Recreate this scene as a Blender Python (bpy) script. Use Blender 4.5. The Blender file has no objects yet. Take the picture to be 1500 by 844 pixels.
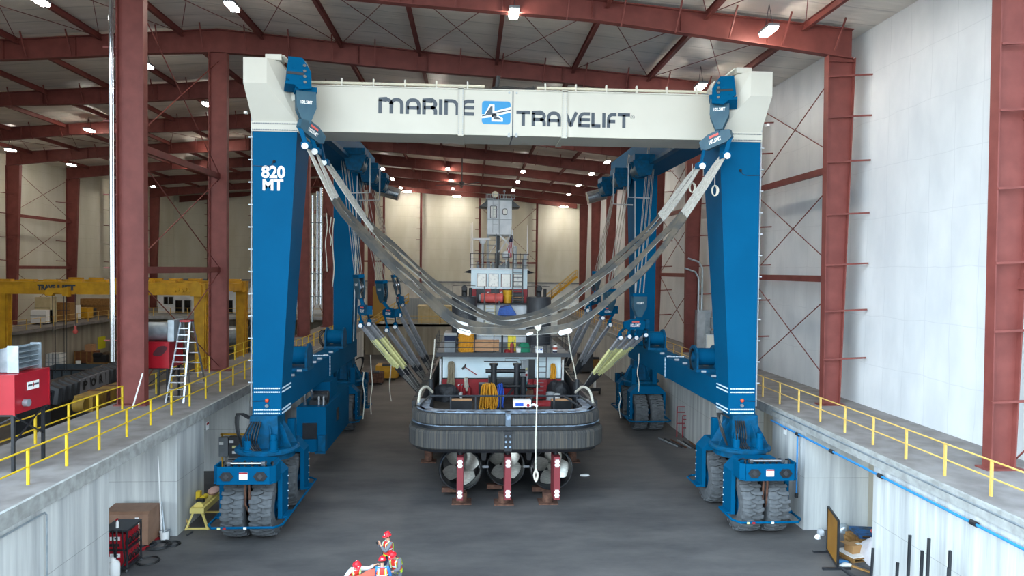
import bpy, bmesh, math, random
from mathutils import Vector, Matrix
random.seed(7)
S = bpy.context.scene
COL = S.collection
PI = math.pi
LAMP_E, SKY_E, EXPO, SUN_E, SKY_L, SKY_DIR = 90, 2.4, .6, 1.6, 4.8, (-.95, -.2, .3)
def V(*a): return Vector(a[0] if len(a) == 1 else a)

# ---------------------------------------------------------------- survey: photo pixel -> point at a known depth/height
FPX, YAW, PIT, ROL, CH = 1025., .0585, .0259, .0109, 11.5
_cy, _sy, _cp, _sp, _cr, _sr = math.cos(YAW), math.sin(YAW), math.cos(PIT), math.sin(PIT), math.cos(ROL), math.sin(ROL)
def at(px, py, X=None, Y=None, Z=None):
    a, b = (px - 750) / FPX, (py - 422) / FPX
    x = a * _cr + b * _sr; u2 = -(-a * _sr + b * _cr)
    fw = _cp + u2 * _sp; u = -_sp + u2 * _cp
    d = (x * _cy + fw * _sy, -x * _sy + fw * _cy, u)
    t = X / d[0] if X is not None else Y / d[1] if Y is not None else (Z - CH) / d[2]
    return V(d[0] * t, d[1] * t, CH + d[2] * t)

# ---------------------------------------------------------------- mesh builder
class MB:
    def __init__(s): s.v = []; s.f = []
    def add(s, vs, fs):
        n = len(s.v); s.v += [tuple(p) for p in vs]; s.f += [tuple(i + n for i in f) for f in fs]; return s
    def box(s, x0, x1, y0, y1, z0, z1):
        return s.add([(x, y, z) for x in (x0, x1) for y in (y0, y1) for z in (z0, z1)],
                     [(0, 1, 3, 2), (4, 6, 7, 5), (0, 4, 5, 1), (2, 3, 7, 6), (0, 2, 6, 4), (1, 5, 7, 3)])
    def cbox(s, c, sx, sy, sz, R=None):
        c = V(c); R = R or Matrix.Identity(3)
        vs = [c + R @ V(x * sx / 2, y * sy / 2, z * sz / 2) for x in (-1, 1) for y in (-1, 1) for z in (-1, 1)]
        return s.add(vs, [(0, 1, 3, 2), (4, 6, 7, 5), (0, 4, 5, 1), (2, 3, 7, 6), (0, 2, 6, 4), (1, 5, 7, 3)])
    def bar(s, p, q, w, h=None, up=(0, 0, 1)):
        p, q = V(p), V(q); h = h or w; d = (q - p); L = d.length
        if L < 1e-6: return s
        d.normalize(); u = V(up)
        if abs(d.dot(u)) > .98: u = V(0, 1, 0) if abs(d.y) < .9 else V(1, 0, 0)
        r = d.cross(u).normalized(); u = r.cross(d)
        return s.cbox((p + q) / 2, w, L, h, Matrix((r, d, u)).transposed())
    def tube(s, pts, r, n=8, closed=False, cap=True):
        pts = [V(p) for p in pts]; m = len(pts); base = len(s.v); nrm = None
        for i, p in enumerate(pts):
            a = pts[(i - 1) % m] if (closed or i) else p; b = pts[(i + 1) % m] if (closed or i < m - 1) else p
            t = (b - a).normalized()
            if nrm is None: nrm = t.orthogonal().normalized()
            nrm = (nrm - t * nrm.dot(t))
            nrm = nrm.normalized() if nrm.length > 1e-6 else t.orthogonal().normalized()
            bn = t.cross(nrm); rr = r[i] if isinstance(r, (list, tuple)) else r
            for k in range(n):
                an = 2 * PI * k / n; s.v.append(tuple(p + (nrm * math.cos(an) + bn * math.sin(an)) * rr))
        for i in range(m if closed else m - 1):
            for k in range(n):
                j = (i + 1) % m
                s.f.append((base + i * n + k, base + i * n + (k + 1) % n, base + j * n + (k + 1) % n, base + j * n + k))
        if cap and not closed:
            s.f.append(tuple(base + k for k in range(n))[::-1]); s.f.append(tuple(base + (m - 1) * n + k for k in range(n)))
        return s
    def cyl(s, p, q, r, r2=None, n=16): return s.tube([p, q], [r, r if r2 is None else r2], n)
    def prism(s, poly, ax, a, b):
        n = len(poly)
        def P(u, v, w): return {'x': (w, u, v), 'y': (u, w, v), 'z': (u, v, w)}[ax]
        s.add([P(u, v, a) for u, v in poly] + [P(u, v, b) for u, v in poly],
              [tuple(range(n))[::-1], tuple(range(n, 2 * n))] + [(i, (i + 1) % n, n + (i + 1) % n, n + i) for i in range(n)])
        return s
    def lathe(s, prof, c, ax=(0, 0, 1), n=24, a0=0, a1=2 * PI):
        ax = V(ax).normalized(); u = ax.orthogonal().normalized(); w = ax.cross(u); c = V(c); m = len(prof); b = len(s.v)
        full = abs(a1 - a0 - 2 * PI) < 1e-6; cnt = n if full else n + 1
        for k in range(cnt):
            an = a0 + (a1 - a0) * k / n; d = u * math.cos(an) + w * math.sin(an)
            for r, h in prof: s.v.append(tuple(c + d * r + ax * h))
        for k in range(n):
            k2 = (k + 1) % cnt
            for i in range(m - 1): s.f.append((b + k * m + i, b + k2 * m + i, b + k2 * m + i + 1, b + k * m + i + 1))
        return s
    def ball(s, c, r, n=12, sc=(1, 1, 1), R=None):
        c = V(c); m = n // 2; R = R or Matrix.Identity(3); b = len(s.v)
        for i in range(m + 1):
            th = PI * i / m
            for k in range(n):
                ph = 2 * PI * k / n
                s.v.append(tuple(c + R @ V(r * sc[0] * math.sin(th) * math.cos(ph), r * sc[1] * math.sin(th) * math.sin(ph), r * sc[2] * math.cos(th))))
        for i in range(m):
            for k in range(n): s.f.append((b + i * n + k, b + (i + 1) * n + k, b + (i + 1) * n + (k + 1) % n, b + i * n + (k + 1) % n))
        return s
    def hull(s, pts):
        bm = bmesh.new()
        for p in pts: bm.verts.new(p)
        r = bmesh.ops.convex_hull(bm, input=bm.verts)
        junk = {g for g in r['geom_interior'] + r['geom_unused'] if isinstance(g, bmesh.types.BMVert)}
        if junk: bmesh.ops.delete(bm, geom=list(junk), context='VERTS')
        bmesh.ops.dissolve_limit(bm, angle_limit=.01, verts=bm.verts, edges=bm.edges)
        bm.verts.index_update()
        s.add([v.co for v in bm.verts], [[v.index for v in f.verts] for f in bm.faces]); bm.free(); return s
    def grid(s, fn, nu, nv, th=None):
        b = len(s.v)
        for i in range(nu + 1):
            for j in range(nv + 1): s.v.append(tuple(fn(i / nu, j / nv)))
        for i in range(nu):
            for j in range(nv):
                a = b + i * (nv + 1) + j; s.f.append((a, a + nv + 1, a + nv + 2, a + 1))
        return s
    def ribbon(s, pts, sides, w, t):
        """flat belt of width w and thickness t along pts; sides = width direction at each point"""
        pts = [V(p) for p in pts]; b = len(s.v); m = len(pts)
        for i, p in enumerate(pts):
            tg = (pts[min(i + 1, m - 1)] - pts[max(i - 1, 0)]).normalized(); sd = V(sides[i] if isinstance(sides, list) else sides)
            sd = (sd - tg * sd.dot(tg)).normalized(); nn = tg.cross(sd); ww = w[i] if isinstance(w, list) else w
            for a, c in ((-1, -1), (1, -1), (1, 1), (-1, 1)): s.v.append(tuple(p + sd * a * ww / 2 + nn * c * t / 2))
        for i in range(m - 1):
            for k in range(4): s.f.append((b + i * 4 + k, b + i * 4 + (k + 1) % 4, b + i * 4 + 4 + (k + 1) % 4, b + i * 4 + 4 + k))
        s.f.append((b + 3, b + 2, b + 1, b)); e = b + (m - 1) * 4; s.f.append((e, e + 1, e + 2, e + 3)); return s
    def beam_i(s, poly_top, poly_bot, y, fw=.4, tf=.04, tw=.03):
        """I-section whose web lies in the x-z plane at y; top/bottom flange lines as lists of (x,z)"""
        n = len(poly_top)
        s.prism(poly_top + poly_bot[::-1], 'y', y - tw / 2, y + tw / 2)
        for L in (poly_top, poly_bot):
            for i in range(n - 1): s.bar((L[i][0], y, L[i][1]), (L[i + 1][0], y, L[i + 1][1]), fw, tf, up=(0, 0, 1) if abs(L[i + 1][0] - L[i][0]) > abs(L[i + 1][1] - L[i][1]) else (1, 0, 0))
        return s
    def xf(s, M):
        s.v = [tuple(M @ V(p)) for p in s.v]; return s
    def base(s):
        xs = [p[0] for p in s.v]; ys = [p[1] for p in s.v]; zs = [p[2] for p in s.v]
        return V((min(xs) + max(xs)) / 2, (min(ys) + max(ys)) / 2, min(zs))
    def build(s, name, mat, parent=None, smooth=False, origin=None):
        off = V(0, 0, 0)
        o = parent
        while o is not None: off += o.location; o = o.parent
        loc = V(0, 0, 0) if origin is None else V(origin)
        me = bpy.data.meshes.new(name)
        me.from_pydata([tuple(V(p) - off - loc) for p in s.v], [], s.f)
        bm = bmesh.new(); bm.from_mesh(me); bmesh.ops.recalc_face_normals(bm, faces=bm.faces); bm.to_mesh(me); bm.free()
        if mat: me.materials.append(mat)
        if smooth:
            for p in me.polygons: p.use_smooth = True
            if smooth != 'all': me.set_sharp_from_angle(angle=.7)
        ob = bpy.data.objects.new(name, me); ob.location = loc; ob.parent = parent; COL.objects.link(ob); return ob

def tag(o, label, cat, group=None, kind=None):
    if label: o['label'] = label
    if cat: o['category'] = cat
    if group: o['group'] = group
    if kind: o['kind'] = kind
    return o
def root(name, label, cat, loc, group=None):
    e = bpy.data.objects.new(name, None); e.empty_display_size = .3; e.location = V(loc); COL.objects.link(e); return tag(e, label, cat, group)
def solo(name, mb, mat, label, cat, group=None, smooth=False):
    return tag(mb.build(name, mat, None, smooth, mb.base()), label, cat, group)
def struct(name, mb, mat, smooth=False):
    o = mb.build(name, mat, None, smooth); o['kind'] = 'structure'; return o
def smoothpath(P, n=6):
    P = [V(p) for p in P]; out = []
    for i in range(len(P) - 1):
        a, b, c, d = P[max(i - 1, 0)], P[i], P[i + 1], P[min(i + 2, len(P) - 1)]
        for k in range(n):
            t = k / n
            out.append(.5 * ((2 * b) + (c - a) * t + (2 * a - 5 * b + 4 * c - d) * t * t + (3 * b - a - 3 * c + d) * t ** 3))
    out.append(P[-1]); return out

# ---------------------------------------------------------------- materials
def lin(h):
    h = h.lstrip('#'); return tuple(((c / 255 + .055) / 1.055) ** 2.4 if c / 255 > .04045 else c / 255 / 12.92 for c in (int(h[i:i + 2], 16) for i in (0, 2, 4))) + (1,)
def mat(name, c, rough=.55, metal=0, c2=None, sc=2., st=(1, 1, 1), bump=0, bsc=None, thr=(.35, .65), world=False, emit=0, detail=4, extra=None, spec=.5, nr=.5):
    m = bpy.data.materials.new(name); m.use_nodes = True; nt = m.node_tree; N = nt.nodes; L = nt.links; b = N['Principled BSDF']
    c = lin(c) if isinstance(c, str) else c
    b.inputs['Base Color'].default_value = c; b.inputs['Roughness'].default_value = rough; b.inputs['Metallic'].default_value = metal; b.inputs['Specular IOR Level'].default_value = spec
    if emit:
        b.inputs['Emission Color'].default_value = c; b.inputs['Emission Strength'].default_value = emit
    if c2 or bump:
        if world: co = N.new('ShaderNodeNewGeometry').outputs['Position']
        else: co = N.new('ShaderNodeTexCoord').outputs['Object']
        mp = N.new('ShaderNodeMapping'); mp.inputs['Scale'].default_value = st; L.new(co, mp.inputs['Vector'])
        nz = N.new('ShaderNodeTexNoise'); nz.inputs['Scale'].default_value = sc; nz.inputs['Detail'].default_value = detail; nz.inputs['Roughness'].default_value = nr; L.new(mp.outputs[0], nz.inputs['Vector'])
        if c2:
            mr = N.new('ShaderNodeMapRange'); mr.inputs[1].default_value, mr.inputs[2].default_value = thr; L.new(nz.outputs['Fac'], mr.inputs[0])
            mx = N.new('ShaderNodeMix'); mx.data_type = 'RGBA'; mx.inputs['A'].default_value = c; mx.inputs['B'].default_value = lin(c2)
            L.new(mr.outputs[0], mx.inputs['Factor']); L.new(mx.outputs['Result'], b.inputs['Base Color'])
        if bump:
            src = nz
            if bsc:
                src = N.new('ShaderNodeTexNoise'); src.inputs['Scale'].default_value = bsc; L.new(mp.outputs[0], src.inputs['Vector'])
            bp = N.new('ShaderNodeBump'); bp.inputs['Strength'].default_value = bump; bp.inputs['Distance'].default_value = .1
            L.new(src.outputs['Fac'], bp.inputs['Height']); L.new(bp.outputs[0], b.inputs['Normal'])
    if extra: extra(nt, b)
    return m
def seams(axis, period, width, col, amt=.5, axis2=None, per2=1.5, wv=.35):
    """darker overlap seams of sheeting every period metres along an axis, mixed over the base colour"""
    def f(nt, b):
        N, L = nt.nodes, nt.links
        g = N.new('ShaderNodeNewGeometry'); sx = N.new('ShaderNodeSeparateXYZ'); L.new(g.outputs['Position'], sx.inputs[0])
        def line(ax, per):
            nz = N.new('ShaderNodeTexNoise'); nz.inputs['Scale'].default_value = .5; L.new(g.outputs['Position'], nz.inputs['Vector'])
            wob = N.new('ShaderNodeMath'); wob.operation = 'MULTIPLY_ADD'; wob.inputs[1].default_value = wv; L.new(nz.outputs['Fac'], wob.inputs[0]); L.new(sx.outputs[ax], wob.inputs[2])
            d = N.new('ShaderNodeMath'); d.operation = 'DIVIDE'; d.inputs[1].default_value = per; L.new(wob.outputs[0], d.inputs[0])
            fr = N.new('ShaderNodeMath'); fr.operation = 'FRACT'; L.new(d.outputs[0], fr.inputs[0])
            mr = N.new('ShaderNodeMapRange'); mr.inputs[1].default_value = 0; mr.inputs[2].default_value = width / per; mr.inputs[3].default_value = amt; mr.inputs[4].default_value = 0; L.new(fr.outputs[0], mr.inputs[0])
            return mr
        m1 = line(axis, period); fac = m1.outputs[0]
        if axis2:
            m2 = line(axis2, per2); mxm = N.new('ShaderNodeMath'); mxm.operation = 'MAXIMUM'; L.new(m1.outputs[0], mxm.inputs[0]); L.new(m2.outputs[0], mxm.inputs[1]); fac = mxm.outputs[0]
        mx = N.new('ShaderNodeMix'); mx.data_type = 'RGBA'
        src = b.inputs['Base Color'].links[0].from_socket if b.inputs['Base Color'].links else None
        if src: L.new(src, mx.inputs['A'])
        else: mx.inputs['A'].default_value = b.inputs['Base Color'].default_value
        mx.inputs['B'].default_value = lin(col); L.new(fac, mx.inputs['Factor']); L.new(mx.outputs['Result'], b.inputs['Base Color'])
    return f

RED = mat('red_oxide_steel', '#7d3f38', .6, 0, '#70352f', 1.5)
BLUE = mat('lift_blue', '#00527a', .55, 0, '#004e75', .6, spec=.05)
BLUE_D = mat('lift_blue_machinery', '#02527a', .5, 0, '#0d435e', 4, spec=.12)
WHITE = mat('lift_white', '#c9c5b9', .5, 0, '#c3bfb3', .5, spec=.25)
BLOCK = mat('block_grey_blue', '#345868', .5, 0, '#284d60', 2)
ROOF = mat('roof_insulation', '#e6dfd5', .45, 0, '#d6cfc5', .6, (.4, 2, 1), .5, 1.4, world=True, extra=seams('Y', 1.88, .16, '#8d8984', .55))
WALLI = mat('wall_insulation', '#dcdedf', .45, 0, '#ced1d3', .7, (1, 1, .5), .45, .9, world=True, extra=seams('Y', 1.55, .05, '#b7babd', .5, 'Z', 2.4))
WALLB = mat('back_wall_insulation', '#dddacb', .5, 0, '#d0ccb9', .5, (1, 1, .3), .3, .8, world=True, extra=seams('Z', 1.9, .06, '#b0a798', .45))
LINER = mat('wall_liner_panel', '#dcdcd6', .5, 0, '#c6c6c0', 1.2, (1, 1, .4), .1, world=True)
CONC = mat('board_marked_concrete', '#d2d4d1', .8, 0, '#94979a', 1.3, (1.5, 1.5, .07), .12, 6, thr=(.36, .74), world=True, detail=10, nr=.62, extra=seams('Z', 2.35, .025, '#5f605d', .8, wv=.02))
CONC2 = mat('cap_concrete', '#a9aba9', .85, 0, '#8e8f8c', 3, world=True)
DECKC = mat('walkway_concrete', '#8b8785', .85, 0, '#75706e', 1.2, world=True)
FLOOR = mat('worn_dark_floor', '#696664', .62, 0, '#3d3d40', .45, (.35, .8, 1), .06, 6, thr=(.3, .7), world=True, detail=14, nr=.68)
APRON = mat('outdoor_apron', '#77746e', .9, 0, '#66635e', .2, world=True)
YEL = mat('rail_yellow', '#e8c41c', .5, 0, '#d2ae1a', 3)
YELP = mat('rail_pale_yellow', '#dcb968', .5, 0, '#c9a554', 3)
CRANE = mat('crane_yellow', '#dba622', .5, 0, '#c2901c', 1.5)
RUBBER = mat('tyre_rubber', '#5f6265', .9, 0, '#515457', 5)
BLACK = mat('black_rubber', '#1c1d20', .6, 0, '#2a2b2d', 4)
BLKSTEEL = mat('black_steel', '#202226', .35, 0, '#2b2d31', 2)
DKGREY = mat('dark_grey_paint', '#3a3d42', .5, 0, '#323439', 2)
GREY = mat('mid_grey_paint', '#7f858a', .5, 0, '#70767b', 2)
LGREY = mat('light_grey_paint', '#b4b9bd', .5, 0, '#a2a7ab', 2)
PALE = mat('pale_blue_white_paint', '#e6f5fa', .45, 0, '#d8ecf3', 1.2)
HWHITE = mat('boat_white_paint', '#e4e7ea', .45, 0, '#d4d9dd', 1.5)
BRED = mat('boat_red_paint', '#a3222a', .5, 0, '#8e1c24', 2)
HRED = mat('heater_red', '#a81424', .4, 0, '#9a1220', 1)
SALMON = mat('faded_red_plastic', '#d95f57', .5)
STEEL = mat('bright_steel', '#c9ccd0', .25, .9, '#a8abb0', 2)
GALV = mat('galvanised_sheet', '#b3bcc2', .38, .6, '#9aa5ac', 3)
PROP = mat('polished_propeller', '#d9d6cc', .28, .75, '#b9b6ac', 6, (1, 1, 6))
RUST = mat('rusty_steel', '#6b4a3a', .85, 0, '#4f3328', 4, thr=(.4, .6))
WIRE = mat('wire_rope', '#b4b1a9', .7, 0, '#98958d', 8)
STRAPG = mat('grey_sleeve', '#8f9094', .7, 0, '#7c7d82', 6)
STRAPY = mat('yellow_sleeve', '#dedc9e', .75, 0, '#cbc98a', 4)
BELT = mat('belt_black', '#33353a', .75, 0, '#45464a', 3)
BELTG = mat('belt_worn_grey', '#3d3d3c', .85, 0, '#564f45', 1.6, thr=(.4, .6))
EDGE = mat('belt_edge_white', '#96938d', .8)
HOSE = mat('hose_black', '#17181a', .5)
FENDER = None
ROPEW = mat('rope_white', '#d6d2c4', .9, 0, '#bdb9aa', 20)
ROPET = mat('rope_tan', '#9c8f78', .9, 0, '#857963', 20)
ROPEY = mat('rope_yellow', '#e0a02c', .9, 0, '#c98a22', 20)
ROPEB = mat('rope_blue', '#2a55b8', .9)
ROPEG = mat('rope_green', '#1f7a5c', .9)
WOOD = mat('pale_wood', '#c79a72', .8, 0, '#b58660', 3, (1, 1, 8))
WOODD = mat('pallet_wood', '#a47a45', .85, 0, '#8a6436', 4, (1, 8, 1))
CARD = mat('cardboard', '#b98d5c', .85)
JOBBOX = mat('tan_steel', '#8f6d58', .55, 0, '#80604d', 2)
TARPB = mat('blue_tarp', '#1d56b0', .5, 0, '#164894', 3, bump=.4, bsc=6)
TARPW = mat('translucent_white_sheet', '#dfe0e4', .45, 0, '#cfc8cc', 2, bump=.5, bsc=3)
TARPK = mat('black_tarp', '#2a2d33', .55, 0, '#1e2025', 4, bump=.5, bsc=6)
DECKP = mat('deck_brown', '#4d4844', .8, 0, '#3b3734', 2)
HULLK = mat('hull_black', '#17191d', .45, 0, '#222429', 2)
STEELB = mat('blue_grey_steel', '#8fa3b8', .4, .2, '#5f6b78', 3, thr=(.4, .55))
INK = mat('letter_charcoal', '#3b444e', .5)
LOGOB = mat('logo_blue', '#1583b8', .45)
PAPER = mat('white_sticker', '#f0f0ee', .6)
ORANGE = mat('safety_orange', '#e2512c', .6)
LIME = mat('hi_vis_lime', '#b9d82c', .6)
VEST = mat('vest_red_orange', '#e8362c', .7)
HELM = mat('helmet_red', '#e0202e', .35)
SKIN = mat('skin', '#c99a80', .6)
NAVY = mat('navy_cloth', '#1f2740', .85)
GRYC = mat('grey_cloth', '#6d7078', .85)
BLUC = mat('blue_cloth', '#3478bd', .85)
WHTC = mat('white_cloth', '#e0e2e6', .85)
HAIRM = mat('dark_hair', '#2b2019', .8)
GLASSD = mat('dark_window_glass', '#10151c', .08)
BROWNB = mat('weld_screen_amber', '#a6762a', .35, 0, '#95661f', 1.2)
CONCD = mat('hall_concrete', '#b3ac9c', .85, 0, '#948d7f', 1.2, (1.2, 1.2, .1), world=True, detail=6)
TANP = mat('tan_panel', '#cbbd97', .7, 0, '#bfb088', 2)
CORR = mat('grey_corrugated', '#9aa3a8', .5)

def text_mb(s, x0, x1, z0, z1, y, th=.015, bold=.02, face='-y'):
    """lettering standing in the x-z plane (read from -y) stretched to the given box"""
    cu = bpy.data.curves.new('t', 'FONT'); cu.body = s; cu.offset = bold; cu.resolution_u = 4
    ob = bpy.data.objects.new('t', cu); COL.objects.link(ob); dg = bpy.context.evaluated_depsgraph_get()
    me = bpy.data.meshes.new_from_object(ob.evaluated_get(dg)); vs = [v.co.copy() for v in me.vertices]; fs = [tuple(p.vertices) for p in me.polygons]
    bpy.data.objects.remove(ob); bpy.data.curves.remove(cu); bpy.data.meshes.remove(me)
    a0, a1 = min(v.x for v in vs), max(v.x for v in vs); b0, b1 = min(v.y for v in vs), max(v.y for v in vs)
    m = MB(); n = len(vs)
    def T(v, d):
        u = x0 + (v.x - a0) / (a1 - a0) * (x1 - x0); w = z0 + (v.y - b0) / (b1 - b0) * (z1 - z0)
        return (u, y - d, w)
    m.add([T(v, th) for v in vs], fs)
    return m
# ================================================================ THE HALL
RX, RZ, SL = -15.95, 26.35, .0805          # ridge line, its rafter-top height, roof pitch
def roofz(x): return RZ - SL * abs(x - RX)
Y0, Y1 = 17.0, 125.0
XL, XR = -51.6, 19.75
FR = [22.7 + 11.3 * i for i in range(9)]
struct('floor', MB().box(XL - 1, XR + 1, Y0, Y1, -.3, 0), FLOOR)
struct('ground_outside', MB().box(-140, 110, -120, Y0 - .02, -.4, -.1), APRON)
m = MB()
for xa, xb in ((XL - .6, RX), (RX, XR + .6)):
    m.prism([(xa, roofz(xa) + .22), (xb, roofz(xb) + .22), (xb, roofz(xb) + .5), (xa, roofz(xa) + .5)], 'y', Y0, Y1 + .6)
struct('ceiling', m, ROOF)
struct('wall_right', MB().box(XR, XR + .3, Y0, Y1, 4.9, roofz(XR) + .3), WALLI)
struct('wall_left', MB().box(XL - .3, XL, Y0, Y1, 4.9, roofz(XL) + .3), WALLB)
struct('wall_back', MB().prism([(XL, 9.3), (XR, 9.3), (XR, roofz(XR) + .3), (RX, RZ + .3), (XL, roofz(XL) + .3)], 'y', Y1, Y1 + .3), WALLB)
struct('wall_back_liner', MB().box(XL, XR, Y1 - .12, Y1 + .3, 0, 9.2), LINER)
struct('trim_back_ledge', MB().box(XL, XR, Y1 - .5, Y1 - .12, 9.1, 9.35), GREY)
struct('wall_front_blocker', MB().prism([(XL, 0), (-27, 0), (-27, roofz(-27) + .2), (XL, roofz(XL) + .2)], 'y', Y0, Y0 + .25), WALLB)  # unseen wall, added to keep the left hall dark; width set by light

# steel frames ----------------------------------------------------------------
def brace(m, a, b): m.bar(a, b, .07)
for i, y in enumerate(FR + [Y1 - .8]):
    d = 1.25 if i < 9 else .9
    for nm, xa, xb in (('left', -50.4, RX), ('right', RX, 18.75)):
        n = 8; T = []; B = []
        for k in range(n + 1):
            x = xa + (xb - xa) * k / n; z = roofz(x)
            e = abs(x - RX) / abs(xb - RX if nm == 'right' else xa - RX)
            dd = d * (1.12 if k in (0, n) else 1.0) + (.25 * max(0, 1 - abs(e - .5) * 4)) * 0 - .3 * max(0, 1 - abs(e - .62) * 3.5)
            T.append((x, z)); B.append((x, z - dd))
        ra = struct('roof_beam', MB().beam_i(T, B, y, .42, .05, .03), RED)
        st = MB()
        for k in range(1, n): st.box(T[k][0] - .012, T[k][0] + .012, y - .2, y + .2, B[k][1], T[k][1])
        st.build('stiffener', RED, ra)
        if i < 6:
            for k in range(1, 14):
                x = xa + (xb - xa) * (k - .35) / 13; z = roofz(x)
                MB().bar((x, y - .15, z - 1.15), (x + .1, y - .95, z + .2), .07).build('flange_brace', RED, ra)
    if i < 9:
        # right wall column (inner flange plumb, tapering outer flange)
        c = struct('steel_column', MB().beam_i([(17.62, 4.92), (17.5, 22.26)], [(18.45, 4.92), (18.85, 22.16)], y, .42, .05, .03), RED)
        MB().box(17.4, 18.7, y - .3, y + .3, 4.9, 4.96).build('base_plate', RED, c)
        MB().box(17.5, 18.85, y - .21, y + .21, 21.95, 22.0).build('stiffener', RED, c)
        if i < 5:
            for z in (7.2, 9.6, 11.9, 14.4, 17.0, 19.2, 21.2):
                MB().bar((17.55, y - .2, z), (19.65, y - .35, z + .12), .08).build('girt_brace', RED, c)
        # ridge column
        w = 1.2 if y < 40 else 1.06
        c = struct('steel_column', MB().beam_i([(RX - w / 2, 4.92), (RX - w / 2, RZ - 1.44)], [(RX + w / 2, 4.92), (RX + w / 2, RZ - 1.44)], y, .45, .05, .03), RED)
        MB().box(RX - .75, RX + .75, y - .35, y + .35, 4.9, 4.97).build('base_plate', RED, c)
        # left wall column
        c = struct('steel_column', MB().beam_i([(-50.35, 4.92), (-50.35, 22.2)], [(-49.5, 4.92), (-48.9, 22.3)], y, .42, .05, .03), RED)
        if 4 <= i:
            for z in (9.6, 11.9, 14.4, 17.0, 19.2):
                MB().bar((-49.5, y - .2, z), (-51.5, y - .35, z + .12), .08).build('girt_brace', RED, c)
# back wall posts with their girt clips
for x in (-45.5, -38, -30.5, -23, -15.4, -8.9, 1.45, 11.6):
    c = struct('steel_column', MB().beam_i([(x - .16, 0), (x - .16, roofz(x) - .8)], [(x + .16, 0), (x + .16, roofz(x) - .8)], Y1 - .75, .3, .04, .03), RED)
    for z in (8.9, 11, 12.9, 14.8, 16.7, 18.6, 20.5, 22.4):
        MB().bar((x - .8, Y1 - .3, z), (x - .1, Y1 - .6, z), .07).build('girt_clip', RED, c)
# eave-to-eave longitudinal roof struts
for b in range(8):
    for x in [-13.25 + 4.92 * k for k in range(-7, 7)]:
        if x < -49 or x > 18: continue
        z = roofz(x) + .05
        if b < 5 or b % 1 == 0:
            struct('roof_strut', MB().beam_i([(-.1, z), (.1, z)], [(-.1, z - .36), (.1, z - .36)], 0, .1, .03, .03).xf(Matrix.Identity(4)) if 0 else MB().box(x - .1, x + .1, FR[b], FR[b + 1], z - .03, z).box(x - .1, x + .1, FR[b], FR[b + 1], z - .36, z - .33).box(x - .015, x + .015, FR[b], FR[b + 1], z - .36, z), RED)
for x in [-13.25 + 4.92 * k for k in range(-2, 7)]:
    z = roofz(x) + .05
    struct('roof_strut', MB().box(x - .1, x + .1, Y0, FR[0], z - .03, z).box(x - .1, x + .1, Y0, FR[0], z - .36, z - .33).box(x - .015, x + .015, Y0, FR[0], z - .36, z), RED)
# roof cross rods
def rod(a, b, r=.022): struct('brace_rod', MB().tube([a, b], r, 5), RED)
for b, xs in ((1, range(-6, 7)), (0, range(-3, 7)), (4, range(-7, 0))):
    for k in xs:
        xa, xb = -13.25 + 4.92 * k, -13.25 + 4.92 * (k + 1)
        if xa < -49 or xb > 18: continue
        za, zb = roofz(xa) - .12, roofz(xb) - .12
        rod((xa, FR[b] + .2, za), (xb, FR[b + 1] - .2, zb)); rod((xb, FR[b] + .2, zb), (xa, FR[b + 1] - .2, za))
def wallbay(x, ya, yb, zs, tilt=0):
    for j, z in enumerate(zs[1:-1]): struct('wall_strut', MB().box(x - .1, x + .1, ya, yb, z - .17, z + .17), RED)
    for za, zb in zip(zs[:-1], zs[1:]):
        rod((x, ya, za + .2), (x, yb, zb - .2), .03); rod((x, ya, zb - .2), (x, yb, za + .2), .03)
wallbay(18.6, FR[1], FR[2], (5, 11.2, 16.9, 22.6))
wallbay(18.6, Y0 + .1, FR[0], (5, 11.2, 16.9, 22.6))
wallbay(18.6, FR[3], FR[4], (5, 11.2, 16.9, 22.6))
wallbay(-49.9, FR[5], FR[6], (5, 11.2, 16.9, 22.4))
wallbay(-15.95, FR[1], FR[2], (5, 11.3, 17.2, 24.6))
wallbay(-15.95, FR[4], FR[5], (5, 11.3, 17.2, 24.6))
struct('wall_strut', MB().box(1.5, 11.6, Y1 - .85, Y1 - .65, 12.6, 12.9), RED)
struct('wall_strut', MB().box(-30.5, -15.4, Y1 - .85, Y1 - .65, 12.6, 12.9), RED)
for a, b in (((1.5, Y1 - .7, 13), (11.6, Y1 - .7, 22.6)), ((1.5, Y1 - .7, 22.6), (11.6, Y1 - .7, 13))): rod(a, b, .035)

# concrete piers and walkways --------------------------------------------------
def pier(name, x0, x1, y0, y1, z1=4.55): struct(name, MB().box(x0, x1, y0, y1, 0, z1), CONC)
for y0, y1 in ((Y0, 24.7), (30.3, 33.3), (40.0, 46.2), (52, 58), (64, 70), (76, 82)): pier('concrete_pier', -15.35, -12.4, y0, y1)
struct('walkway_slab', MB().box(-17.0, -12.42, Y0, 93, 4.55, 4.9), DECKC)
struct('trim_walkway_edge', MB().box(-12.42, -12.3, Y0, 93, 4.45, 4.92), CONC2)
struct('concrete_wall', MB().box(-17, -16.6, 40, 93, 0, 4.55), CONCD)
for y0, y1 in ((Y0, 24.9), (30.2, 33.6), (41.5, 120)): pier('concrete_pier', 14.95, 17.9, y0, y1)
struct('concrete_wall', MB().box(17.9, XR, Y0, 120, 0, 4.55), CONCD)
struct('walkway_slab', MB().box(14.95, XR, Y0, 120, 4.55, 4.9), DECKC)
struct('trim_walkway_edge', MB().box(14.83, 14.95, Y0, 120, 4.45, 4.92), CONC2)
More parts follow.
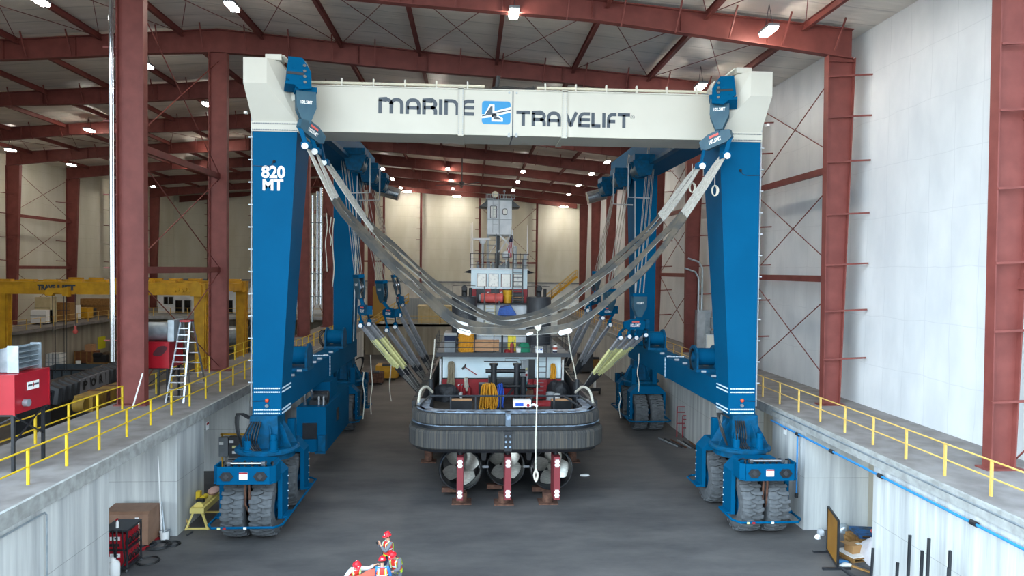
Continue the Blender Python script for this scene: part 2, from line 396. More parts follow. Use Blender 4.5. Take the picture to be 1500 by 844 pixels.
# left hall platform along the far wall, platform across the back
struct('concrete_wall', MB().box(-51.6, -46.3, Y0, Y1, 0, 4.6), CONCD)
struct('walkway_slab', MB().box(XL, -44.6, Y0, Y1, 4.6, 4.9), DECKC)
struct('walkway_slab', MB().box(-44.6, -14.6, 94.5, Y1, 4.55, 4.9), CONC2)
struct('concrete_wall', MB().box(-44.6, -14.6, 99, 99.4, 0, 4.55), CONCD)
struct('trim_platform_edge', MB().box(-43, -15, 94.3, 94.5, 4.55, 4.95), LGREY)
struct('concrete_wall', MB().box(-14, 3.5, 94, 94.4, 0, 4.1), CONCD)
struct('walkway_slab', MB().box(-14, 3.5, 94, Y1, 3.8, 4.1), CONC2)
for x in (-38, -31, -24.5): struct('concrete_column', MB().cyl((x, 97, 0), (x, 97, 4.55), .75, n=20), CONCD, True)
struct('wall_partition', MB().box(-13.8, -12.0, 99.5, 99.7, 4.1, 9.0), mat('ochre_panel', '#a8843f', .8))
struct('wall_partition', MB().box(-10.5, 1.2, 101, 101.3, 4.1, 7.3), mat('ribbed_sheet', '#a5adb2', .5, 0, '#858d92', 6, (3, 1, .02)))

# guard rails ------------------------------------------------------------------
def rail(pts, label, mt, group, step=1.9, name='guard_rail', toe=False):
    r = root(name, label, 'railing', pts[0], group)
    for z, nm in ((1.07, 'top_rail'), (.55, 'mid_rail')):
        MB().tube([V(p) + V(0, 0, z) for p in pts], .028, 6).build(nm, mt, r)
    for a, b in zip(pts[:-1], pts[1:]):
        a, b = V(a), V(b); n = max(1, round((b - a).length / step))
        for k in range(n + 1):
            if k == n and b != V(pts[-1]): continue
            p = a + (b - a) * k / n
            MB().bar(p, p + V(0, 0, 1.08), .07).build('post', mt, r)
    return r
rail([(-13.2, 17.6, 4.9), (-13.2, 92, 4.9)], 'bright yellow guard rail along the hall edge of the left walkway', YEL, 'yellow guard rails', 2.0)
rail([(-15.95, 18, 4.9), (-15.95, 33.0, 4.9)], 'yellow guard rail on the far edge of the left walkway before the first red column', YEL, 'yellow guard rails', 2.1)
rail([(-16.2, 35.2, 4.9), (-16.2, 44.4, 4.9)], 'short yellow guard rail on the left walkway between the two red columns', YEL, 'yellow guard rails', 1.9)
rail([(-16.6, 46.4, 4.9), (-16.6, 66, 4.9)], 'yellow guard rail on the left walkway beyond the second red column', YEL, 'yellow guard rails', 1.9)
rail([(15.55, 17.8, 4.9), (15.55, 110, 4.9)], 'pale yellow guard rail along the right walkway in front of the white wall', YELP, 'yellow guard rails', 2.05)
rail([(-44.8, 66.5, 4.9), (-44.8, 93.8, 4.9)], 'distant yellow guard rail on the ledge along the far left wall', YELP, 'yellow guard rails', 2.2)
rail([(-44, 94.8, 4.9), (-15.5, 94.8, 4.9)], 'distant yellow guard rail in front of the white office cabins', YELP, 'yellow guard rails', 2.2)
rail([(-14, 94.2, 4.1), (3.2, 94.2, 4.1)], 'distant yellow guard rail on the back platform in front of the tan box', YELP, 'yellow guard rails', 2.4)
# stair with yellow rails rising beside the left bogies at the back
def ramp(p, q, label):
    r = root('stair', label, 'stair', p)
    p, q = V(p), V(q); n = 12; m = MB()
    for k in range(n): a = p + (q - p) * (k + .5) / n; m.cbox(a, .5, 1.2, .06)
    m.build('treads', GREY, r)
    for s in (-.6, .6):
        o = V(0, s, 0); MB().bar(p + o, q + o, .08, .28).build('stringer', CRANE, r)
        for z in (.5, 1.0): MB().tube([p + o + V(0, 0, z), q + o + V(0, 0, z)], .05, 6).build('handrail', YELP, r)
        for k in range(6): a = p + (q - p) * k / 5 + o; MB().bar(a, a + V(0, 0, 1), .07).build('post', YELP, r)
ramp((-12.8, 90.5, 4.0), (-8.2, 92.5, 7.2), 'ochre sloping stair with rails behind the left boat slings')
ramp((9.2, 100, 5.6), (15.3, 101, 10.6), 'long ochre sloping stair against the back wall, right of the boat')

# pipes on the right pier edge and columns
def pipe(pts, r, mt, label, cat='pipe', name='pipe', group=None, n=8): return solo(name, MB().tube(pts, r, n), mt, label, cat, group, True)
BLUEP = mat('air_line_blue', '#2f86c6', .4)
t = root('air_line', 'blue air pipe running under the lip of the right walkway', 'pipe', (14.8, 18, 4.25))
MB().tube([(14.78, Y0, 4.2), (14.78, 33.4, 4.25)], .045, 8).build('main_pipe', BLUEP, t, True)
MB().tube([(14.78, 30.6, 4.25), (14.78, 30.6, 1.5)], .035, 8).build('drop_pipe', BLUEP, t, True)
for y in (19.5, 24.2, 27.6, 30.6): MB().cyl((14.78, y - .12, 4.22), (14.78, y + .12, 4.22), .08).build('valve', BLACK, t, True)
MB().cbox((14.78, 30.6, 1.45), .12, .12, .2).build('valve', BLACK, t)
pipe([(14.86, Y0, 4.75), (14.86, 33.5, 4.75)], .05, GALV, 'grey conduit along the top lip of the right pier', 'conduit', 'conduit')
t = root('conduit', 'thin grey conduit dropping down the left concrete pier from under its lip', 'conduit', (-12.28, 17, 4.3))
MB().tube([(-12.3, Y0, 4.3), (-12.3, 20.9, 4.3), (-12.3, 21.0, 4.2), (-12.3, 21.0, 0)], .03, 6).build('pipe_run', GALV, t)
CHROME = mat('chrome_duct', '#dfe3e6', .12, 1)
t = root('chrome_pipe', 'bright chrome vertical pipe beside the nearest red column', 'pipe', (-16.72, 33.85, 7.4))
MB().cyl((-16.75, 33.7, 7.0), (-16.75, 33.7, 24.75), .09).build('pipe_run', CHROME, t, True)
MB().cyl((-16.6, 33.6, 7.0), (-16.6, 33.6, 24.75), .03).build('pipe_run', CHROME, t, True)
for z in (8, 11.4, 14.8, 18.2, 21.6): MB().bar((-17.1, 33.7, z), (-16.5, 33.7, z), .06).build('bracket', RED, t)
for k, (px, zb, lb) in enumerate(((457.5, 7.2, 'leftmost shiny duct pipe hanging behind the left blue leg'), (464.5, 8.6, 'middle shiny duct pipe hanging behind the left blue leg'), (470, 8.6, 'rightmost shiny duct pipe hanging behind the left blue leg'))):
    p = at(px, 400, Y=56)
    t = root('chrome_pipe', lb, 'pipe', (p.x, 56, zb), 'shiny hanging duct pipes')
    MB().cyl((p.x, 56, zb), (p.x, 56, 17.2 + k * .3), .11, n=12).build('pipe_run', CHROME, t, True)
    for z in (9.2, 11, 13, 15): MB().cyl((p.x, 56, z), (p.x, 56, z + .08), .15).build('coupling', GALV, t)

# ceiling lamps -----------------------------------------------------------------
LAMP = mat('lamp_diffuser', (1, .93, .82, 1), .5, emit=LAMP_E); LAMPW = mat('wall_lamp_diffuser', (1, .93, .82, 1), .5, emit=LAMP_E * 1.4)
spots = [(1.94, 34.0), (13.9, 32.56), (-12.53, 37.5), (-21.81, 59.2), (-34.8, 66.1), (-45.9, 72.8), (-45.6, 82.9), (-45.6, 103), (-21.9, 37.0), (13.97, 42.6), (-21.7, 48.3),
         (-12.1, 96.1), (-3.1, 89.8), (6.2, 85.7), (14.1, 72.9), (-12, 106.7), (-3, 101.4), (6.25, 95.6), (14, 81.9), (14.2, 93), (-11.9, 118.1), (-3, 111.5), (6.2, 105.5), (14.4, 103.7),
         (-3, 56), (-3, 66), (6.2, 55), (6.2, 63), (-12, 62), (-12, 71), (14, 51), (-34.8, 90), (-34.8, 44), (-28, 78), (6.2, 24), (-7, 24), (-30, 27)]  # this row of lamps is added to light the hall
wash = [(-11.1, 121.4), (-2.6, 121.4), (16, 121.4)]
for i, (x, y) in enumerate(spots + wash):
    w = (x, y) in wash
    zr = roofz(x) + .2; z = zr - 1.25 if not w else zr - 1.4
    lab = 'white LED bay lamp hanging under the roof between the red beams'
    if i == 0: lab = 'large bright lamp in front of the roof beam above the crane logo'
    if i == 1: lab = 'large bright slanted lamp nearest the right wall'
    if i == 2: lab = 'bright slanted lamp above the left white gantry corner'
    if w: lab = 'long bright lamp hanging close to the back wall, lighting it'
    t = root('bay_lamp', lab, 'lamp', (x, y, z), 'ceiling bay lamps' if not w else 'back wall lamps')
    sx, sy = (.42, 1.15) if not w else (1.35, .4)
    MB().cbox((x, y, z + .1), sx + .08, sy + .08, .12).build('housing', GREY, t)
    MB().cbox((x - sx * .26 * (not w), y - sy * .26 * w, z), sx * .42 if not w else sx, sy if not w else sy * .42, .16).build('diffuser', LAMPW if w else LAMP, t)
    MB().cbox((x + sx * .26 * (not w), y + sy * .26 * w, z), sx * .42 if not w else sx, sy if not w else sy * .42, .16).build('diffuser', LAMPW if w else LAMP, t)
    m = MB()
    for k in (-1, 1): m.tube([(x, y, zr), (x + k * sx * .4 * w, y + k * sy * .4 * (not w), z + .14)], .015, 4)
    m.build('hanger', DKGREY, t)
# ceiling fan
t = root('ceiling_fan', 'large dark ceiling fan high among the beams behind the crane', 'fan', (-1.2, 84, 21.6))
MB().cyl((-1.2, 84, 21.9), (-1.2, 84, 24.9), .07).build('downrod', DKGREY, t); MB().cyl((-1.2, 84, 21.5), (-1.2, 84, 21.95), .3).build('motor', DKGREY, t, True)
for k in range(5):
    a = .35 + k * 2 * PI / 5; d = V(math.cos(a), math.sin(a), 0)
    MB().bar(V(-1.2, 84, 21.6) + d * .3, V(-1.2, 84, 21.6) + d * 3.3, .28, .04).build('blade', DKGREY, t)
# electrical boxes against the right wall
t = root('electrical_cabinet', 'tall grey electrical cabinet with conduits by the right wall behind the winch', 'cabinet', (19.0, 56, 4.9))
MB().box(18.3, 19.4, 55.5, 56.2, 5.2, 8.4).build('body', GALV, t); MB().box(18.25, 18.9, 55.4, 55.52, 5.3, 8.3).build('door', LGREY, t); MB().box(18.4, 19.3, 55.6, 56.1, 4.9, 5.2).build('plinth', GREY, t)
for x, zt in ((18.5, 11.5), (18.8, 12.3)): MB().tube([(x, 56, 8.4), (x, 56, zt - .5), (x - .3, 56, zt), (x - 1.2, 56, zt + .3)], .08, 8).build('conduit', GALV, t, True)
t = root('electrical_cabinet', 'white electrical box at the foot of the red column by the right wall', 'cabinet', (17.5, 49.5, 4.9))
MB().box(16.9, 17.9, 49.3, 49.8, 5.3, 7.0).build('body', LGREY, t); MB().box(16.95, 17.85, 49.24, 49.3, 5.35, 6.95).build('door', WHITE, t)
for x in (17.05, 17.75): MB().box(x - .04, x + .04, 49.5, 49.6, 4.9, 5.3).build('leg', GALV, t)
t = root('conduit', 'white vertical conduit with grey switch boxes on the right wall', 'conduit', (19.2, 52.5, 5))
MB().cyl((18.6, 52.5, 8), (18.6, 52.5, 20), .12).build('pipe_run', WHITE, t, True)
for z in (5.6, 6.6, 7.6): MB().cbox((18.6, 52.4, z), .6, .3, .8).build('switch_box', GREY, t)
# wall signs on the piers
def sign(name, label, c, w, h, txt, nx):
    t = root(name, label, 'sign', c)
    c = V(c)
    MB().cbox(c, .02, w, h).build('plate', PAPER, t); MB().cbox(c + V(nx * .012, 0, h * .3), .01, w * .92, h * .3).build('band', BRED, t)
p = at(303, 624, X=-12.4); sign('safety_sign', 'small red and white sign on the left concrete pier', (p.x + .03, p.y, p.z), .3, .35, '', 1)
p = at(1151, 631, X=14.95); sign('safety_sign', 'small red and white sign on the right concrete pier', (p.x - .03, p.y, p.z), .3, .35, '', -1)
# ================================================================ THE BOAT LIFT
GX = 1.8
def gx(s, h): return GX + s * h
lift = root('boat_lift', 'huge blue gantry boat lift with a white cross beam standing astride the tugboat', 'gantry crane', (GX, 42, 0))
BOLT = mat('bolt_pale', '#d5e6ef', .4)
def bolts(m, a, b, n, r=.028):
    a, b = V(a), V(b)
    for k in range(n): m.cbox(a + (b - a) * (k + .5) / n, r * 2, r * 2, r * 2)
CB0, CB1, CBZ0, CBZ1 = 32.9, 35.25, 17.78, 19.87
for s, side in ((-1, 'left'), (1, 'right')):
    X = lambda h: gx(s, h)
    # front column
    P = []
    for z, hi, yb in ((5.96, 10.28, 33.55), (17.55, 9.62, 34.35)):
        P += [(X(11.56 if s < 0 else 11.56), 31.95, z), (X(hi), 31.95, z), (X(11.56), yb, z), (X(hi), yb, z)]
    col = MB().hull(P).build('front_column', BLUE, lift)
    nd = MB().box(min(X(11.56), X(10.28)), max(X(11.56), X(10.28)), 31.95, 33.55, 4.84, 5.95).build('column_foot', BLUE, lift)
    bm_ = MB()
    for z in (5.88, 6.05, 4.92, 5.08):
        bolts(bm_, (X(11.5), 31.93, z), (X(10.34), 31.93, z), 14); bolts(bm_, (X(10.26), 32.0, z), (X(10.26), 33.5, z), 14)
    bm_.build('bolt_row', BOLT, nd)
    MB().ball((X(10.92), 31.92, 5.5), .09).build('beacon', ORANGE, nd, 'all')
    MB().cyl((X(10.92), 31.95, 5.26), (X(10.92), 31.86, 5.26), .055).cyl((X(10.92), 31.95, 5.26), (X(10.92), 31.87, 5.26), .08).build('sensor', GREY, nd, True)
    MB().tube([(X(10.92), 31.93, 5.5), (X(11.3), 31.93, 5.47), (X(11.57), 31.93, 5.46)], .012, 5).build('sensor_wire', HOSE, nd)
    MB().tube([(X(10.65), 31.93, 16.2), (X(10.75), 31.93, 16.05), (X(11.0), 31.93, 16.0), (X(11.56), 31.93, 16.02)], .012, 5).ball((X(10.62), 31.9, 16.22), .07, 8).build('sensor_wire', HOSE, col)
    # outer conduit with clamps on the outer edge of the column
    MB().tube([(X(11.66), 32.1, 5.2), (X(11.66), 32.1, 18.4)], .035, 6).build('conduit', LGREY, col)
    for k in range(12): MB().cbox((X(11.64), 32.05, 6.3 + k), .28, .05, .05).build('clamp', LGREY, col)
    # white flange and corner box
    kn = MB().box(min(X(11.62), X(9.56)), max(X(11.62), X(9.56)), 31.9, 34.4, 17.55, 18.0).build('corner_flange', WHITE, lift)
    bm_ = MB()
    for z in (17.62, 17.9): bolts(bm_, (X(11.58), 31.88, z), (X(9.6), 31.88, z), 26, .022)
    bm_.build('bolt_row', GREY, kn)
    fb = 11.75
    P = [(X(fb), 31.2, 20.6), (X(10.75), 31.2, 20.6), (X(10.75), 31.2, 19.5), (X(fb), 31.2, 19.5),
         (X(11.58), 31.95, 18.0), (X(9.62), 31.95, 18.0), (X(9.62), 34.4, 18.0), (X(11.58), 34.4, 18.0),
         (X(10.3), 31.75, 20.6), (X(10.3), 34.4, 20.6), (X(fb), 34.4, 20.6), (X(9.62), 32.25, 19.4), (X(9.62), 34.4, 19.4)]
    cb = MB().hull(P).build('corner_box', WHITE, lift)
    MB().box(min(X(10.2), X(10.9)), max(X(10.2), X(10.9)), 31.5, 32.1, 20.6, 20.85).bar((X(10.2), 31.6, 20.8), (X(9.75), 32.2, 20.4), .25, .06).build('access_cover', WHITE, cb)
    MB().prism([(X(10.1), 20.3), (X(9.3), 20.3), (X(9.1), 19.9), (X(9.5), 19.6), (X(9.6), 19.0), (X(10.1), 18.8)], 'y', 31.9, 32.4).build('trolley_bracket', WHITE, cb)
    MB().cbox((X(11.85), 31.9, 18.35), .12, .2, .1).build('work_light', PAPER, cb)
    # upper longitudinal beam
    MB().box(min(X(9.75), X(11.35)), max(X(9.75), X(11.35)), 34.4, 58.0, 18.3, 20.5).build('upper_beam', BLUE, lift)
    rl = MB()
    rl.box(min(X(9.35), X(9.75)), max(X(9.35), X(9.75)), 34.4, 58.5, 18.3, 18.5); rl.build('hoist_rail', BLUE_D, lift)
    # lower beam with bolted joint
    lb = MB().box(min(X(10.3), X(11.4)), max(X(10.3), X(11.4)), 33.55, 53.0, 4.95, 6.2).build('lower_beam', BLUE, lift)
    m = MB().box(min(X(10.24), X(11.45)), max(X(10.24), X(11.45)), 42.5, 42.62, 4.9, 6.24); m.build('joint_flange', BLUE, lb)
    m = MB(); bolts(m, (X(10.22), 42.5, 5.0), (X(10.22), 42.5, 6.2), 14); bolts(m, (X(10.3), 42.45, 6.25), (X(11.4), 42.45, 6.25), 12); m.build('bolt_row', BOLT, lb)
    for k in range(7): y = 34.6 + k * 1.6; MB().cbox((X(10.5), y, 6.25), .25, .12, .1).build('cable_clamp', LGREY, lb)
    # rear column, knee brace
    rc = MB().hull([(X(h), y, z) for z, hs, ys in ((6.2, (11.4, 10.15), (49.6, 51.6)), (18.3, (11.4, 9.75), (49.4, 51.9))) for h in hs for y in ys]).build('rear_column', BLUE, lift)
    MB().bar((X(9.95), 49.3, 6.4), (X(9.75), 49.3, 17.9), .06, .06).build('conduit', LGREY, rc)
    for y in (44.5, 49.2): MB().tube([(X(9.6), y, 16.2), (X(8.2), y, 16.25), (X(8.2), y, 18.4)], .05, 6).build('rope_guard', LGREY, lift)
    # hoist trolleys under the rail
    for y in (44.6, 50.6, 55.6):
        t = MB().box(min(X(8.4), X(9.7)), max(X(8.4), X(9.7)), y - .9, y + .9, 18.5, 18.9)
        for dy in (-.8, 0, .8): t.prism([(X(8.3), 18.5), (X(9.7), 18.5), (X(9.5), 17.6), (X(8.7), 17.5)], 'y', y + dy - .05, y + dy + .05)
        t.build('trolley', BLUE_D, lift)
        MB().cyl((X(8.9), y - .7, 18.0), (X(8.9), y + .7, 18.0), .42, n=18).build('sheave', BLOCK, lift, True)
    MB().cyl((X(9.2), 57.4, 17.9), (X(7.7), 57.4, 17.5), .5, n=20).build('hoist_motor', STEEL, lift, True)
    # winches on the lower beam
    for y in (36.9, 47.0):
        h = 10.75
        b = MB().cbox((X(h), y, 6.28), 1.3, 1.5, .16)
        w = b.build('winch', BLUE_D, lift)
        for dx in (-.55, .55):
            pr = [(y - .68, 6.3), (y + .68, 6.3)] + [(y + .68 * math.cos(a), 6.95 + .62 * math.sin(a)) for a in [PI * k / 10 for k in range(11)]]
            MB().prism(pr, 'x', X(h) + dx - .05, X(h) + dx + .05).build('end_plate', BLUE_D, w)
        MB().cyl((X(h) - .5, y, 6.95), (X(h) + .5, y, 6.95), .46, n=20).build('drum', BLUE, w, True)
        MB().cyl((X(h) - .72, y, 6.95), (X(h) - .6, y, 6.95), .3, n=16).build('gearbox', BLUE_D, w, True)
        for k in range(3): MB().tube(smoothpath([(X(h) - .75, y - .5 + k * .2, 6.3), (X(h) - .95, y - .6, 6.8 + k * .2), (X(h) - .7, y - .2, 7.3 + k * .05), (X(h) - .5, y + .1, 7.1)], 4), .03, 5).build('hose', HOSE, w)

# cross beam
cbm = MB().box(gx(-1, 9.66), gx(1, 9.66), CB0, CB1, CBZ0, CBZ1).build('cross_beam', WHITE, lift)
MB().box(gx(-1, 9.64), gx(1, 9.64), CB0 - .06, CB1 + .06, CBZ1, CBZ1 + .05).build('top_flange', WHITE, cbm)
for x in (-.55, 4.31):
    m = MB().box(x - .13, x + .13, CB0 - .06, CB1 + .06, CBZ0 - .06, CBZ1 + .08); f = m.build('joint_flange', WHITE, cbm)
    m = MB(); bolts(m, (x - .09, CB0 - .07, CBZ0), (x - .09, CB0 - .07, CBZ1), 24, .02); bolts(m, (x + .09, CB0 - .07, CBZ0), (x + .09, CB0 - .07, CBZ1), 24, .02); m.build('bolt_row', LGREY, cbm)
MB().box(1.85, 1.9, CB0 - .015, CB1, CBZ0 - .015, CBZ1 + .06).build('centre_joint', INK, cbm)
m = MB()
for x in (1.7, 2.05):
    for z in (CBZ0 + .08, CBZ1 - .1): m.cyl((x, CB0, z), (x, CB0 - .05, z), .05, n=10)
    m.cbox((x, CB0 + .02, CBZ0 - .03), .12, .12, .08)
m.build('joint_bolt', LGREY, cbm)
for xa, xb in ((-7.9, .55), (3.0, 11.4)):
    pr = MB().tube([(xa, CB0 + .15, CBZ1 + .2), (xb, CB0 + .15, CBZ1 + .2)], .07, 8).build('pipe_rail', mat('rail_beige', '#c9c3b0', .6) if xa < 0 else bpy.data.materials['rail_beige'], cbm, True)
    n = int((xb - xa) / 1.45)
    for k in range(n + 1): x = xa + .4 + k * 1.45; MB().cbox((x, CB0 + .15, CBZ1 + .22), .07, .2, .36).build('rail_clamp', WHITE, cbm)
MB().tube(smoothpath([(.9, CB0 + .3, CBZ1 + .12), (1.6, CB0 + .2, CBZ1 + .16), (2.4, CB0 + .25, CBZ1 + .12), (2.9, CB0 + .15, CBZ1 + .2)], 4), .12, 8).tube([(1.1, CB0 + .3, CBZ1 + .1), (1.2, CB0 + .3, CBZ1 + .75)], .1, 8).build('hose_bundle', HOSE, cbm)

# lettering: rounded stroke alphabet
def arc(cx, cy, rx, ry, a0, a1, n=6): return [(cx + rx * math.cos(math.radians(a0 + (a1 - a0) * k / n)), cy + ry * math.sin(math.radians(a0 + (a1 - a0) * k / n))) for k in range(n + 1)]
GL = {
 'M': [[(.1, 0), (.1, .895)], [(0, .9)] + [(.5, .9)] + arc(.5, .6, .325, .3, 90, 0) + [(.825, 0)], [(.825, .6)] + arc(1.15, .6, .325, .3, 180, 90) + arc(1.2, .6, .3, .3, 90, 0) + [(1.5, 0)]],
 'A': [[(.1, 0)] + arc(.42, .58, .32, .32, 180, 90) + arc(.52, .58, .32, .32, 90, 0) + [(.84, 0)], [(.1, .4), (.84, .4)]],
 'R': [[(.1, 0), (.1, .9)], [(0, .9), (.6, .9)] + arc(.6, .67, .24, .23, 90, -90) + [(.1, .44)], [(.55, .44)] + arc(.6, .2, .24, .24, 90, 0) + [(.84, 0)]],
 'I': [[(.1, 0), (.1, 1)]],
 'N': [[(.1, 0), (.1, .9)], [(0, .9)] + arc(.5, .5, .34, .4, 90, 0) + [(.84, 0)]],
 'E': [[(.82, .9)] + arc(.42, .58, .32, .32, 90, 180) + [(.1, .1)], [(0, .1), (.82, .1)], [(.1, .5), (.82, .5)]],
 'T': [[(0, .9), (.94, .9)], [(.47, .9), (.47, 0)]],
 'V': [[(.08, 1), (.42, .22)] + arc(.47, .2, .06, .1, 200, 340, 4) + [(.52, .22), (.86, 1)]],
 'L': [[(.1, 1), (.1, .1)], [(0, .1), (.62, .1)]],
 'F': [[(.66, .9)] + arc(.4, .6, .3, .3, 90, 180) + [(.1, 0)], [(.1, .42), (.58, .42)]],
}
GW = {'M': 1.6, 'A': .94, 'R': .94, 'I': .2, 'N': .94, 'E': .82, 'T': .94, 'V': .94, 'L': .62, 'F': .66}
def glyph(ch, x0, x1, z0, z1, y, th=.012):
    m = MB(); w = GW[ch]; sx = (x1 - x0) / w; sz = z1 - z0; t = .225 * sz
    for st in GL[ch]:
        P = [V(x0 + u * sx, 0, z0 + v * sz) for u, v in st]; n = len(P); Lf = []; Rt = []
        for i, p in enumerate(P):
            a = (P[i] - P[i - 1]).normalized() if i else None; b = (P[i + 1] - P[i]).normalized() if i < n - 1 else None
            d = ((a or b) + (b or a)).normalized(); nr = V(-d.z, 0, d.x); k = 1
            if a and b: k = 1 / max(.5, math.sqrt(max(.01, (1 + a.dot(b)) / 2)))
            Lf.append(p + nr * t / 2 * k); Rt.append(p - nr * t / 2 * k)
        vs = [(p.x, y - th, p.z) for p in Lf] + [(p.x, y - th, p.z) for p in Rt]
        m.add(vs, [(i, i + 1, n + i + 1, n + i) for i in range(n - 1)])
    return m
FY = CB0
def zx(z4, off): return -4.35 + (off + z4 / 6.818 - 554.7) / 142.3 * 4.47     # letter strip measured along the beam face
for ch, a, b in (('M', 100, 347), ('A', 370, 518), ('R', 538, 685), ('I', 705, 738), ('N', 760, 905), ('E', 930, 1060)):
    glyph(ch, zx(a, 540), zx(b, 540), 18.68, 19.40, FY).build('letter', INK, cbm)
for ch, a, b in (('T', 158, 300), ('R', 316, 458), ('A', 472, 612), ('V', 645, 785), ('E', 792, 912), ('L', 928, 1022), ('I', 1040, 1072), ('F', 1090, 1186), ('T', 1200, 1326)):
    glyph(ch, zx(a, 735), zx(b, 735), 18.26, 18.95, FY).build('letter', INK, cbm)
m = MB().lathe([(.085, 0), (.1, 0), (.1, .012), (.085, .012)], (zx(1353, 735), FY - .014, 18.78), (0, 1, 0), 18)
m.build('registered_mark', INK, cbm); text_mb('R', zx(1346, 735), zx(1361, 735), 18.74, 18.83, FY, .012, .01).build('registered_mark', INK, cbm)
# emblem panel
def rrect(x0, x1, z0, z1, r): return arc(x1 - r, z1 - r, r, r, 0, 90, 4) + arc(x0 + r, z1 - r, r, r, 90, 180, 4) + arc(x0 + r, z0 + r, r, r, 180, 270, 4) + arc(x1 - r, z0 + r, r, r, 270, 360, 4)
ex0, ex1, ez0, ez1 = .43, 1.77, 18.30, 19.37
em = MB().prism(rrect(ex0, ex1, ez0, ez1, .14), 'y', FY - .012, FY).build('emblem', LOGOB, cbm)
def lz(q): return [(ex0 + (u - 1135) / 283 * (ex1 - ex0), ez1 - (v - 122) / 238 * (ez1 - ez0)) for u, v in q]
m = MB()
for q in ([(1135, 262), (1160, 262), (1212, 158), (1258, 158), (1258, 226), (1418, 180), (1418, 236), (1262, 277), (1262, 285), (1135, 302)], [(1230, 262), (1262, 250), (1342, 296), (1342, 332), (1230, 332)]):
    m.prism(lz(q), 'y', FY - .018, FY - .01)
m.build('emblem_white', PAPER, cbm)
m = MB()
for q in ([(1168, 262), (1220, 178), (1240, 178), (1240, 246)], [(1137, 270), (1418, 205), (1418, 217), (1137, 284)], [(1248, 264), (1326, 302), (1326, 314), (1248, 314)]):
    m.prism(lz(q), 'y', FY - .024, FY - .014)
m.build('emblem_dark', INK, cbm)
# capacity figures on the left leg
lc = [o for o in lift.children if o.name.startswith('front_column')][0]
text_mb('820', -9.38, -8.34, 15.47, 16.04, 31.95, .015, .035).build('lettering', PAPER, lc)
text_mb('MT', -9.33, -8.42, 14.93, 15.43, 31.95, .015, .035).build('lettering', PAPER, lc)

# power unit hung inside the left lower beam
pu = MB().box(-9.3, -7.75, 38.0, 45.2, 1.55, 4.0).build('power_unit', BLUE, lift)
MB().box(-9.0, -8.0, 40.5, 42.5, 4.0, 4.95).build('hanger', BLUE, pu)
MB().box(-8.95, -8.2, 37.93, 38.02, 2.3, 3.15).build('grille', BLKSTEEL, pu)
MB().box(-8.1, -7.72, 37.8, 38.3, 1.65, 2.5).box(-8.3, -7.74, 37.9, 38.0, 1.5, 1.62).build('step', BLUE_D, pu)
MB().box(-7.76, -7.72, 41, 41.7, 2.6, 3.3).build('grille', BLKSTEEL, pu)
MB().tube(smoothpath([(-9, 38.7, 4.0), (-9, 38.6, 4.6), (-8.7, 38.7, 4.8), (-8.6, 38.9, 4.1)], 4), .09, 8).build('exhaust_pipe', STEEL, pu, True)
MB().cyl((-8.6, 39, 4.4), (-7.8, 39, 4.4), .32, n=14).cbox((-8.3, 39, 4.1), .9, .8, .3).build('engine', BLKSTEEL, pu, True)
MB().tube([(-8.25, 38.6, 4.0), (-8.25, 38.6, 4.5)], .09, 8).tube([(-8.0, 38.6, 4.0), (-8.0, 38.6, 4.5)], .09, 8).build('exhaust_pipe', STEEL, pu, True)

# bogies -------------------------------------------------------------------------
def tyre_mb():
    m = MB(); R, W = 1.3, .92
    prof = [(.62, -.36), (.66, -.44), (1.1, -.46), (1.18, -.42), (1.21, -.36), (1.21, .36), (1.18, .42), (1.1, .46), (.66, .44), (.62, .36)]
    m.lathe(prof, (0, 0, 0), (1, 0, 0), 48)
    for k in range(23):
        for sd in (-1, 1):
            a = 2 * PI * (k + (.5 if sd > 0 else 0)) / 23
            def Q(x, da, r): return (x * sd, r * math.cos(a + da), r * math.sin(a + da))
            lo, hi = 1.16, 1.31
            pts = [(-.07, -.05), (-.07, .02), (.2, .085), (.46, .055), (.46, -.06), (.2, -.01)]
            n = len(pts)
            m.add([Q(x, d, lo) for x, d in pts] + [Q(x, d, hi if x < .4 else hi - .05) for x, d in pts], [tuple(range(n, 2 * n))] + [(i, (i + 1) % n, n + (i + 1) % n, n + i) for i in range(n)])
    return m
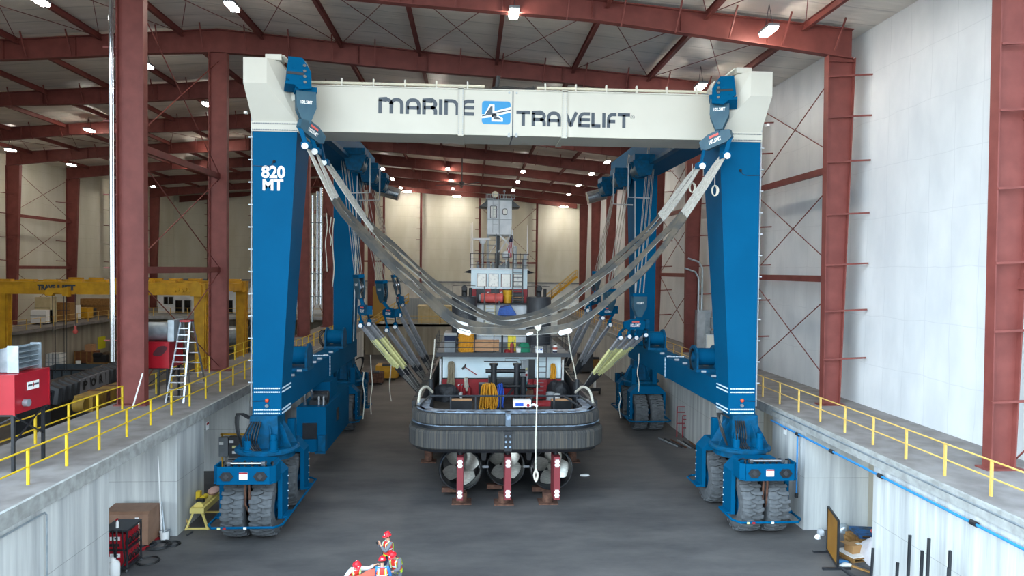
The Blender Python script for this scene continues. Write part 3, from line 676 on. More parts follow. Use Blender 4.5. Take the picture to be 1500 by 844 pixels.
def make_bogie(parent, loc):
    b = MB()
    b.box(-.5, .5, -2.3, 2.3, 2.66, 2.96)
    b.lathe([(0, -.3), (1.2, -.3), (1.2, 0), (1.42, 0), (1.42, .1), (1.3, .18), (0, .18)], (0, 0, 3.22), (0, 0, 1), 36)
    b.hull([(sx * .66, sy * .7, 3.1) for sx in (-1, 1) for sy in (-1, 1)] + [(sx * .6, sy * .62, 4.84) for sx in (-1, 1) for sy in (-1, 1)])
    for k in range(8):
        a = 2 * PI * (k + .5) / 8; d = V(math.cos(a), math.sin(a), 0); q = V(-d.y, d.x, 0) * .03
        tri = [d * 1.3 + V(0, 0, 3.4), d * .5 + V(0, 0, 3.4), d * .5 + V(0, 0, 4.65), d * .82 + V(0, 0, 4.3)]
        b.add([p + q for p in tri] + [p - q for p in tri], [(0, 1, 2, 3), (7, 6, 5, 4), (0, 4, 5, 1), (1, 5, 6, 2), (2, 6, 7, 3), (3, 7, 4, 0)])
    bo = b.build('bogie', BLUE_D, parent, origin=(0, 0, 0))
    bo.location = (0, 0, 0)
    for y0 in (-1.95, 1.95):
        P = [(-1.3, .85), (-1.3, 2.75), (-.85, 3.22), (.85, 3.22), (1.3, 2.75), (1.3, .85), (1.12, .85), (1.12, 2.66), (-1.12, 2.66), (-1.12, .85)]
        MB().prism(P, 'y', y0 - .5, y0 + .5).build('axle_fork', BLUE, bo)
        for x in (-1, 1):
            m = MB()
            for k in range(5): m.cyl((x * 1.3, y0 + .42, 1.1 + k * .33), (x * 1.33, y0 + .42, 1.1 + k * .33), .03, n=6)
            m.build('bolt_row', BOLT, bo)
        for x in (-.58, .58):
            t = tyre_mb().xf(Matrix.Translation((x, y0, 1.31))).build('tyre', RUBBER, bo, True)
        MB().cyl((-1.1, y0, 1.31), (1.1, y0, 1.31), .2).lathe([(0, -.02), (.6, -.02), (.62, .3), (.3, .34), (0, .34)], (.12 + .5, y0, 1.31), (1, 0, 0), 24).lathe([(0, -.02), (.6, -.02), (.62, .3), (.3, .34), (0, .34)], (-.62, y0, 1.31), (-1, 0, 0), 24).build('wheel_hub', BLUE, bo, True)
    # end guard with lamps (front end is -y)
    P = [(-1.22, -2.5), (-1.22, -3.2), (-1.05, -3.4), (1.05, -3.4), (1.22, -3.2), (1.22, -2.5)]
    m = MB()
    for i in range(5): m.bar((P[i][0], P[i][1], 2.98), (P[i + 1][0], P[i + 1][1], 2.98), .06, .72)
    m.box(-1.2, 1.2, -3.36, -2.45, 2.64, 2.7)
    g = m.build('end_guard', BLUE, bo)
    for x in (-.68, .68):
        MB().prism([(x - .28, 2.95), (x - .14, 3.13), (x + .14, 3.13), (x + .28, 2.95), (x + .14, 2.77), (x - .14, 2.77)], 'y', -3.47, -3.42).build('lamp_recess', BLKSTEEL, bo)
        MB().prism([(x - .12, 2.95), (x, 3.08), (x + .12, 2.95), (x, 2.82)], 'y', -3.5, -3.46).build('lamp', DKGREY, bo)
    MB().box(-.17, .17, -3.45, -3.43, 2.82, 3.12).build('sticker', PAPER, bo)
    MB().box(-.17, .17, -3.455, -3.445, 3.06, 3.12).build('sticker_band', BRED, bo)
    MB().cyl((-.75, -3.05, 3.38), (.75, -3.05, 3.38), .06, n=10).cbox((-.7, -3.05, 3.38), .16, .16, .16).cbox((.7, -3.05, 3.38), .16, .16, .16).build('steering_ram', STEEL, bo, True)
    for k in range(8):
        x = -1.0 + k * .28
        MB().tube(smoothpath([(x, -3.25, 2.8), (x + .1, -2.95, 3.4 - .05 * (k % 3)), (x - .06, -2.65, 3.3), (x + .03, -2.45, 3.0)], 3), .035, 5).build('hose', HOSE, bo)
    for x in (-.55, .55):
        MB().cyl((x, -1.02, 3.4), (x, -1.02, 3.85), .17).cyl((x, -1.02, 3.85), (x, -1.02, 4.1), .13).cyl((x, -1.02, 3.36), (x, -1.02, 3.44), .24).build('lift_cylinder', BLUE, bo, True)
        MB().bar((x * 1.4, 1.2, 3.1), (x * 1.4, 1.2, 4.35), .32, .3).build('post', BLUE, bo)
    for k in range(5):
        MB().tube(smoothpath([(-.5 + .1 * k, -.72, 4.6), (-.62 + .12 * k, -1.15, 4.2 - .05 * k), (-.55 + .1 * k, -1.1, 3.7), (-.3 + .1 * k, -1.15, 3.3)], 3), .035, 5).build('hose', HOSE, bo)
    for k in range(4): MB().tube(smoothpath([(-.7, -.2 - .1 * k, 4.7), (-1.1 - .05 * k, -.4, 4.9), (-1.15, -.5 - .1 * k, 4.3), (-.9, -.8, 3.5)], 3), .04, 5).build('hose', HOSE, bo)
    # bumper rail
    for sx in (1, -1): pass
    rl = MB().tube([(-1.5, -1.6, .86), (-1.5, -3.15, .86), (-1.25, -3.5, .86), (1.25, -3.5, .86), (1.5, -3.15, .86), (1.5, -.3, .86)], .05, 8)
    rl.tube([(1.5, -.3, .86), (1.5, 3.1, .86), (1.2, 3.4, .86), (-1.2, 3.4, .86), (-1.5, 3.1, .86), (-1.5, 1.6, .86)], .05, 8)
    for x in (-1.4, 1.4):
        for y in (-1.95, 1.95): rl.cbox((x, y, .88), .26, .8, .1)
    r = rl.build('bumper_rail', BLUE, bo, True)
    for x, mt in ((-.95, STRAPY), (-.72, BRED), (.1, PAPER)): MB().cbox((x, -3.55, .86), .12, .03, .08).build('reflector', mt, bo)
    for x in (-.07, .09):
        MB().tube([(x, -3.0, 2.7), (x * 1.2, -2.9, 1.6), (x + .1, -2.6, 1.1)], .05, 7).build('hose_spring', RUST, bo)
    return bo
bg = make_bogie(None, (0, 0, 0)); bg.parent = lift
bg.location = V(gx(-1, 11.0), 32.35, 0) - lift.location
def dup_part(src, loc, rz):
    c = src.copy(); COL.objects.link(c); c.location = loc; c.rotation_euler = (0, 0, rz)
    for ch in list(src.children): k = ch.copy(); COL.objects.link(k); k.parent = c
    return c
for s, y, rz in ((1, 32.35, 0), (-1, 52.0, PI), (1, 52.0, PI)): dup_part(bg, V(gx(s, 11.0), y, 0) - lift.location, rz)
# ================================================================ HOISTS AND SLINGS
def frame_from(dx, up=(0, 0, 1)):
    x = V(dx).normalized(); z = V(up); y = z.cross(x).normalized(); z = x.cross(y)
    return Matrix((x, y, z)).transposed()
def sheave_block(m, ml, c, R, w=.9, h=1.5, th=.34):
    """pair of cheek plates with rounded top, narrowing to the lug (local z up, plates in local x-z)"""
    P = [(-w / 2, h * .5), (w / 2, h * .5), (w / 2, -.05 * h), (w * .22, -h * .42), (w * .18, -h * .5), (-w * .18, -h * .5), (-w * .22, -h * .42), (-w / 2, -.05 * h)]
    for dy in (-th / 2, th / 2): 
        q = MB().prism(P, 'y', dy - .03, dy + .03); m.add([c + R @ V(p) for p in q.v], q.f)
    q = MB()
    for dy in (-.08, .08): q.cyl((0, dy - .03, .02), (0, dy + .03, .02), w * .45, n=18)
    ml.add([c + R @ V(p) for p in q.v], q.f)
    q = MB().box(-w * .55, w * .55, -th * .6, th * .6, h * .42, h * .56); return [(c + R @ V(p)) for p in q.v], q.f
def strap(par, a, b, side, f1, f2, yellow, n=3, spread=.16):
    """wire strops in sleeves from head a towards b: grey to f1, (yellow) to f2, black belt beyond"""
    a, b = V(a), V(b); d = b - a; sd = V(side).normalized()
    mid = a + d * f1; end = a + d * f2
    g = MB(); yl = MB()
    for k in range(n):
        o = sd * spread * (k - (n - 1) / 2)
        g.tube([a + o * .6, mid + o], .085, 6)
        if yellow: yl.tube([a + d * (f1 * .35) + o, end + o * 1.1 + d.normalized() * .12 * (k % 2)], .098, 6)
        else: g.tube([mid + o, end + o + d.normalized() * .15 * (k % 2)], .09, 6)
    g.build('wire_strop', STRAPG, par, True)
    if yellow: yl.build('yellow_sleeve', STRAPY, par, True)
    return end
def text_on(s, c, R, w, h, off):
    m = text_mb(s, -w / 2, w / 2, -h / 2, h / 2, -off, .004, .03); c = V(c)
    m.v = [tuple(c + R @ V(p)) for p in m.v]; return m
HC = lambda y: 1.8 + .017 * (y - 33)
def side_hoist(s, y, top, blk, sp, heads, ang, label, slabel, yellow, nst, group):
    t = root('hoist_block', label, 'hoist', blk, 'side hoist blocks')
    R = frame_from((math.cos(ang), math.sin(ang), 0), V(top) - V(blk))
    m, ml = MB(), MB(); vs, fs = sheave_block(m, ml, V(blk), R, .95, 1.5)
    m.build('cheek_plates', BLOCK, t); ml.build('sheave', STEEL, t, True); MB().add(vs, fs).build('top_bar', BLUE, t)
    text_on('102.5MT', V(blk) + R @ V(0, -.22, .2), R, .5, .16, .0).build('capacity_plate', PAPER, t)
    rp = MB()
    for k in range(6):
        o = R @ V((k - 2.5) * .14, (k % 2 - .5) * .25, .7)
        rp.tube([V(top) + V((k - 2.5) * .16 * math.cos(ang), (k - 2.5) * .22, 0), V(blk) + o], .022, 5)
    rp.build('hoist_rope', WIRE, t)
    sp = V(sp); MB().bar(V(blk) + R @ V(0, 0, -.7), sp + V(0, 0, .2), .14, .22).build('link', BLUE, t)
    R2 = frame_from((math.cos(ang), math.sin(ang), 0))
    q = MB().prism([(-.8, .2), (-.25, .38), (.25, .38), (.8, .2), (.8, -.15), (.55, -.3), (-.55, -.3), (-.8, -.15)], 'y', -.12, .12)
    MB().add([sp + R2 @ V(p) for p in q.v], q.f).build('spreader', BLUE, t)
    text_on('102.5MT', sp + R2 @ V(0, -.13, -.02), R2, .7, .2, .0).build('capacity_plate', PAPER, t)
    MB().cbox(sp + R2 @ V(0, -.13, .2), .5, .02, .1, R2).build('warning_sticker', SALMON, t)
    MB().add([sp + R2 @ V(p) for p in MB().box(.7, .95, -.2, .2, -.2, .35).v], MB().box(.7, .95, -.2, .2, -.2, .35).f).build('spreader_end', BLUE_D, t)
    cx = HC(y)
    for j, hd in enumerate(heads):
        hd = V(hd)
        e = sp + R2 @ V(-.7 + 1.4 * j / max(1, len(heads) - 1), 0, -.2)
        MB().bar(e, hd + V(0, 0, .35), .1, .16).ball(hd + V(0, 0, .22), .16, 8).cbox(hd, .34, .5, .22).build('shackle', BLUE, t)
        MB().cyl(hd + V(0, -.3, .02), hd + V(0, -.24, .02), .13, n=10).build('shackle_pin', PAPER, t)
    return t
def hull_sling(y, LH, RH, label, yellow, group, f=(.35, .5)):
    """one sling: strops on both sides and a black belt under the hull between them"""
    cx = HC(y); t = root('boat_sling', label, 'sling', (cx, y, .75), group)
    bl = []
    ends = []
    for s, H in ((-1, LH), (1, RH)):
        bil = V(cx + s * 4.66, y, 2.6)
        es = []
        for j, hd in enumerate(H):
            dy = (j - (len(H) - 1) / 2) * .55
            es.append(strap(t, hd, bil + V(0, dy, 0), (.75, .66 * s, 0), f[0], f[1] + .03 * j, yellow, 3, .19))
        ends.append((es, bil))
    n = len(LH)
    for j in range(n):
        dy = (j - (n - 1) / 2) * .55
        P = [ends[0][0][j], ends[0][1] + V(0, dy, 0), V(cx - 3.5, y + dy, 1.05), V(cx, y + dy, .62), V(cx + 3.5, y + dy, 1.05), ends[1][1] + V(0, dy, 0), ends[1][0][j]]
        SD = [V(.75, -.66, 0), V(.3, -.95, 0), V(0, -1, 0), V(0, -1, 0), V(0, -1, 0), V(-.3, -.95, 0), V(-.75, -.66, 0)]
        MB().ribbon(P, SD, .56, .09).build('belt', BELT, t)
        MB().ribbon(P, SD, .62, .03).build('belt_edge', EDGE, t)
# three stations along each side
def A(px, py, y): return at(px, py, Y=y)
st1L = [A(529, 477, 46), A(541, 475, 46.6)]; st1R = [A(908, 495, 45.4), A(921, 493, 45.8), A(931, 495, 46.2), A(945, 491, 46.6)]
side_hoist(-1, 46, A(505, 222, 45.6), A(527, 421, 46), A(533, 455, 46), st1L, -1.05, 'grey-blue hoist block with yellow-sleeved strops, nearest the left rear leg', '', True, 2, None)
side_hoist(1, 46, A(955, 215, 45.6), A(936, 448, 46), A(930, 476, 46), st1R, .15, 'large hoist block with wide blue spreader in front of the right rear leg', '', True, 4, None)
st2L = [A(567, 484, 50), A(579, 479, 50.6)]; st2R = [A(882, 466, 50), A(893, 476, 50.4)]
side_hoist(-1, 50, A(522, 232, 50.6), A(560, 428, 50), A(571, 459, 50), st2L, -.9, 'second hoist block left of the boat, with grey strops', '', False, 2, None)
side_hoist(1, 50, A(925, 228, 50.6), A(893, 440, 50), A(889, 456, 50), st2R, .6, 'second hoist block right of the boat, half behind the slack slings', '', False, 2, None)
st3L = [A(586, 462, 54), A(590, 447, 54.8)]; st3R = [A(866, 464, 54), A(860, 455, 54.8)]
side_hoist(-1, 55, A(540, 250, 55.6), A(581, 418, 54.4), A(585, 440, 54.4), st3L, -1.3, 'third hoist block left of the boat, edge-on and darkest', '', False, 2, None)
side_hoist(1, 55, A(906, 250, 55.6), A(873, 413, 54.4), A(870, 440, 54.4), st3R, 1.0, 'third hoist block right of the boat, beside the back wall column', '', False, 2, None)
hull_sling(46, st1L, [st1R[0], st1R[2]], 'boat sling with pale yellow sleeves holding the hull nearest the stern', True, 'slings under the hull', (.5, .52))
tt = hull_sling(46.9, [A(533, 476, 46.9), A(545, 474, 47.3)], [st1R[1], st1R[3]], 'boat sling just ahead of the nearest one, also with pale yellow sleeves', True, 'slings under the hull', (.5, .52))
hull_sling(50.3, st2L, st2R, 'boat sling with grey sleeves in the middle of the three hoist pairs', False, 'slings under the hull', (.5, .55))
hull_sling(54.4, st3L, st3R, 'boat sling with grey sleeves farthest from the stern', False, 'slings under the hull', (.45, .6))

# front hoist: chains of blocks leaning in along the white beam, slack slings between them
def front_hoist(s, pts, label):
    """pts: trolley, block, spreader, [heads]"""
    tr, b0, b1, spd, heads = pts
    t = root('hoist_block', label, 'hoist', b1, 'front hoist blocks')
    x = V(s, 0, 0)
    # trolley plates
    d = (V(b0) - V(tr)); R = frame_from(V(0, 0, 0) + (V(1, .35 * -s, 0)), -d)
    m = MB()
    for dy in (-.3, .3):
        q = MB().prism([(-.35, .75), (.25, .75), (.6, .1), (.6, -.7), (.1, -.8), (-.45, -.3)] if s < 0 else [(.35, .75), (-.25, .75), (-.6, .1), (-.6, -.7), (-.1, -.8), (.45, -.3)], 'y', dy - .04, dy + .04)
        m.add([V(tr) + R @ V(p) for p in q.v], q.f)
    q = MB().box(-.5, .5, -.35, .35, -.6, -.45); m.add([V(tr) + R @ V(p) for p in q.v], q.f)
    for k in range(5):
        q = MB().cyl((-.3 + .15 * k, -.36, .5 - .25 * k), (-.3 + .15 * k, -.32, .5 - .25 * k), .06, n=8); m.add([V(tr) + R @ V(p) for p in q.v], q.f)
    m.build('trolley_plates', BLUE, t)
    for k in range(4):
        c = V(tr) + R @ V(.32 * (1 if s < 0 else -1), -.36, .35 - .27 * k); MB().cyl(c, c - R @ V(0, .04, 0), .07, n=10).build('pin', STEEL, t, True)
    MB().add([V(tr) + R @ V(p) for p in MB().box(-.42, .3, -.37, -.35, -.12, .0).v], MB().box(0, 1, 0, 1, 0, 1).f).build('slot_plate', DKGREY, t)
    sh = MB()
    for dy in (-.15, .15): sh.cyl(V(tr) + R @ V(-.1 * s, dy - .04, .35), V(tr) + R @ V(-.1 * s, dy + .04, .35), .45, n=18)
    sh.build('sheave', STEEL, t, True)
    m, ml = MB(), MB(); d2 = V(tr) - V(b1); R = frame_from(V(1, .4 * -s, 0), d2)
    vs, fs = sheave_block(m, ml, V(b1), R, .85, 1.6, .4)
    m.build('cheek_plates', BLOCK, t); ml.build('sheave', STEEL, t, True); MB().add(vs, fs).build('top_bar', BLUE, t)
    text_on('102.5MT', V(b1) + R @ V(0, -.26, .15), R, .5, .16, 0).build('capacity_plate', PAPER, t)
    rp = MB()
    for k in range(4): rp.tube([V(tr) + R @ V(.25 * s * 0 + (k - 1.5) * .12, -.1, -.2), V(b1) + R @ V((k - 1.5) * .14, -.05, .6)], .02, 5)
    rp.build('hoist_rope', WIRE, t)
    spd = V(spd); MB().bar(V(b1) + R @ V(0, 0, -.75), spd + V(0, 0, .2), .14, .25).build('link', BLUE, t)
    h0, h1 = V(heads[0]), V(heads[-1]); ax = (h1 - h0).normalized() if s > 0 else V(.5, .8, -.35).normalized()
    if s > 0: ax = -ax
    R2 = frame_from(ax)
    q = MB().prism([(-.75, .18), (-.25, .36), (.25, .36), (.75, .18), (.75, -.18), (.5, -.3), (-.5, -.3), (-.75, -.18)], 'y', -.13, .13)
    MB().add([spd + R2 @ V(p) for p in q.v], q.f).build('spreader', BLOCK, t)
    text_on('102.5MT', spd + R2 @ V(0, -.14, -.04), R2, .6, .18, 0).build('capacity_plate', PAPER, t)
    MB().cbox(spd + R2 @ V(0, -.14, .18), .45, .02, .1, R2).build('warning_sticker', SALMON, t)
    for j, hd in enumerate(heads):
        hd = V(hd); e = spd + R2 @ V((-.65 + 1.3 * j / (len(heads) - 1)) * (1 if s < 0 else -1) * (1), 0, -.15)
        MB().bar(e, hd, .1, .18).cbox(hd, .36, .5, .26).build('shackle', BLUE, t)
        MB().cyl(hd + V(0, -.32, -.05), hd + V(0, -.25, -.05), .14, n=12).build('shackle_pin', PAPER, t)
LHD = [at(449, 214, Y=30.9), at(463, 222, Y=31.7), at(476, 238, Y=33.6)]
RHD = [at(1062, 228, Y=31.1), at(1026, 243, Y=31.9)]
front_hoist(-1, (at(434, 112, Y=31.6), 0 or at(440, 130, Y=31.5), at(448, 158, Y=31.5), at(456, 193, Y=31.5), LHD), 'hoist block chain leaning inward from the left white corner box')
front_hoist(1, (at(1063, 138, Y=31.6), at(1055, 150, Y=31.5), at(1054, 168, Y=31.5), at(1049, 205, Y=31.5), RHD), 'hoist block chain leaning inward from the right white corner box')
def slack(L0, R0, path, y, label, wl, wr, tilt, wid=.5):
    t = root('slack_sling', label, 'sling', at(750, 480, Y=y), 'slack slings hanging over the stern')
    pts = [V(L0)] + [at(px, py, Y=y) for px, py in path] + [V(R0)]
    P = smoothpath(pts, 8); n = len(P)
    for p in P[2:-2]: p.z += .03 * math.sin(p.x * 2.3 + y * 3)
    # wire ends: five strops fanning into the belt
    for a, b in ((0, wl), (wr, n - 1)):
        m = MB()
        for k in range(5):
            seq = [P[i] + V(0, 0, 1) * 0 + V(.0, (k - 2) * .1, (k - 2) * .045) * min(1, .45 + .1 * min(i - a if a == 0 else b - i, 6)) for i in range(a, b + 1)]
            m.tube(seq, .034, 5)
        m.build('wire_strop', WIRE, t, True)
    sides = []
    for i in range(n):
        tw = tilt + .18 * math.sin(i * .35 + y); sides.append(V(0, math.cos(tw), math.sin(tw)))
    Q = P[wl:wr + 1]
    MB().ribbon(Q, sides[wl:wr + 1], wid, .05).build('belt', BELTG, t)
    for sg in (-1, 1): MB().tube([p + sides[wl + i] * (sg * wid / 2) for i, p in enumerate(Q)], .02, 5).build('belt_edge', EDGE, t)
    return t, P
A_ = [(488, 291), (519, 333), (564, 382), (609, 424), (644, 458), (671, 477), (698, 484), (743, 487), (790, 485), (834, 479), (877, 452), (930, 408), (966, 368), (1004, 317)]
B_ = [(494, 290), (522, 326), (567, 374), (611, 415), (646, 449), (673, 468), (700, 477), (743, 480), (787, 473), (832, 457), (877, 430), (921, 394), (966, 349), (1000, 311)]
C_ = [(546, 338), (575, 366), (609, 399), (645, 430), (680, 453), (716, 469), (745, 473), (790, 464), (830, 444), (859, 423), (921, 371), (970, 322)]
D_ = [(535, 318), (575, 357), (609, 389), (645, 419), (680, 443), (716, 461), (745, 467), (790, 457), (830, 435), (859, 414), (921, 362), (966, 315)]
t1, _ = slack(LHD[0], RHD[0], A_, 31.0, 'lowest slack sling, its worn belt nearest the camera', 8, 8 * 14, .8, .36)
t2, _ = slack(LHD[1], RHD[0] + V(0, .5, .05), B_, 31.9, 'slack sling hanging just behind the lowest one', 8, 8 * 14, .75, .34)
t3, _ = slack(LHD[2], RHD[1], C_, 33.6, 'upper slack sling, second from the back', 8, 8 * 12, .7, .27)
t4, _ = slack(LHD[2] + V(.1, .6, .0), RHD[1] + V(0, .7, 0), D_, 34.4, 'rearmost and highest of the slack slings', 8, 8 * 12, .7, .27)
for k, (px, py, par, y) in enumerate(((676, 475, t2, 31.6), (680, 486, t1, 30.9), (828, 486, t1, 30.9), (776, 489, t1, 30.8))):
    c = at(px, py, Y=y); R = frame_from((.95, 0, -.25 if px < 750 else .25))
    q = MB()
    P_ = arc(.2, 0, .11, .11, -90, 90, 6) + arc(-.2, 0, .11, .11, 90, 270, 6)
    q.prism(P_, 'y', -.05, .05)
    MB().add([c + R @ V(p) * (1 if px != 776 else .5) for p in q.v], q.f).build('connector_link', HWHITE, par)
m = at(787, 480, Y=31.05)
t = root('tag_line', 'long pale rope with a spliced end dangling in front of the stern', 'rope', at(786, 704, Y=31.0))
MB().tube(smoothpath([at(787, 480, Y=30.9), at(787, 560, Y=30.9), at(785, 640, Y=30.95), at(785, 690, Y=31.0)], 4), .03, 6).build('rope', ROPEW, t)
MB().tube(smoothpath([at(785, 688, Y=31.0), at(782.5, 696, Y=31.0), at(785, 705, Y=31.0), at(787.5, 696, Y=31.0), at(785, 688, Y=31.0)], 5), .05, 6).build('eye_splice', ROPEW, t)
MB().ball(at(787, 480, Y=30.9), .11, 10).tube(smoothpath([at(784, 478, Y=30.9), at(789, 484, Y=30.85), at(792, 476, Y=30.9)], 4), .05, 6).build('knot', ROPEW, t)
for (xa, ya, xb, yb, y, lb) in ((637, 497, 630, 561, 40, 'pale rope hanging from the left sling down to the boat deck'), (832, 489, 846, 565, 40, 'pale rope hanging from the right sling link down to the boat deck')):
    sgn = -1 if xa < 700 else 1
    solo('tag_line', MB().tube(smoothpath([at(xa, ya, Y=y), at((xa * 2 + xb) / 3 - sgn * 1, (ya * 2 + yb) / 3, Y=y), at((xa + 2 * xb) / 3, (ya + 2 * yb) / 3, Y=y), at(xb, yb, Y=y)], 5), .035, 6), ROPEW, lb, 'rope')
def hangcoil(x0, y0, y1, Y, r, lb):
    t = root('rope_coil', lb, 'rope', at(x0, y1, Y=Y))
    a, b = at(x0, y0, Y=Y), at(x0, y1, Y=Y)
    MB().tube([at(x0, y0 - 28, Y=Y), a], .02, 5).build('rope', ROPEW, t)
    m = MB(); L = a.z - b.z
    for k in range(3):
        m.tube([V(a.x + (.1 + .03 * k) * math.sin(q) * 1.0, Y - .03 * k, (a.z + b.z) / 2 + L / 2 * math.cos(q)) for q in [2 * PI * i / 14 for i in range(14)]], .025, 5, closed=True)
    m.build('coil', ROPEW, t)
hangcoil(1047, 272, 287, 31.4, .1, 'small rope coil hanging in front of the right blue leg')
hangcoil(1014, 268, 282, 32.6, .1, 'small rope coil hanging beside the right red column, left of the right leg')
# limp ropes hanging near the left leg and below the hoists
for i, (px, pa, pb, y) in enumerate(((478, 312, 398, 44), (484, 318, 360, 44), (488, 320, 420, 44), (533, 545, 614, 44), (544, 520, 607, 44.5), (572, 500, 588, 47), (908, 575, 613, 44), (935, 518, 574, 44.5))):
    P = [at(px + 1.5 * math.sin(k * 2.1 + i), pa + (pb - pa) * k / 4, Y=y) for k in range(5)]
    solo('loose_rope', MB().tube(smoothpath(P, 4), .03, 5), ROPEW, 'loose pale rope hanging limp %s' % ['beside the chrome pipes, leftmost of three', 'beside the chrome pipes, shortest of three', 'beside the chrome pipes, rightmost of three', 'beside the left rear bogie, reaching lowest', 'between the left rear bogie and the yellow strops', 'under the second left hoist', 'beside the right rear bogie, below the strops', 'over the right rear wheels'][i], 'rope', 'loose ropes')
# ================================================================ THE TUGBOAT
tug = root('tugboat', 'tugboat with black hull, pale blue deckhouse and tall white lookout tower, seen from its stern', 'boat', (1.9, 45, 0))
def bx(y): return 1.8 + .017 * (y - 33)
# hull loft -----------------------------------------------------------------------
ST = [  # y, half beam, deck-edge z, bilge z, bottom z, bottom half width
 (33.1, 3.2, 4.7, 3.3, 3.0, 2.6), (33.6, 4.0, 4.7, 3.2, 2.85, 3.0), (34.8, 4.5, 4.7, 3.1, 2.75, 3.2), (37, 4.62, 4.6, 2.8, 2.5, 3.3), (40, 4.65, 4.5, 2.2, 1.5, 3.4),
 (43, 4.65, 4.45, 1.7, .8, 3.5), (50, 4.65, 4.5, 1.6, .68, 3.5), (58, 4.5, 4.9, 1.6, .68, 3.0), (64, 3.4, 5.5, 2.0, .75, 1.6), (69, .5, 6.3, 3.5, 1.4, .1)]
m = MB(); n = 0; first = len(m.v)
for y, b, zd, zb, z0, bw in ST:
    c = bx(y)
    half = [(b, zd), (b, (zd + zb) / 2), (b * .985, zb), ((b + bw) / 2 + .1, (zb + z0) / 2 - .1), (bw, z0), (0, z0 - .05)]
    ring = [(c - x, y, z) for x, z in half] + [(c + x, y, z) for x, z in half[-2::-1]]
    n = len(ring); m.v += ring
for i in range(len(ST) - 1):
    for k in range(n - 1): m.f.append((i * n + k, i * n + k + 1, (i + 1) * n + k + 1, (i + 1) * n + k))
m.f.append(tuple(range(n)))
m.build('hull', HULLK, tug, True)
m = MB(); DZ = 3.12
dk = [(y, b - .12) for y, b, *_ in ST[:-1]]
m.add([(bx(y) - b, y, DZ) for y, b in dk] + [(bx(y) + b, y, DZ) for y, b in dk], [(i, i + 1, len(dk) + i + 1, len(dk) + i) for i in range(len(dk) - 1)])
m.build('deck', DECKP, tug)
# bulwark inner faces and cap
m = MB()
for s in (-1, 1):
    P = [V(bx(y) + s * (b - .06), y, zd) for y, b, zd, *_ in ST[1:8]]
    for a, b in zip(P[:-1], P[1:]): m.bar(a, b, .18, .08); m.bar(a + V(-s * .04, 0, -.7), b + V(-s * .04, 0, -.7), .05, 1.4)
m.box(bx(33) - 3.3, bx(33) + 3.3, 33.15, 33.3, 3.1, 4.72)
m.build('bulwark', BLKSTEEL, tug)
# fenders: two laminated bands wrapped round the stern
def upath(hw, y0, r, ye, z, n=8):
    c = 1.8; P = [(c - hw, ye, z), (c - hw, (ye + y0 + r) / 2, z)] + [(c - hw + r - r * math.cos(a), y0 + r - r * math.sin(a), z) for a in [PI / 2 * k / n for k in range(n + 1)]]
    L = 9; P += [(c - hw + r + (2 * hw - 2 * r) * k / L, y0 - .12 * math.sin(PI * k / L), z) for k in range(1, L)]
    P += [(c + hw - r + r * math.sin(a), y0 + r - r * math.cos(a), z) for a in [PI / 2 * k / n for k in range(n + 1)]] + [(c + hw, (ye + y0 + r) / 2, z), (c + hw, ye, z)]
    return [V(p) for p in P]
def lam(nt, b):
    """tyre-strip laminations: fine upright bands of rubber"""
    N, L = nt.nodes, nt.links
    uv = N.new('ShaderNodeUVMap'); mp = N.new('ShaderNodeMapping'); mp.inputs['Scale'].default_value = (1.7, .06, 1); L.new(uv.outputs[0], mp.inputs[0])
    nz = N.new('ShaderNodeTexNoise'); nz.inputs['Scale'].default_value = 9; nz.inputs['Detail'].default_value = 5; L.new(mp.outputs[0], nz.inputs['Vector'])
    cr = N.new('ShaderNodeValToRGB'); e = cr.color_ramp.elements; e[0].position = .3; e[0].color = lin('#232425'); e[1].position = .75; e[1].color = lin('#54534f')
    k = cr.color_ramp.elements.new(.5); k.color = lin('#3b3b3b'); k = cr.color_ramp.elements.new(.64); k.color = lin('#4d4840')
    L.new(nz.outputs['Fac'], cr.inputs[0]); L.new(cr.outputs[0], b.inputs['Base Color'])
    bp = N.new('ShaderNodeBump'); bp.inputs['Strength'].default_value = .6; bp.inputs['Distance'].default_value = .05; L.new(nz.outputs['Fac'], bp.inputs['Height']); L.new(bp.outputs[0], b.inputs['Normal'])
LAM = mat('laminated_rubber', '#55585a', .8, extra=lam)
def band(name, path, prof, mt, cut=None):
    """sweep (outward, z) profile along a plan path; UV.x = metres along, UV.y = round the profile"""
    m = MB(); k = len(prof); ln = [0]
    for a, b in zip(path[:-1], path[1:]): ln.append(ln[-1] + (b - a).length)
    for i, p in enumerate(path):
        t = (path[min(i + 1, len(path) - 1)] - path[max(i - 1, 0)]).normalized(); o = V(t.y, -t.x, 0)
        for u, z in prof: m.v.append(tuple(p + o * -u * -1 + V(0, 0, z)))
    N = len(path)
    for i in range(N - 1):
        for j in range(k): m.f.append((i * k + j, (i + 1) * k + j, (i + 1) * k + (j + 1) % k, i * k + (j + 1) % k))
    m.f.append(tuple(range(k))); m.f.append(tuple((N - 1) * k + j for j in range(k))[::-1])
    ob = m.build(name, mt, tug, True); me = ob.data
    uv = me.uv_layers.new(name='UVMap')
    for lp in me.loops:
        vi = lp.vertex_index; uv.data[lp.index].uv = (ln[vi // k], (vi % k) * .3)
    return ob
up = upath(4.55, 32.95, 1.7, 36.6, 0); lo = upath(4.68, 32.75, 1.7, 36.9, 0)
mid = len(up) // 2
def half(path, s):
    c = 1.8
    if s < 0:
        P = [p for p in path if p.x < c - .14]; return P + [V(c - .14, path[mid].y, 0)]
    P = [p for p in path if p.x > c + .14]; return [V(c + .14, path[mid].y, 0)] + P
upf = [(-.5, 4.12), (.02, 4.12), (.1, 4.2), (.1, 4.56), (.02, 4.66), (-.5, 4.7)]
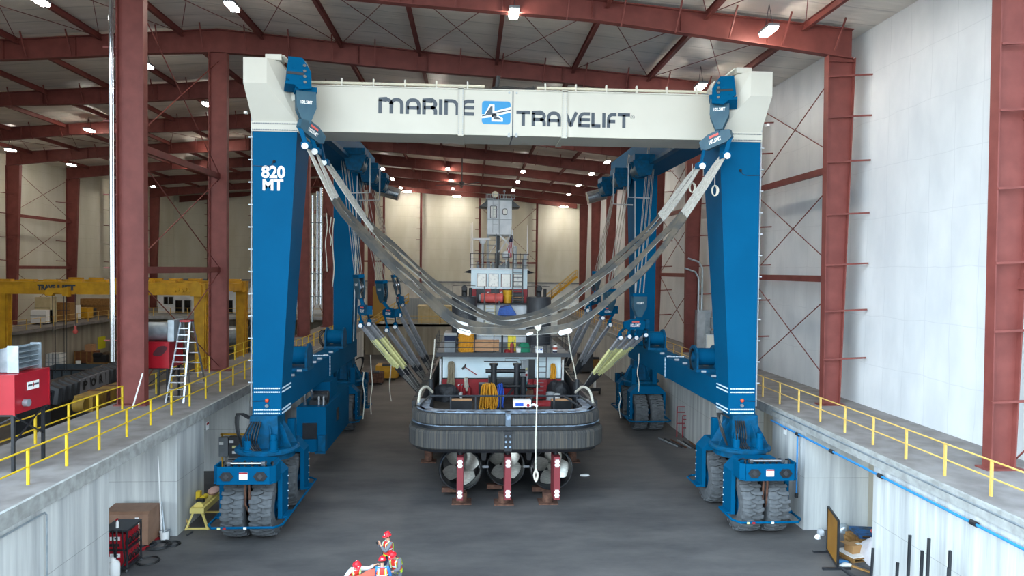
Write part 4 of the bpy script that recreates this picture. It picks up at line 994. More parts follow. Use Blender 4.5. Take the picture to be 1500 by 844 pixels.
lof = [(-.55, 3.0), (.02, 3.02), (.1, 3.1), (.1, 3.8), (.0, 3.9), (-.55, 3.92)]
for s in (-1, 1): band('upper_fender', half(up, s), upf, LAM); band('lower_fender', half(lo, s), lof, LAM)
band('fender_ledge', up, [(-.6, 3.9), (-.04, 3.9), (-.04, 4.1), (-.6, 4.1)], BLKSTEEL)
band('fender_lip', up, [(-.5, 4.1), (.12, 4.1), (.12, 4.125), (-.5, 4.125)], STEELB)
band('fender_lip', up, [(-.75, 4.7), (-.12, 4.7), (-.12, 4.74), (-.75, 4.74)], STEELB)
band('hull_skirt', lo, [(-.9, 2.78), (-.2, 2.84), (-.05, 3.02), (-.9, 3.05)], HULLK)
MB().box(1.68, 1.92, 32.74, 33.3, 4.1, 4.74).build('fender_divider', STEELB, tug)
MB().box(1.62, 1.98, 32.52, 33.2, 3.0, 3.92).build('fender_divider', BLKSTEEL, tug)
m = MB()
for z in (3.2, 3.45, 3.7):
    for x in (1.7, 1.9): m.cyl((x, 32.53, z), (x, 32.48, z), .05, n=8)
m.build('bolt_row', STEELB, tug)
for i, p in enumerate(smoothpath(up[9:-9], 3)):
    if i % 4 == 0:
        for zz, ya, yb in ((4.135, -.02, -.09), (4.75, .28, .2)):
            m = MB()
            for q in (-1, 1): m.bar(p + V(q * .2, ya, zz), p + V(0, yb, zz), .04, .02)
            m.build('fender_bolt', BLKSTEEL, tug)
# side fender chunks
for s in (-1, 1):
    m = MB()
    for k in range(16):
        y = 37.5 + k * 1.35; m.cbox((bx(y) + s * 4.76, y, 4.25 + .02 * max(0, k - 8)), .34, 1.1, .62)
    m.build('side_fender', BLACK, tug)
# low stern rail frame
m = MB()
for a, b in (((-2.1, 36.3, 4.92), (5.75, 36.3, 4.92)), ((-2.1, 36.3, 4.92), (-2.5, 34.4, 4.75)), ((5.75, 36.3, 4.92), (6.2, 34.2, 4.72)), ((4.9, 36.3, 4.92), (5.5, 34.2, 4.72))): m.tube([a, b], .055, 6)
for x in (-2.1, -1, .3, 1.6, 3.2, 4.4, 5.6): m.tube([(x, 36.3, 3.1), (x, 36.3, 4.92)], .05, 6)
m.build('stern_rail', DKGREY, tug)
for xa, xb in ((-1.05, .1), (4.3, 5.4)):
    MB().cbox(((xa + xb) / 2, 36.9, 4.62), xb - xa, .25, .09).build('bench_plank', WOOD, tug); MB().box(xa, xb, 36.8, 37.0, 3.1, 4.55).build('locker', BLKSTEEL, tug)
for s in (-1, 1):
    x = bx(36) + s * 3.95
    MB().cyl((x, 37.6, 3.1), (x, 37.6, 5.6), .13).cyl((x, 38.1, 3.1), (x, 38.1, 5.4), .13).bar((x, 37.4, 4.6), (x, 38.3, 4.6), .12).build('bollard', BLKSTEEL, tug, True)
    MB().tube(smoothpath([(x - s * .1, 37.5, 4.9), (x + s * .2, 36.9, 5.3), (x + s * .45, 36.2, 5.2), (x + s * .5, 35.5, 4.7), (x + s * .35, 34.8, 4.4)], 5), .07, 6).build('mooring_rope', ROPEW, tug, True)
# nozzles with propellers, rudders
for k, (x, y, r) in enumerate(((-.44, 35.3, 1.0), (1.86, 35.8, .93), (4.16, 35.3, 1.0))):
    z = 1.46
    nz = MB().lathe([(r + .02, -.1), (r + .1, 0), (r + .1, .5), (r - .02, 1.1), (r - .1, 1.1), (r - .05, .5), (r - .03, 0), (r - .0, -.1), (r + .02, -.1)], (x, y - .3, z), (0, 1, 0), 40).build('nozzle', HULLK, tug, True)
    MB().lathe([(r + .0, -.02), (r + .03, -.08), (r + .06, -.02)], (x, y - .34, z), (0, 1, 0), 40).build('nozzle_rim', STEEL, nz, True)
    MB().bar((x, y + .4, z + r), (x, y + .4, 3.0), .3, .9, up=(0, 1, 0)).build('nozzle_strut', HULLK, nz)
    pm = MB()
    pm.lathe([(0, -.35), (.08, -.3), (.17, -.1), (.19, .25), (.15, .6), (0, .6)], (x, y - .05, z), (0, 1, 0), 20)
    for b in range(4):
        a0 = 2 * PI * b / 4 + .55 + k * .4; G = []
        def bl(u, v):
            rr = .15 + (r - .22) * u; w = (.16 + .56 * math.sin(PI * min(1, u * .62 + .1)) ** 1.2)
            an = a0 + (v - .5) * 2 * w / max(rr, .35) * .62; pitch = (v - .5) * w * .75 * (1 - .35 * u)
            return V(x + rr * math.cos(an), y + .15 + pitch, z + rr * math.sin(an))
        pm.grid(bl, 7, 6)
        b0 = len(pm.v); pm.grid(lambda u, v: bl(u, v) + V(0, .025, 0), 7, 6)
    pm.build('propeller', PROP, nz, True)
    MB().cyl((x, y + .5, z), (x, y + 5, z + .1), .14).build('shaft', STEEL, nz, True)
    # rudder seen edge on: foil with white anodes
    xr, hl = x + (.0, -.02, .02)[k], .13
    yr = 32.95
    P = [(xr - .05, yr), (xr + .05, yr), (xr + hl, yr + .55), (xr + .1, yr + 1.05), (xr - .1, yr + 1.05), (xr - hl, yr + .55)]
    P2 = [(xr - .15, yr), (xr + .15, yr), (xr + .17, yr + .9), (xr + .1, yr + 1.75), (xr - .1, yr + 1.75), (xr - .17, yr + .9)]
    ru = MB().prism(P2, 'z', .55, 2.6).build('rudder', mat('rudder_red', '#7e2c33', .55) if k == 0 else bpy.data.materials['rudder_red'], tug)
    MB().cyl((xr, yr + .6, 2.55), (xr, yr + .6, 3.1), .12).build('rudder_stock', HULLK, ru, True)
    for zc in (.85, 2.3):
        MB().cbox((xr, yr - .03, zc), .17, .06, .36).cbox((xr, yr - .03, zc + .08), .24, .05, .06).cbox((xr, yr - .03, zc - .08), .24, .05, .06).build('anode', PAPER, ru)
    MB().cbox((x - .85 + .3, y + .1, .32), .8, .3, .22).build('skeg_foot', RUST, tug)
for x in (.72, 3.0):
    MB().bar((x - .25, 35.3, 1.5), (x + .25, 35.3, 1.5), .1, .12).build('nozzle_bracket', STEEL, tug); MB().prism([(x - .2, 2.7), (x + .2, 2.7), (x + .1, 1.9), (x - .1, 1.9)], 'y', 35, 35.6).build('shaft_bossing', HULLK, tug)
# deckhouse -----------------------------------------------------------------------
hx0, hx1, hy = -1.8, 6.0, 46.0
MB().box(hx0, hx1, hy, 62, DZ, 5.95).build('deckhouse', PALE, tug)
def panel(name, x0, x1, z0, z1, y, th, mt, par=tug): return MB().box(x0, x1, y - th, y, z0, z1).build(name, mt, par)
panel('red_band', hx0 - .02, hx1 + .02, DZ, 4.28, hy, .02, BRED); panel('black_stripe', hx0 - .02, hx1 + .02, 4.28, 4.36, hy, .025, BLKSTEEL)
hp = panel('hatch_panel', .95, 3.05, 4.45, 5.45, hy, .12, PALE)
panel('hatch_trim', .9, 3.1, 5.42, 5.48, hy, .15, DKGREY)
# doorway with open door
dx0 = at(774, 540, Y=46).x; dx1 = at(783.5, 540, Y=46).x
dr = panel('doorway', dx0, dx1, 3.85, 5.6, hy, .012, BLKSTEEL)  # black sheet stands in for the shade inside the open door
MB().cbox(((at(763, 540, Y=46).x + dx0) / 2, hy - .32, 4.75), .06 + (dx0 - at(763, 540, Y=46).x) * .9, .06, 1.72, Matrix.Rotation(.75, 3, 'Z')).build('door', LGREY, tug)
c = (at(763, 540, Y=46).x + dx0) / 2
for z, mt in ((5.0, STRAPY), (4.75, PAPER), (4.6, BRED)): MB().cbox((c + .1, hy - .28, z), .16, .04, .14, Matrix.Rotation(.75, 3, 'Z')).build('door_sticker', mt, tug)
m = MB()
for zt, zb, xx in ((5.5, 4.4, 3.35), (5.35, 4.4, 3.15)): m.tube([(xx, hy - .1, zb), (xx, hy - .1, zt), (xx - .12, hy - .1, zt + .05)], .045, 6)
m.tube([(2.3, hy - .05, 5.5), (2.3, hy - .05, 5.65), (3.2, hy - .05, 5.65)], .02, 5); m.build('vent_pipe', LGREY, tug, True)
for x in (-1.95, 6.12): MB().tube([(x, hy - .1, DZ), (x, hy - .1, 5.6)], .07, 8).build('corner_pipe', PAPER, tug, True)
lx = (at(788.5, 540, Y=45.6).x, at(800, 540, Y=45.6).x)
def ladder(x0, x1, y, z0, z1, n, mt, w=.05, par=tug, lean=0):
    m = MB()
    for x in (x0, x1): m.bar((x, y, z0), (x, y + lean, z1), w, w * 1.3)
    for k in range(n): f = (k + .7) / n; z = z0 + (z1 - z0) * f; m.bar((x0, y + lean * f, z), (x1, y + lean * f, z), w * .7)
    return m.build('ladder', mt, par)
ladder(lx[0], lx[1], 45.55, 3.9, 6.6, 8, DKGREY)
# boat deck with rails
bd0, bd1, bdz = -2.2, 6.45, 6.08
MB().box(bd0, bd1, 45.0, 62, 5.93, bdz).build('boat_deck', GREY, tug)
MB().box(bd0 - .02, bd1 + .02, 44.95, 45.05, 5.88, 6.14).build('deck_edge', DKGREY, tug)
m = MB()
for z in (6.45, 6.8, 7.2): m.tube([(bd0, 50, z), (bd0, 45.1, z), (bd1, 45.1, z), (bd1, 50, z)], .022, 5)
for k in range(8): x = bd0 + (bd1 - bd0) * k / 7; m.tube([(x, 45.1, bdz), (x, 45.1, 7.22)], .026, 5)
for s, x in ((-1, bd0), (1, bd1)):
    for y in (47, 49): m.tube([(x, y, bdz), (x, y, 7.22)], .026, 5)
m.build('deck_rail', DKGREY, tug)
MB().cyl((2.05, 45.12, 6.0), (2.05, 45.12, 7.4), .06).build('rail_post', BLKSTEEL, tug)
# funnels
for s, c in ((-1, at(680, 460, Y=51).x), (1, at(789, 460, Y=51).x)):
    f = MB().lathe([(0, 9.55), (.86, 9.55), (.9, 9.48), (.9, 6.08)], (c, 51, 0), (0, 0, 1), 32).build('funnel', DKGREY, tug, True)
    MB().tube(smoothpath([(c, 51.1, 9.5), (c, 51.1, 9.9), (c, 50.9, 10.12), (c, 50.5, 10.15)], 4), .2, 14).build('exhaust_pipe', BLACK, f, True)
    MB().tube([(c + .45, 51, 9.5), (c + .45, 51, 10.15)], .12, 10).build('exhaust_pipe', BLACK, f, True)
    MB().lathe([(.0, 0), (.28, 0), (.3, .06), (.36, .06), (.36, 0)], (c + .05 * s, 50.09, 8.05), (0, -1, 0), 20).build('porthole', BLKSTEEL, f, True)
    m = MB(); pts = [(c - .75, 50.6, 9.5), (c - .75, 50.6, 10.25), (c - .05, 50.25, 10.3), (c - .05, 50.25, 10.0)]
    m.tube([(c - .85, 51, 9.5), (c - .85, 51, 10.3), (c - .1, 51.4, 10.35), (c + .8, 51.3, 10.3)], .025, 5).tube([(c + .9, 50.7, 9.5), (c + .9, 50.7, 10.1)], .025, 5); m.build('rail', DKGREY, f)
# casing and upper works
MB().box(.3, 4.15, 51.6, 58, bdz, 8.95).build('casing', HWHITE, tug)
MB().box(.0, 4.45, 51.2, 58, 8.92, 9.02).build('upper_deck', DKGREY, tug)
ladder(at(711, 460, Y=51).x, at(725, 460, Y=51).x, 51.3, 6.6, 9.0, 9, mat('ladder_cream', '#d9cfa8', .6), .07)
ladder(at(709.5, 430, Y=51).x, at(726.5, 430, Y=51).x, 51.1, 7.4, 10.3, 2, BLKSTEEL, .06)
ub = MB().box(.15, 4.3, 53, 57.5, 9.02, 10.05).build('upper_house', DKGREY, tug)
for x0, x1 in ((.0, .38), (1.1, 1.5), (2.15, 2.4), (2.85, 3.0), (4.0, 4.32)): MB().box(x0, x1, 52.85, 53.1, 9.02, 10.03).build('red_post', BRED, ub)
MB().box(2.9, 4.2, 52.9, 53.05, 9.8, 10.03).box(2.95, 3.15, 52.88, 53.05, 9.02, 9.9).build('red_panel', BRED, ub)
for z in (9.2, 9.4): MB().box(2.95, 4.0, 52.84, 52.95, z, z + .06).build('wood_step', WOOD, ub)
for x in (1.3, 2.3): MB().ball((x, 52.82, 9.75), .1, 10).build('deck_light', PAPER, ub, 'all')
wx0, wx1 = .0, 4.26
wh = MB().box(wx0, wx1, 53, 57, 10.0, 11.5).build('wheelhouse', PALE, tug)
MB().box(wx0 - .08, wx1 + .08, 52.85, 57.1, 11.5, 11.6).build('wheelhouse_roof', HWHITE, wh)
m = MB()
for s, x in ((-1, wx0), (1, wx1)): m.hull([(x, 53.2, 11.5), (x, 57, 11.5), (x + s * .62, 53.6, 11.28), (x + s * .62, 57, 11.28), (x, 53.2, 11.2), (x, 57, 11.2)])
m.build('wing_awning', BLKSTEEL, wh)
WIN = mat('window_daylight_paint', '#f4f2ea', .15, 0, '#b9bab6', 4, thr=(.55, .8), emit=0)  # near-white colour stands in for sky reflected in the panes
for a, b in ((699, 712), (716.5, 729.5), (734.5, 747.5), (752.5, 765.5)):
    xa, xb = at(a, 412, Y=53).x, at(b, 412, Y=53).x
    MB().box(xa - .04, xb + .04, 52.97, 53, 10.17, 11.2).build('window_frame', mat('window_trim', '#77605e', .5) if a == 699 else bpy.data.materials['window_trim'], wh)
    MB().box(xa + .02, xb - .02, 52.955, 52.975, 10.22, 11.15).build('window', WIN, wh)
for px in (751.5, 766): x = at(px, 410, Y=52).x; MB().bar((x, 52.3, 9.0), (x, 52.3, 12.3), .09, .09).build('ladder_rail', BLKSTEEL, tug)
m = MB()
for k in range(9): z = 9.3 + k * .33; m.bar((at(751.5, 410, Y=52).x, 52.3, z), (at(766, 410, Y=52).x, 52.3, z), .05)
m.build('ladder_rung', BLKSTEEL, tug)
# wheelhouse top: rails, radar, antennas, domes
zt = 11.6
m = MB()
for z in (11.85, 12.3, 12.7): m.tube([(wx0 - .05, 57, z), (wx0 - .05, 53, z), (2.8, 53, z)], .025, 5).tube([(3.2, 53, z), (wx1 + .05, 53, z), (wx1 + .05, 57, z)], .025, 5)
for x in (wx0 - .05, .9, 1.8, 2.8, 3.2, 3.7, wx1 + .05): m.tube([(x, 53, zt), (x, 53, 12.75)], .03, 5)
m.build('roof_rail', DKGREY, tug)
ra = MB().cyl((at(707, 380, Y=54).x, 54, zt), (at(707, 380, Y=54).x, 54, 13.5), .09).build('radar_post', LGREY, tug)
x = at(707, 358, Y=54).x
MB().cyl((x, 54, 13.5), (x, 54, 13.75), .2, .28).cbox((x - .1, 54, 13.85), 1.35, .18, .14).build('radar_scanner', HWHITE, tug, True)
for px, y0_, y1_ in ((690, 393, 327), (692.5, 393, 325), (772.5, 375, 330)):
    a = at(px, y0_, Y=55); b = at(px, y1_, Y=55); MB().tube([(a.x, 55, zt if px < 700 else 12.6), (b.x, 55, b.z)], [.045, .02], 6).build('whip_antenna', PAPER, tug)
c = at(741.5, 374, Y=54.5); MB().ball(c, .34, 14, (1, 1, .95)).cyl((c.x, 54.5, zt), (c.x, 54.5, c.z - .25), .06).build('radar_dome', HWHITE, tug, True)
MB().cbox((c.x, 54.15, c.z - .18), .6, .05, .06).build('dome_band', DKGREY, tug)
x = at(754, 385, Y=54).x; MB().cyl((x, 54, zt), (x, 54, 13.2), .16).ball((x, 54, 13.25), .15, 10).build('antenna_post', LGREY, tug, True)
MB().box(at(767, 380, Y=54).x, wx1 - .02, 53.6, 54.4, zt, 12.7).build('roof_locker', LGREY, tug)
for k, px in enumerate((700, 716, 722, 733, 738, 744)):
    p = at(px, 389, Y=53.4); MB().box(p.x - .12, p.x + .12, 53.2, 53.6, zt, zt + .25 + .1 * (k % 3)).ball((p.x, 53.3, zt + .4 + .08 * (k % 2)), .1, 8).build('roof_light', GREY, tug, True)
# lookout tower
tx0, tx1 = at(714, 330, Y=55).x, at(749.5, 330, Y=55).x; tc = (tx0 + tx1) / 2
tw = MB().box(tx0, tx1, 55, 56.9, 14.2, 16.95).build('lookout_cabin', HWHITE, tug)
m = MB()
for s, x in ((-1, tx0), (1, tx1)): m.hull([(x, 54.9, 16.95), (x, 57, 16.95), (x + s * .65, 54.9, 16.45), (x + s * .65, 57, 16.45), (x, 54.9, 16.4), (x, 57, 16.4)])
m.build('awning', BLKSTEEL, tw)
MB().box(tx0 - .1, tx1 + .1, 54.9, 57, 16.95, 17.05).build('cabin_roof', GREY, tw)
for x0, x1 in ((tx0 - .12, tx0 + .42), (tx0 + 1.0, tx1 + .2)):
    m = MB()
    for z in (17.1, 17.4): m.tube([(x0, 55, z), (x1, 55, z)], .025, 5)
    for k in range(6): xx = x0 + (x1 - x0) * k / 5; m.tube([(xx, 55, 17.05), (xx, 55, 17.4)], .022, 5)
    m.build('roof_rail', LGREY, tw)
c = at(725, 285, Y=55); MB().cyl((c.x, 54.8, c.z), (c.x, 55.1, c.z), .24, n=20).build('search_light', mat('lamp_cream', '#e3d9bd', .4), tw, True)
MB().cyl((c.x, 55, 17.05), (c.x, 55, c.z - .2), .05).build('light_stand', GREY, tw, True); MB().cyl((tc + .35, 55, 17.05), (tc + .35, 55, 17.6), .04).ball((tc + .35, 55, 17.65), .1, 8).build('light_stand', GREY, tw, True)
def win(px0, px1, py0, py1, nm='window', rnd=.03):
    a, b = at(px0, py1, Y=55), at(px1, py0, Y=55)
    MB().prism(rrect(a.x - .05, b.x + .05, a.z - .05, b.z + .05, rnd + .04), 'y', 54.97, 55).build('window_frame', DKGREY, tw)
    MB().prism(rrect(a.x, b.x, a.z, b.z, rnd), 'y', 54.955, 54.975).build(nm, WIN, tw)
win(718.8, 727, 302.5, 319); win(736.8, 742.4, 306.5, 314, rnd=.1)
MB().bar((tx0 + .0, 54.98, 15.45), (tx1, 54.98, 15.45), .03, .05).bar((tc - .02, 54.98, 14.2), (tc - .02, 54.98, 17), .05, .03).bar((tx0, 54.98, 14.25), (tx1, 54.98, 14.25), .06, .08).build('panel_seam', LGREY, tw)
ladder(at(722, 320, Y=54.7).x, at(730, 320, Y=54.7).x, 54.75, 14.4, 17.5, 8, LGREY, .035, tw)
MB().bar((tc - .1, 55.7, zt), (tc - .1, 55.7, 14.2), .3, .3).build('tower_mast', DKGREY, tug)
ladder(at(713.5, 370, Y=54.6).x, at(727, 370, Y=54.6).x, 54.7, zt, 14.3, 7, GREY, .06)
for x, z0_, z1_ in ((tx0 + .1, zt, 14.2),): MB().bar((x, 55.8, z0_), (x, 55.8, z1_), .1, .1).build('tower_leg', LGREY, tug)
m = MB(); m.bar((tc - .05, 55.2, 12.9), (tx1 - .1, 55.2, 14.2), .08).bar((tc + .05, 55.1, 14.2), (tx1 - .0, 55.1, 13.35), .11); m.bar((tx0, 55.8, 12.5), (tc, 55.8, 14.0), .06)
m.build('tower_brace', HWHITE, tug)
MB().bar((at(750, 365, Y=54.5).x, 54.5, 14.6), (at(753.5, 395, Y=54.5).x, 54.5, zt), .09).build('gaff', HWHITE, tug)
# flag: hanging furled, red and white stripes under a blue field
t = root('flag', 'red, white and blue striped flag hanging limp from the lookout tower', 'flag', at(748, 378, Y=54.4))
def fl(u, v, k0=0):
    p0 = at(749.3, 345, Y=54.4); z = p0.z - 1.72 * v; w = .16 + .42 * v
    return V(p0.x - .1 * v + (u - .5) * w * 1.0 - .12 * v, 54.35 + .1 * math.sin(u * 11 + v * 2), z)
for nm, mt, sel in (('flag_stripes_red', mat('flag_red', '#b3263a', .8), lambda u, v: v > .3 and int(u * 9 + v * 2.2) % 2 == 0), ('flag_stripes_white', WHTC, lambda u, v: v > .3 and int(u * 9 + v * 2.2) % 2 == 1), ('flag_canton', mat('flag_blue', '#2c3358', .8), lambda u, v: v <= .3)):
    m = MB(); NU, NV = 18, 20
    for i in range(NU):
        for j in range(NV):
            if sel((i + .5) / NU, (j + .5) / NV):
                m.add([fl(i / NU, j / NV), fl((i + 1) / NU, j / NV), fl((i + 1) / NU, (j + 1) / NV), fl(i / NU, (j + 1) / NV)], [(0, 1, 2, 3)])
    m.build(nm, mt, t)
MB().bar(at(749.5, 350, Y=54.45), at(749.5, 332, Y=54.45), .04).build('flag_halyard', ROPEW, t)
# towing bitts on the after deck
m = MB()
ya = 42.3
xa, xb = at(723, 570, Y=ya).x, at(757, 570, Y=ya).x
for x in (xa, xb): m.cyl((x, ya, DZ), (x, ya, 5.75), .19, n=14); m.cyl((x, ya, 5.7), (x, ya, 5.82), .26, n=14)
m.cyl((xa - .5, ya, 5.35), (xb + .5, ya, 5.35), .13, n=12).cyl((xa - .6, ya - .1, 4.45), (xb + 1.4, ya - .1, 4.45), .1, n=12).bar((xa, ya + .2, 4.75), (xb, ya + .2, 4.75), .3, .2)
m.cyl((xb + .35, ya - .6, DZ), (xb + .35, ya - .6, 5.1), .17, n=14)
m.bar((xa + .4, ya + .3, 3.2), (xb, ya + .3, 4.5), .14); m.box(xa - .9, xa - .3, ya + .2, ya + 1.0, DZ, 4.5)
m.box(xa - .3, xa, ya + .4, ya + 1.2, DZ, 4.9).box(xb, xb + .3, ya + .4, ya + 1.2, DZ, 4.9)
m.build('towing_bitt', BLKSTEEL, tug, True)
MB().cyl((xa, ya + .8, 4.5), (xb, ya + .8, 4.5), .33, n=18).build('winch_drum', DKGREY, tug, True)

# ---------------- things lying about on the boat
def hank(name, label, c, w, h, mt, d=.25, n=7, r=.035, cat='rope', grp=None):
    """rope hung in long loops: c = top centre"""
    c = V(c); m = MB()
    for k in range(n):
        f = (k - (n - 1) / 2) / n; hh = h * (1 - .12 * ((k * 37) % 5) / 4)
        P = []
        for q in range(16):
            a = 2 * PI * q / 16
            P.append(c + V(f * w * (.55 + .45 * math.sin(a / 2)) + w * .1 * math.sin(a) + .03 * math.sin(3 * a + k * 2), ((k * 5) % 7 - 3) / 7 * d + .06 * math.cos(a * 2 + k), -hh / 2 + hh / 2 * math.cos(a)))
        m.tube(P, r, 5, closed=True)
    return tag(m.build(name, mt, None, True, origin=c - V(0, 0, h)), label, cat, grp)
a, b = at(716, 562, Y=41.8), at(716, 600, Y=41.8)
hank('rope_hank', 'big orange-yellow rope hung in loops over the black towing bitt', (a.x, 41.75, a.z), 1.0, a.z - b.z, ROPEY, .4, 15, .042)
a, b = at(733, 562, Y=41.9), at(733, 597, Y=41.9)
hank('rope_hank', 'blue rope hung over the towing bitt beside the yellow one', (a.x, 41.8, a.z), .38, a.z - b.z, ROPEB, .3, 6, .038)
a, b = at(661, 530, Y=45.9), at(661, 566, Y=45.9)
hank('rope_hank', 'tan rope coil hanging on the left of the pale deckhouse wall', (a.x, 45.8, a.z), .42, a.z - b.z, ROPET, .2, 7, .05)
a, b = at(810, 533, Y=45.9), at(810, 555, Y=45.9)
hank('rope_hank', 'yellow rope coil hanging on the deckhouse wall right of the ladder', (a.x, 45.8, a.z), .34, a.z - b.z, ROPEY, .2, 6, .045)
a, b = at(683, 553, Y=45.8), at(683, 573, Y=45.8)
hank('rope_hank', 'small white rope coil hanging on the red band of the deckhouse', (a.x, 45.75, a.z), .22, a.z - b.z, ROPEW, .15, 5, .04)
t = root('fire_axe', 'fire axe with red handle mounted slanted on the deckhouse wall', 'axe', at(697, 548, Y=45.95))
MB().bar(at(681, 538, Y=45.93), at(698, 549, Y=45.93), .07, .05).build('handle', BRED, t)
p = at(680.5, 537.5, Y=45.93); MB().prism([(p.x - .2, p.z - .1), (p.x - .05, p.z + .05), (p.x + .05, p.z + .2), (p.x + .1, p.z + .12), (p.x + .05, p.z - .05), (p.x - .12, p.z - .2)], 'y', 45.9, 45.96).build('head', BLKSTEEL, t)
def lump(name, label, c, sx, sy, sz, mt, seed, cat, sharp=.25):
    rnd = random.Random(seed); m = MB(); c = V(c); ph = [rnd.uniform(0, 6) for _ in range(6)]
    n = 18; mm = 9
    for i in range(mm + 1):
        th = PI / 2 * i / mm
        for k in range(n):
            a = 2 * PI * k / n; f = 1 + sharp * (math.sin(2 * a + ph[0]) * .4 + math.sin(3 * a + ph[1] + 2 * th) * .35 + math.sin(5 * a + ph[2] - 3 * th) * .25)
            m.v.append((c.x + sx / 2 * math.sin(th) ** .7 * math.cos(a) * f, c.y + sy / 2 * math.sin(th) ** .7 * math.sin(a) * f, c.z + sz * max(0, math.cos(th)) ** .7 * (1 + .15 * math.sin(3 * a + ph[3]) * math.sin(th))))
    for i in range(mm):
        for k in range(n): m.f.append((i * n + k, i * n + (k + 1) % n, (i + 1) * n + (k + 1) % n, (i + 1) * n + k))
    m.f.append(tuple(mm * n + k for k in range(n)))
    return tag(m.build(name, mt, None, True, origin=c), label, cat)
lump('covered_gear', 'black tarpaulin heap on the left of the after deck', (at(655, 580, Y=44.6).x, 44.6, DZ), 1.55, 1.1, 1.05, TARPK, 3, 'tarpaulin', .3)
lump('covered_gear', 'dark tarpaulin heap on the right of the after deck behind the grey bin', (at(819, 575, Y=44.8).x, 44.8, DZ), 1.6, 1.0, 1.25, TARPK, 5, 'tarpaulin', .3)
def bucket(label, c, r, h, mt, name='bucket'):
    t = root(name, label, 'bucket', c); c = V(c)
    MB().lathe([(0, 0), (r * .85, 0), (r, h), (r * .94, h), (r * .8, h * .1)], c, (0, 0, 1), 18).build('pail', mt, t, True)
    MB().tube([c + V(r * math.cos(a), -.02, h + r * .9 * math.sin(a) * .3) for a in [PI * k / 8 for k in range(9)]], .012, 5).build('handle', GREY, t)
bucket('white bucket on the after deck in front of the red band', (at(673, 580, Y=44.8).x, 44.8, DZ), .2, .48, PAPER)
bucket('grey bin on the right of the after deck', (at(806, 577, Y=44).x, 44, DZ), .28, .62, LGREY)
bucket('white tub right of the grey bin on the after deck', (at(816, 580, Y=43.9).x, 43.9, DZ + .2), .22, .35, PAPER)
def bottle(name, label, c, r, h, mt, cat, neck=BLKSTEEL):
    t = root(name, label, cat, c); c = V(c)
    MB().lathe([(0, 0), (r, 0), (r, h * .75), (r * .8, h * .86), (r * .35, h * .9)], c, (0, 0, 1), 16).build('cylinder', mt, t, True)
    MB().lathe([(r * .35, h * .88), (r * .35, h), (0, h)], c, (0, 0, 1), 10).bar(c + V(-r * .2, 0, h), c + V(r * .8, 0, h * 1.02), .04).build('valve', neck, t, True)
    return t
for k, px in enumerate((671.5, 676)):
    bottle('fire_extinguisher', ['red extinguisher with pale top standing left of the rope coil by the red band', 'red extinguisher with grey top just left of the hanging white rope'][k], (at(px, 572, Y=45.6).x, 45.6, DZ + .1), .11, .75, BRED, 'fire extinguisher', (PAPER, GREY)[k])
for k, px in enumerate((687.5, 679.5)):
    bottle('fire_extinguisher', ['red cylinder standing right of the hanging white rope', 'red cylinder standing left under the hanging white rope'][k], (at(px, 576, Y=45.65).x, 45.65, DZ + .05), .1, .7, BRED, 'fire extinguisher')
t = root('tool_chest', 'red tool chest with drawers standing beside the boat ladder', 'chest', (at(791, 570, Y=45.4).x, 45.4, DZ))
x = at(791, 570, Y=45.4).x; MB().box(x - .42, x + .42, 45.1, 45.7, DZ, 4.35).build('body', BRED, t)
for k in range(4): MB().box(x - .38, x + .38, 45.07, 45.1, DZ + .12 + k * .27, DZ + .36 + k * .27).build('drawer', BRED, t)
for k in range(4): MB().box(x - .2, x + .2, 45.03, 45.07, DZ + .26 + k * .27, DZ + .29 + k * .27).build('handle', GREY, t)
t = root('pressure_washer', 'teal and white machine hanging behind the right towing post', 'machine', (at(768, 570, Y=42.6).x, 42.6, 4.3))
c = at(767, 566, Y=42.6); MB().cyl(c + V(0, -.1, -.25), c + V(0, -.1, .28), .2, n=14).build('tank', mat('teal', '#2aa6b0', .5), t, True); MB().ball(c + V(.35, 0, .05), .17, 10, (1, .8, 1.3)).build('pump', BRED, t, 'all'); MB().box(c.x - .3, c.x + .6, 42.5, 42.9, 3.6, c.z - .2).build('stand', RUST, t)
t = root('box_of_rags', 'white box with red and blue marks on the stern cap rail', 'box', (at(765, 600, Y=34.6).x, 34.6, 4.74))
p = at(765, 600, Y=34.3); MB().box(p.x - .45, p.x + .42, 34.2, 34.7, 4.74, 5.08).build('body', PAPER, t); MB().box(p.x - .35, p.x + .05, 34.18, 34.2, 4.8, 4.95).build('blue_mark', ROPEB, t); MB().cyl((p.x + .28, 34.2, 4.84), (p.x + .28, 34.18, 4.84), .08, n=12).build('red_mark', BRED, t)
MB().tube(smoothpath([(p.x + .45, 34.4, 4.8), (p.x + .6, 34.3, 4.85), (p.x + .75, 34.25, 4.76)], 4), .06, 6).build('nozzle', PAPER, t)
lump('red_gear', 'low reddish gear lying on the deck near the right end of the stern rail', (at(797, 584, Y=43).x, 43, DZ), 1.6, .8, .3, BRED, 8, 'gear', .35)
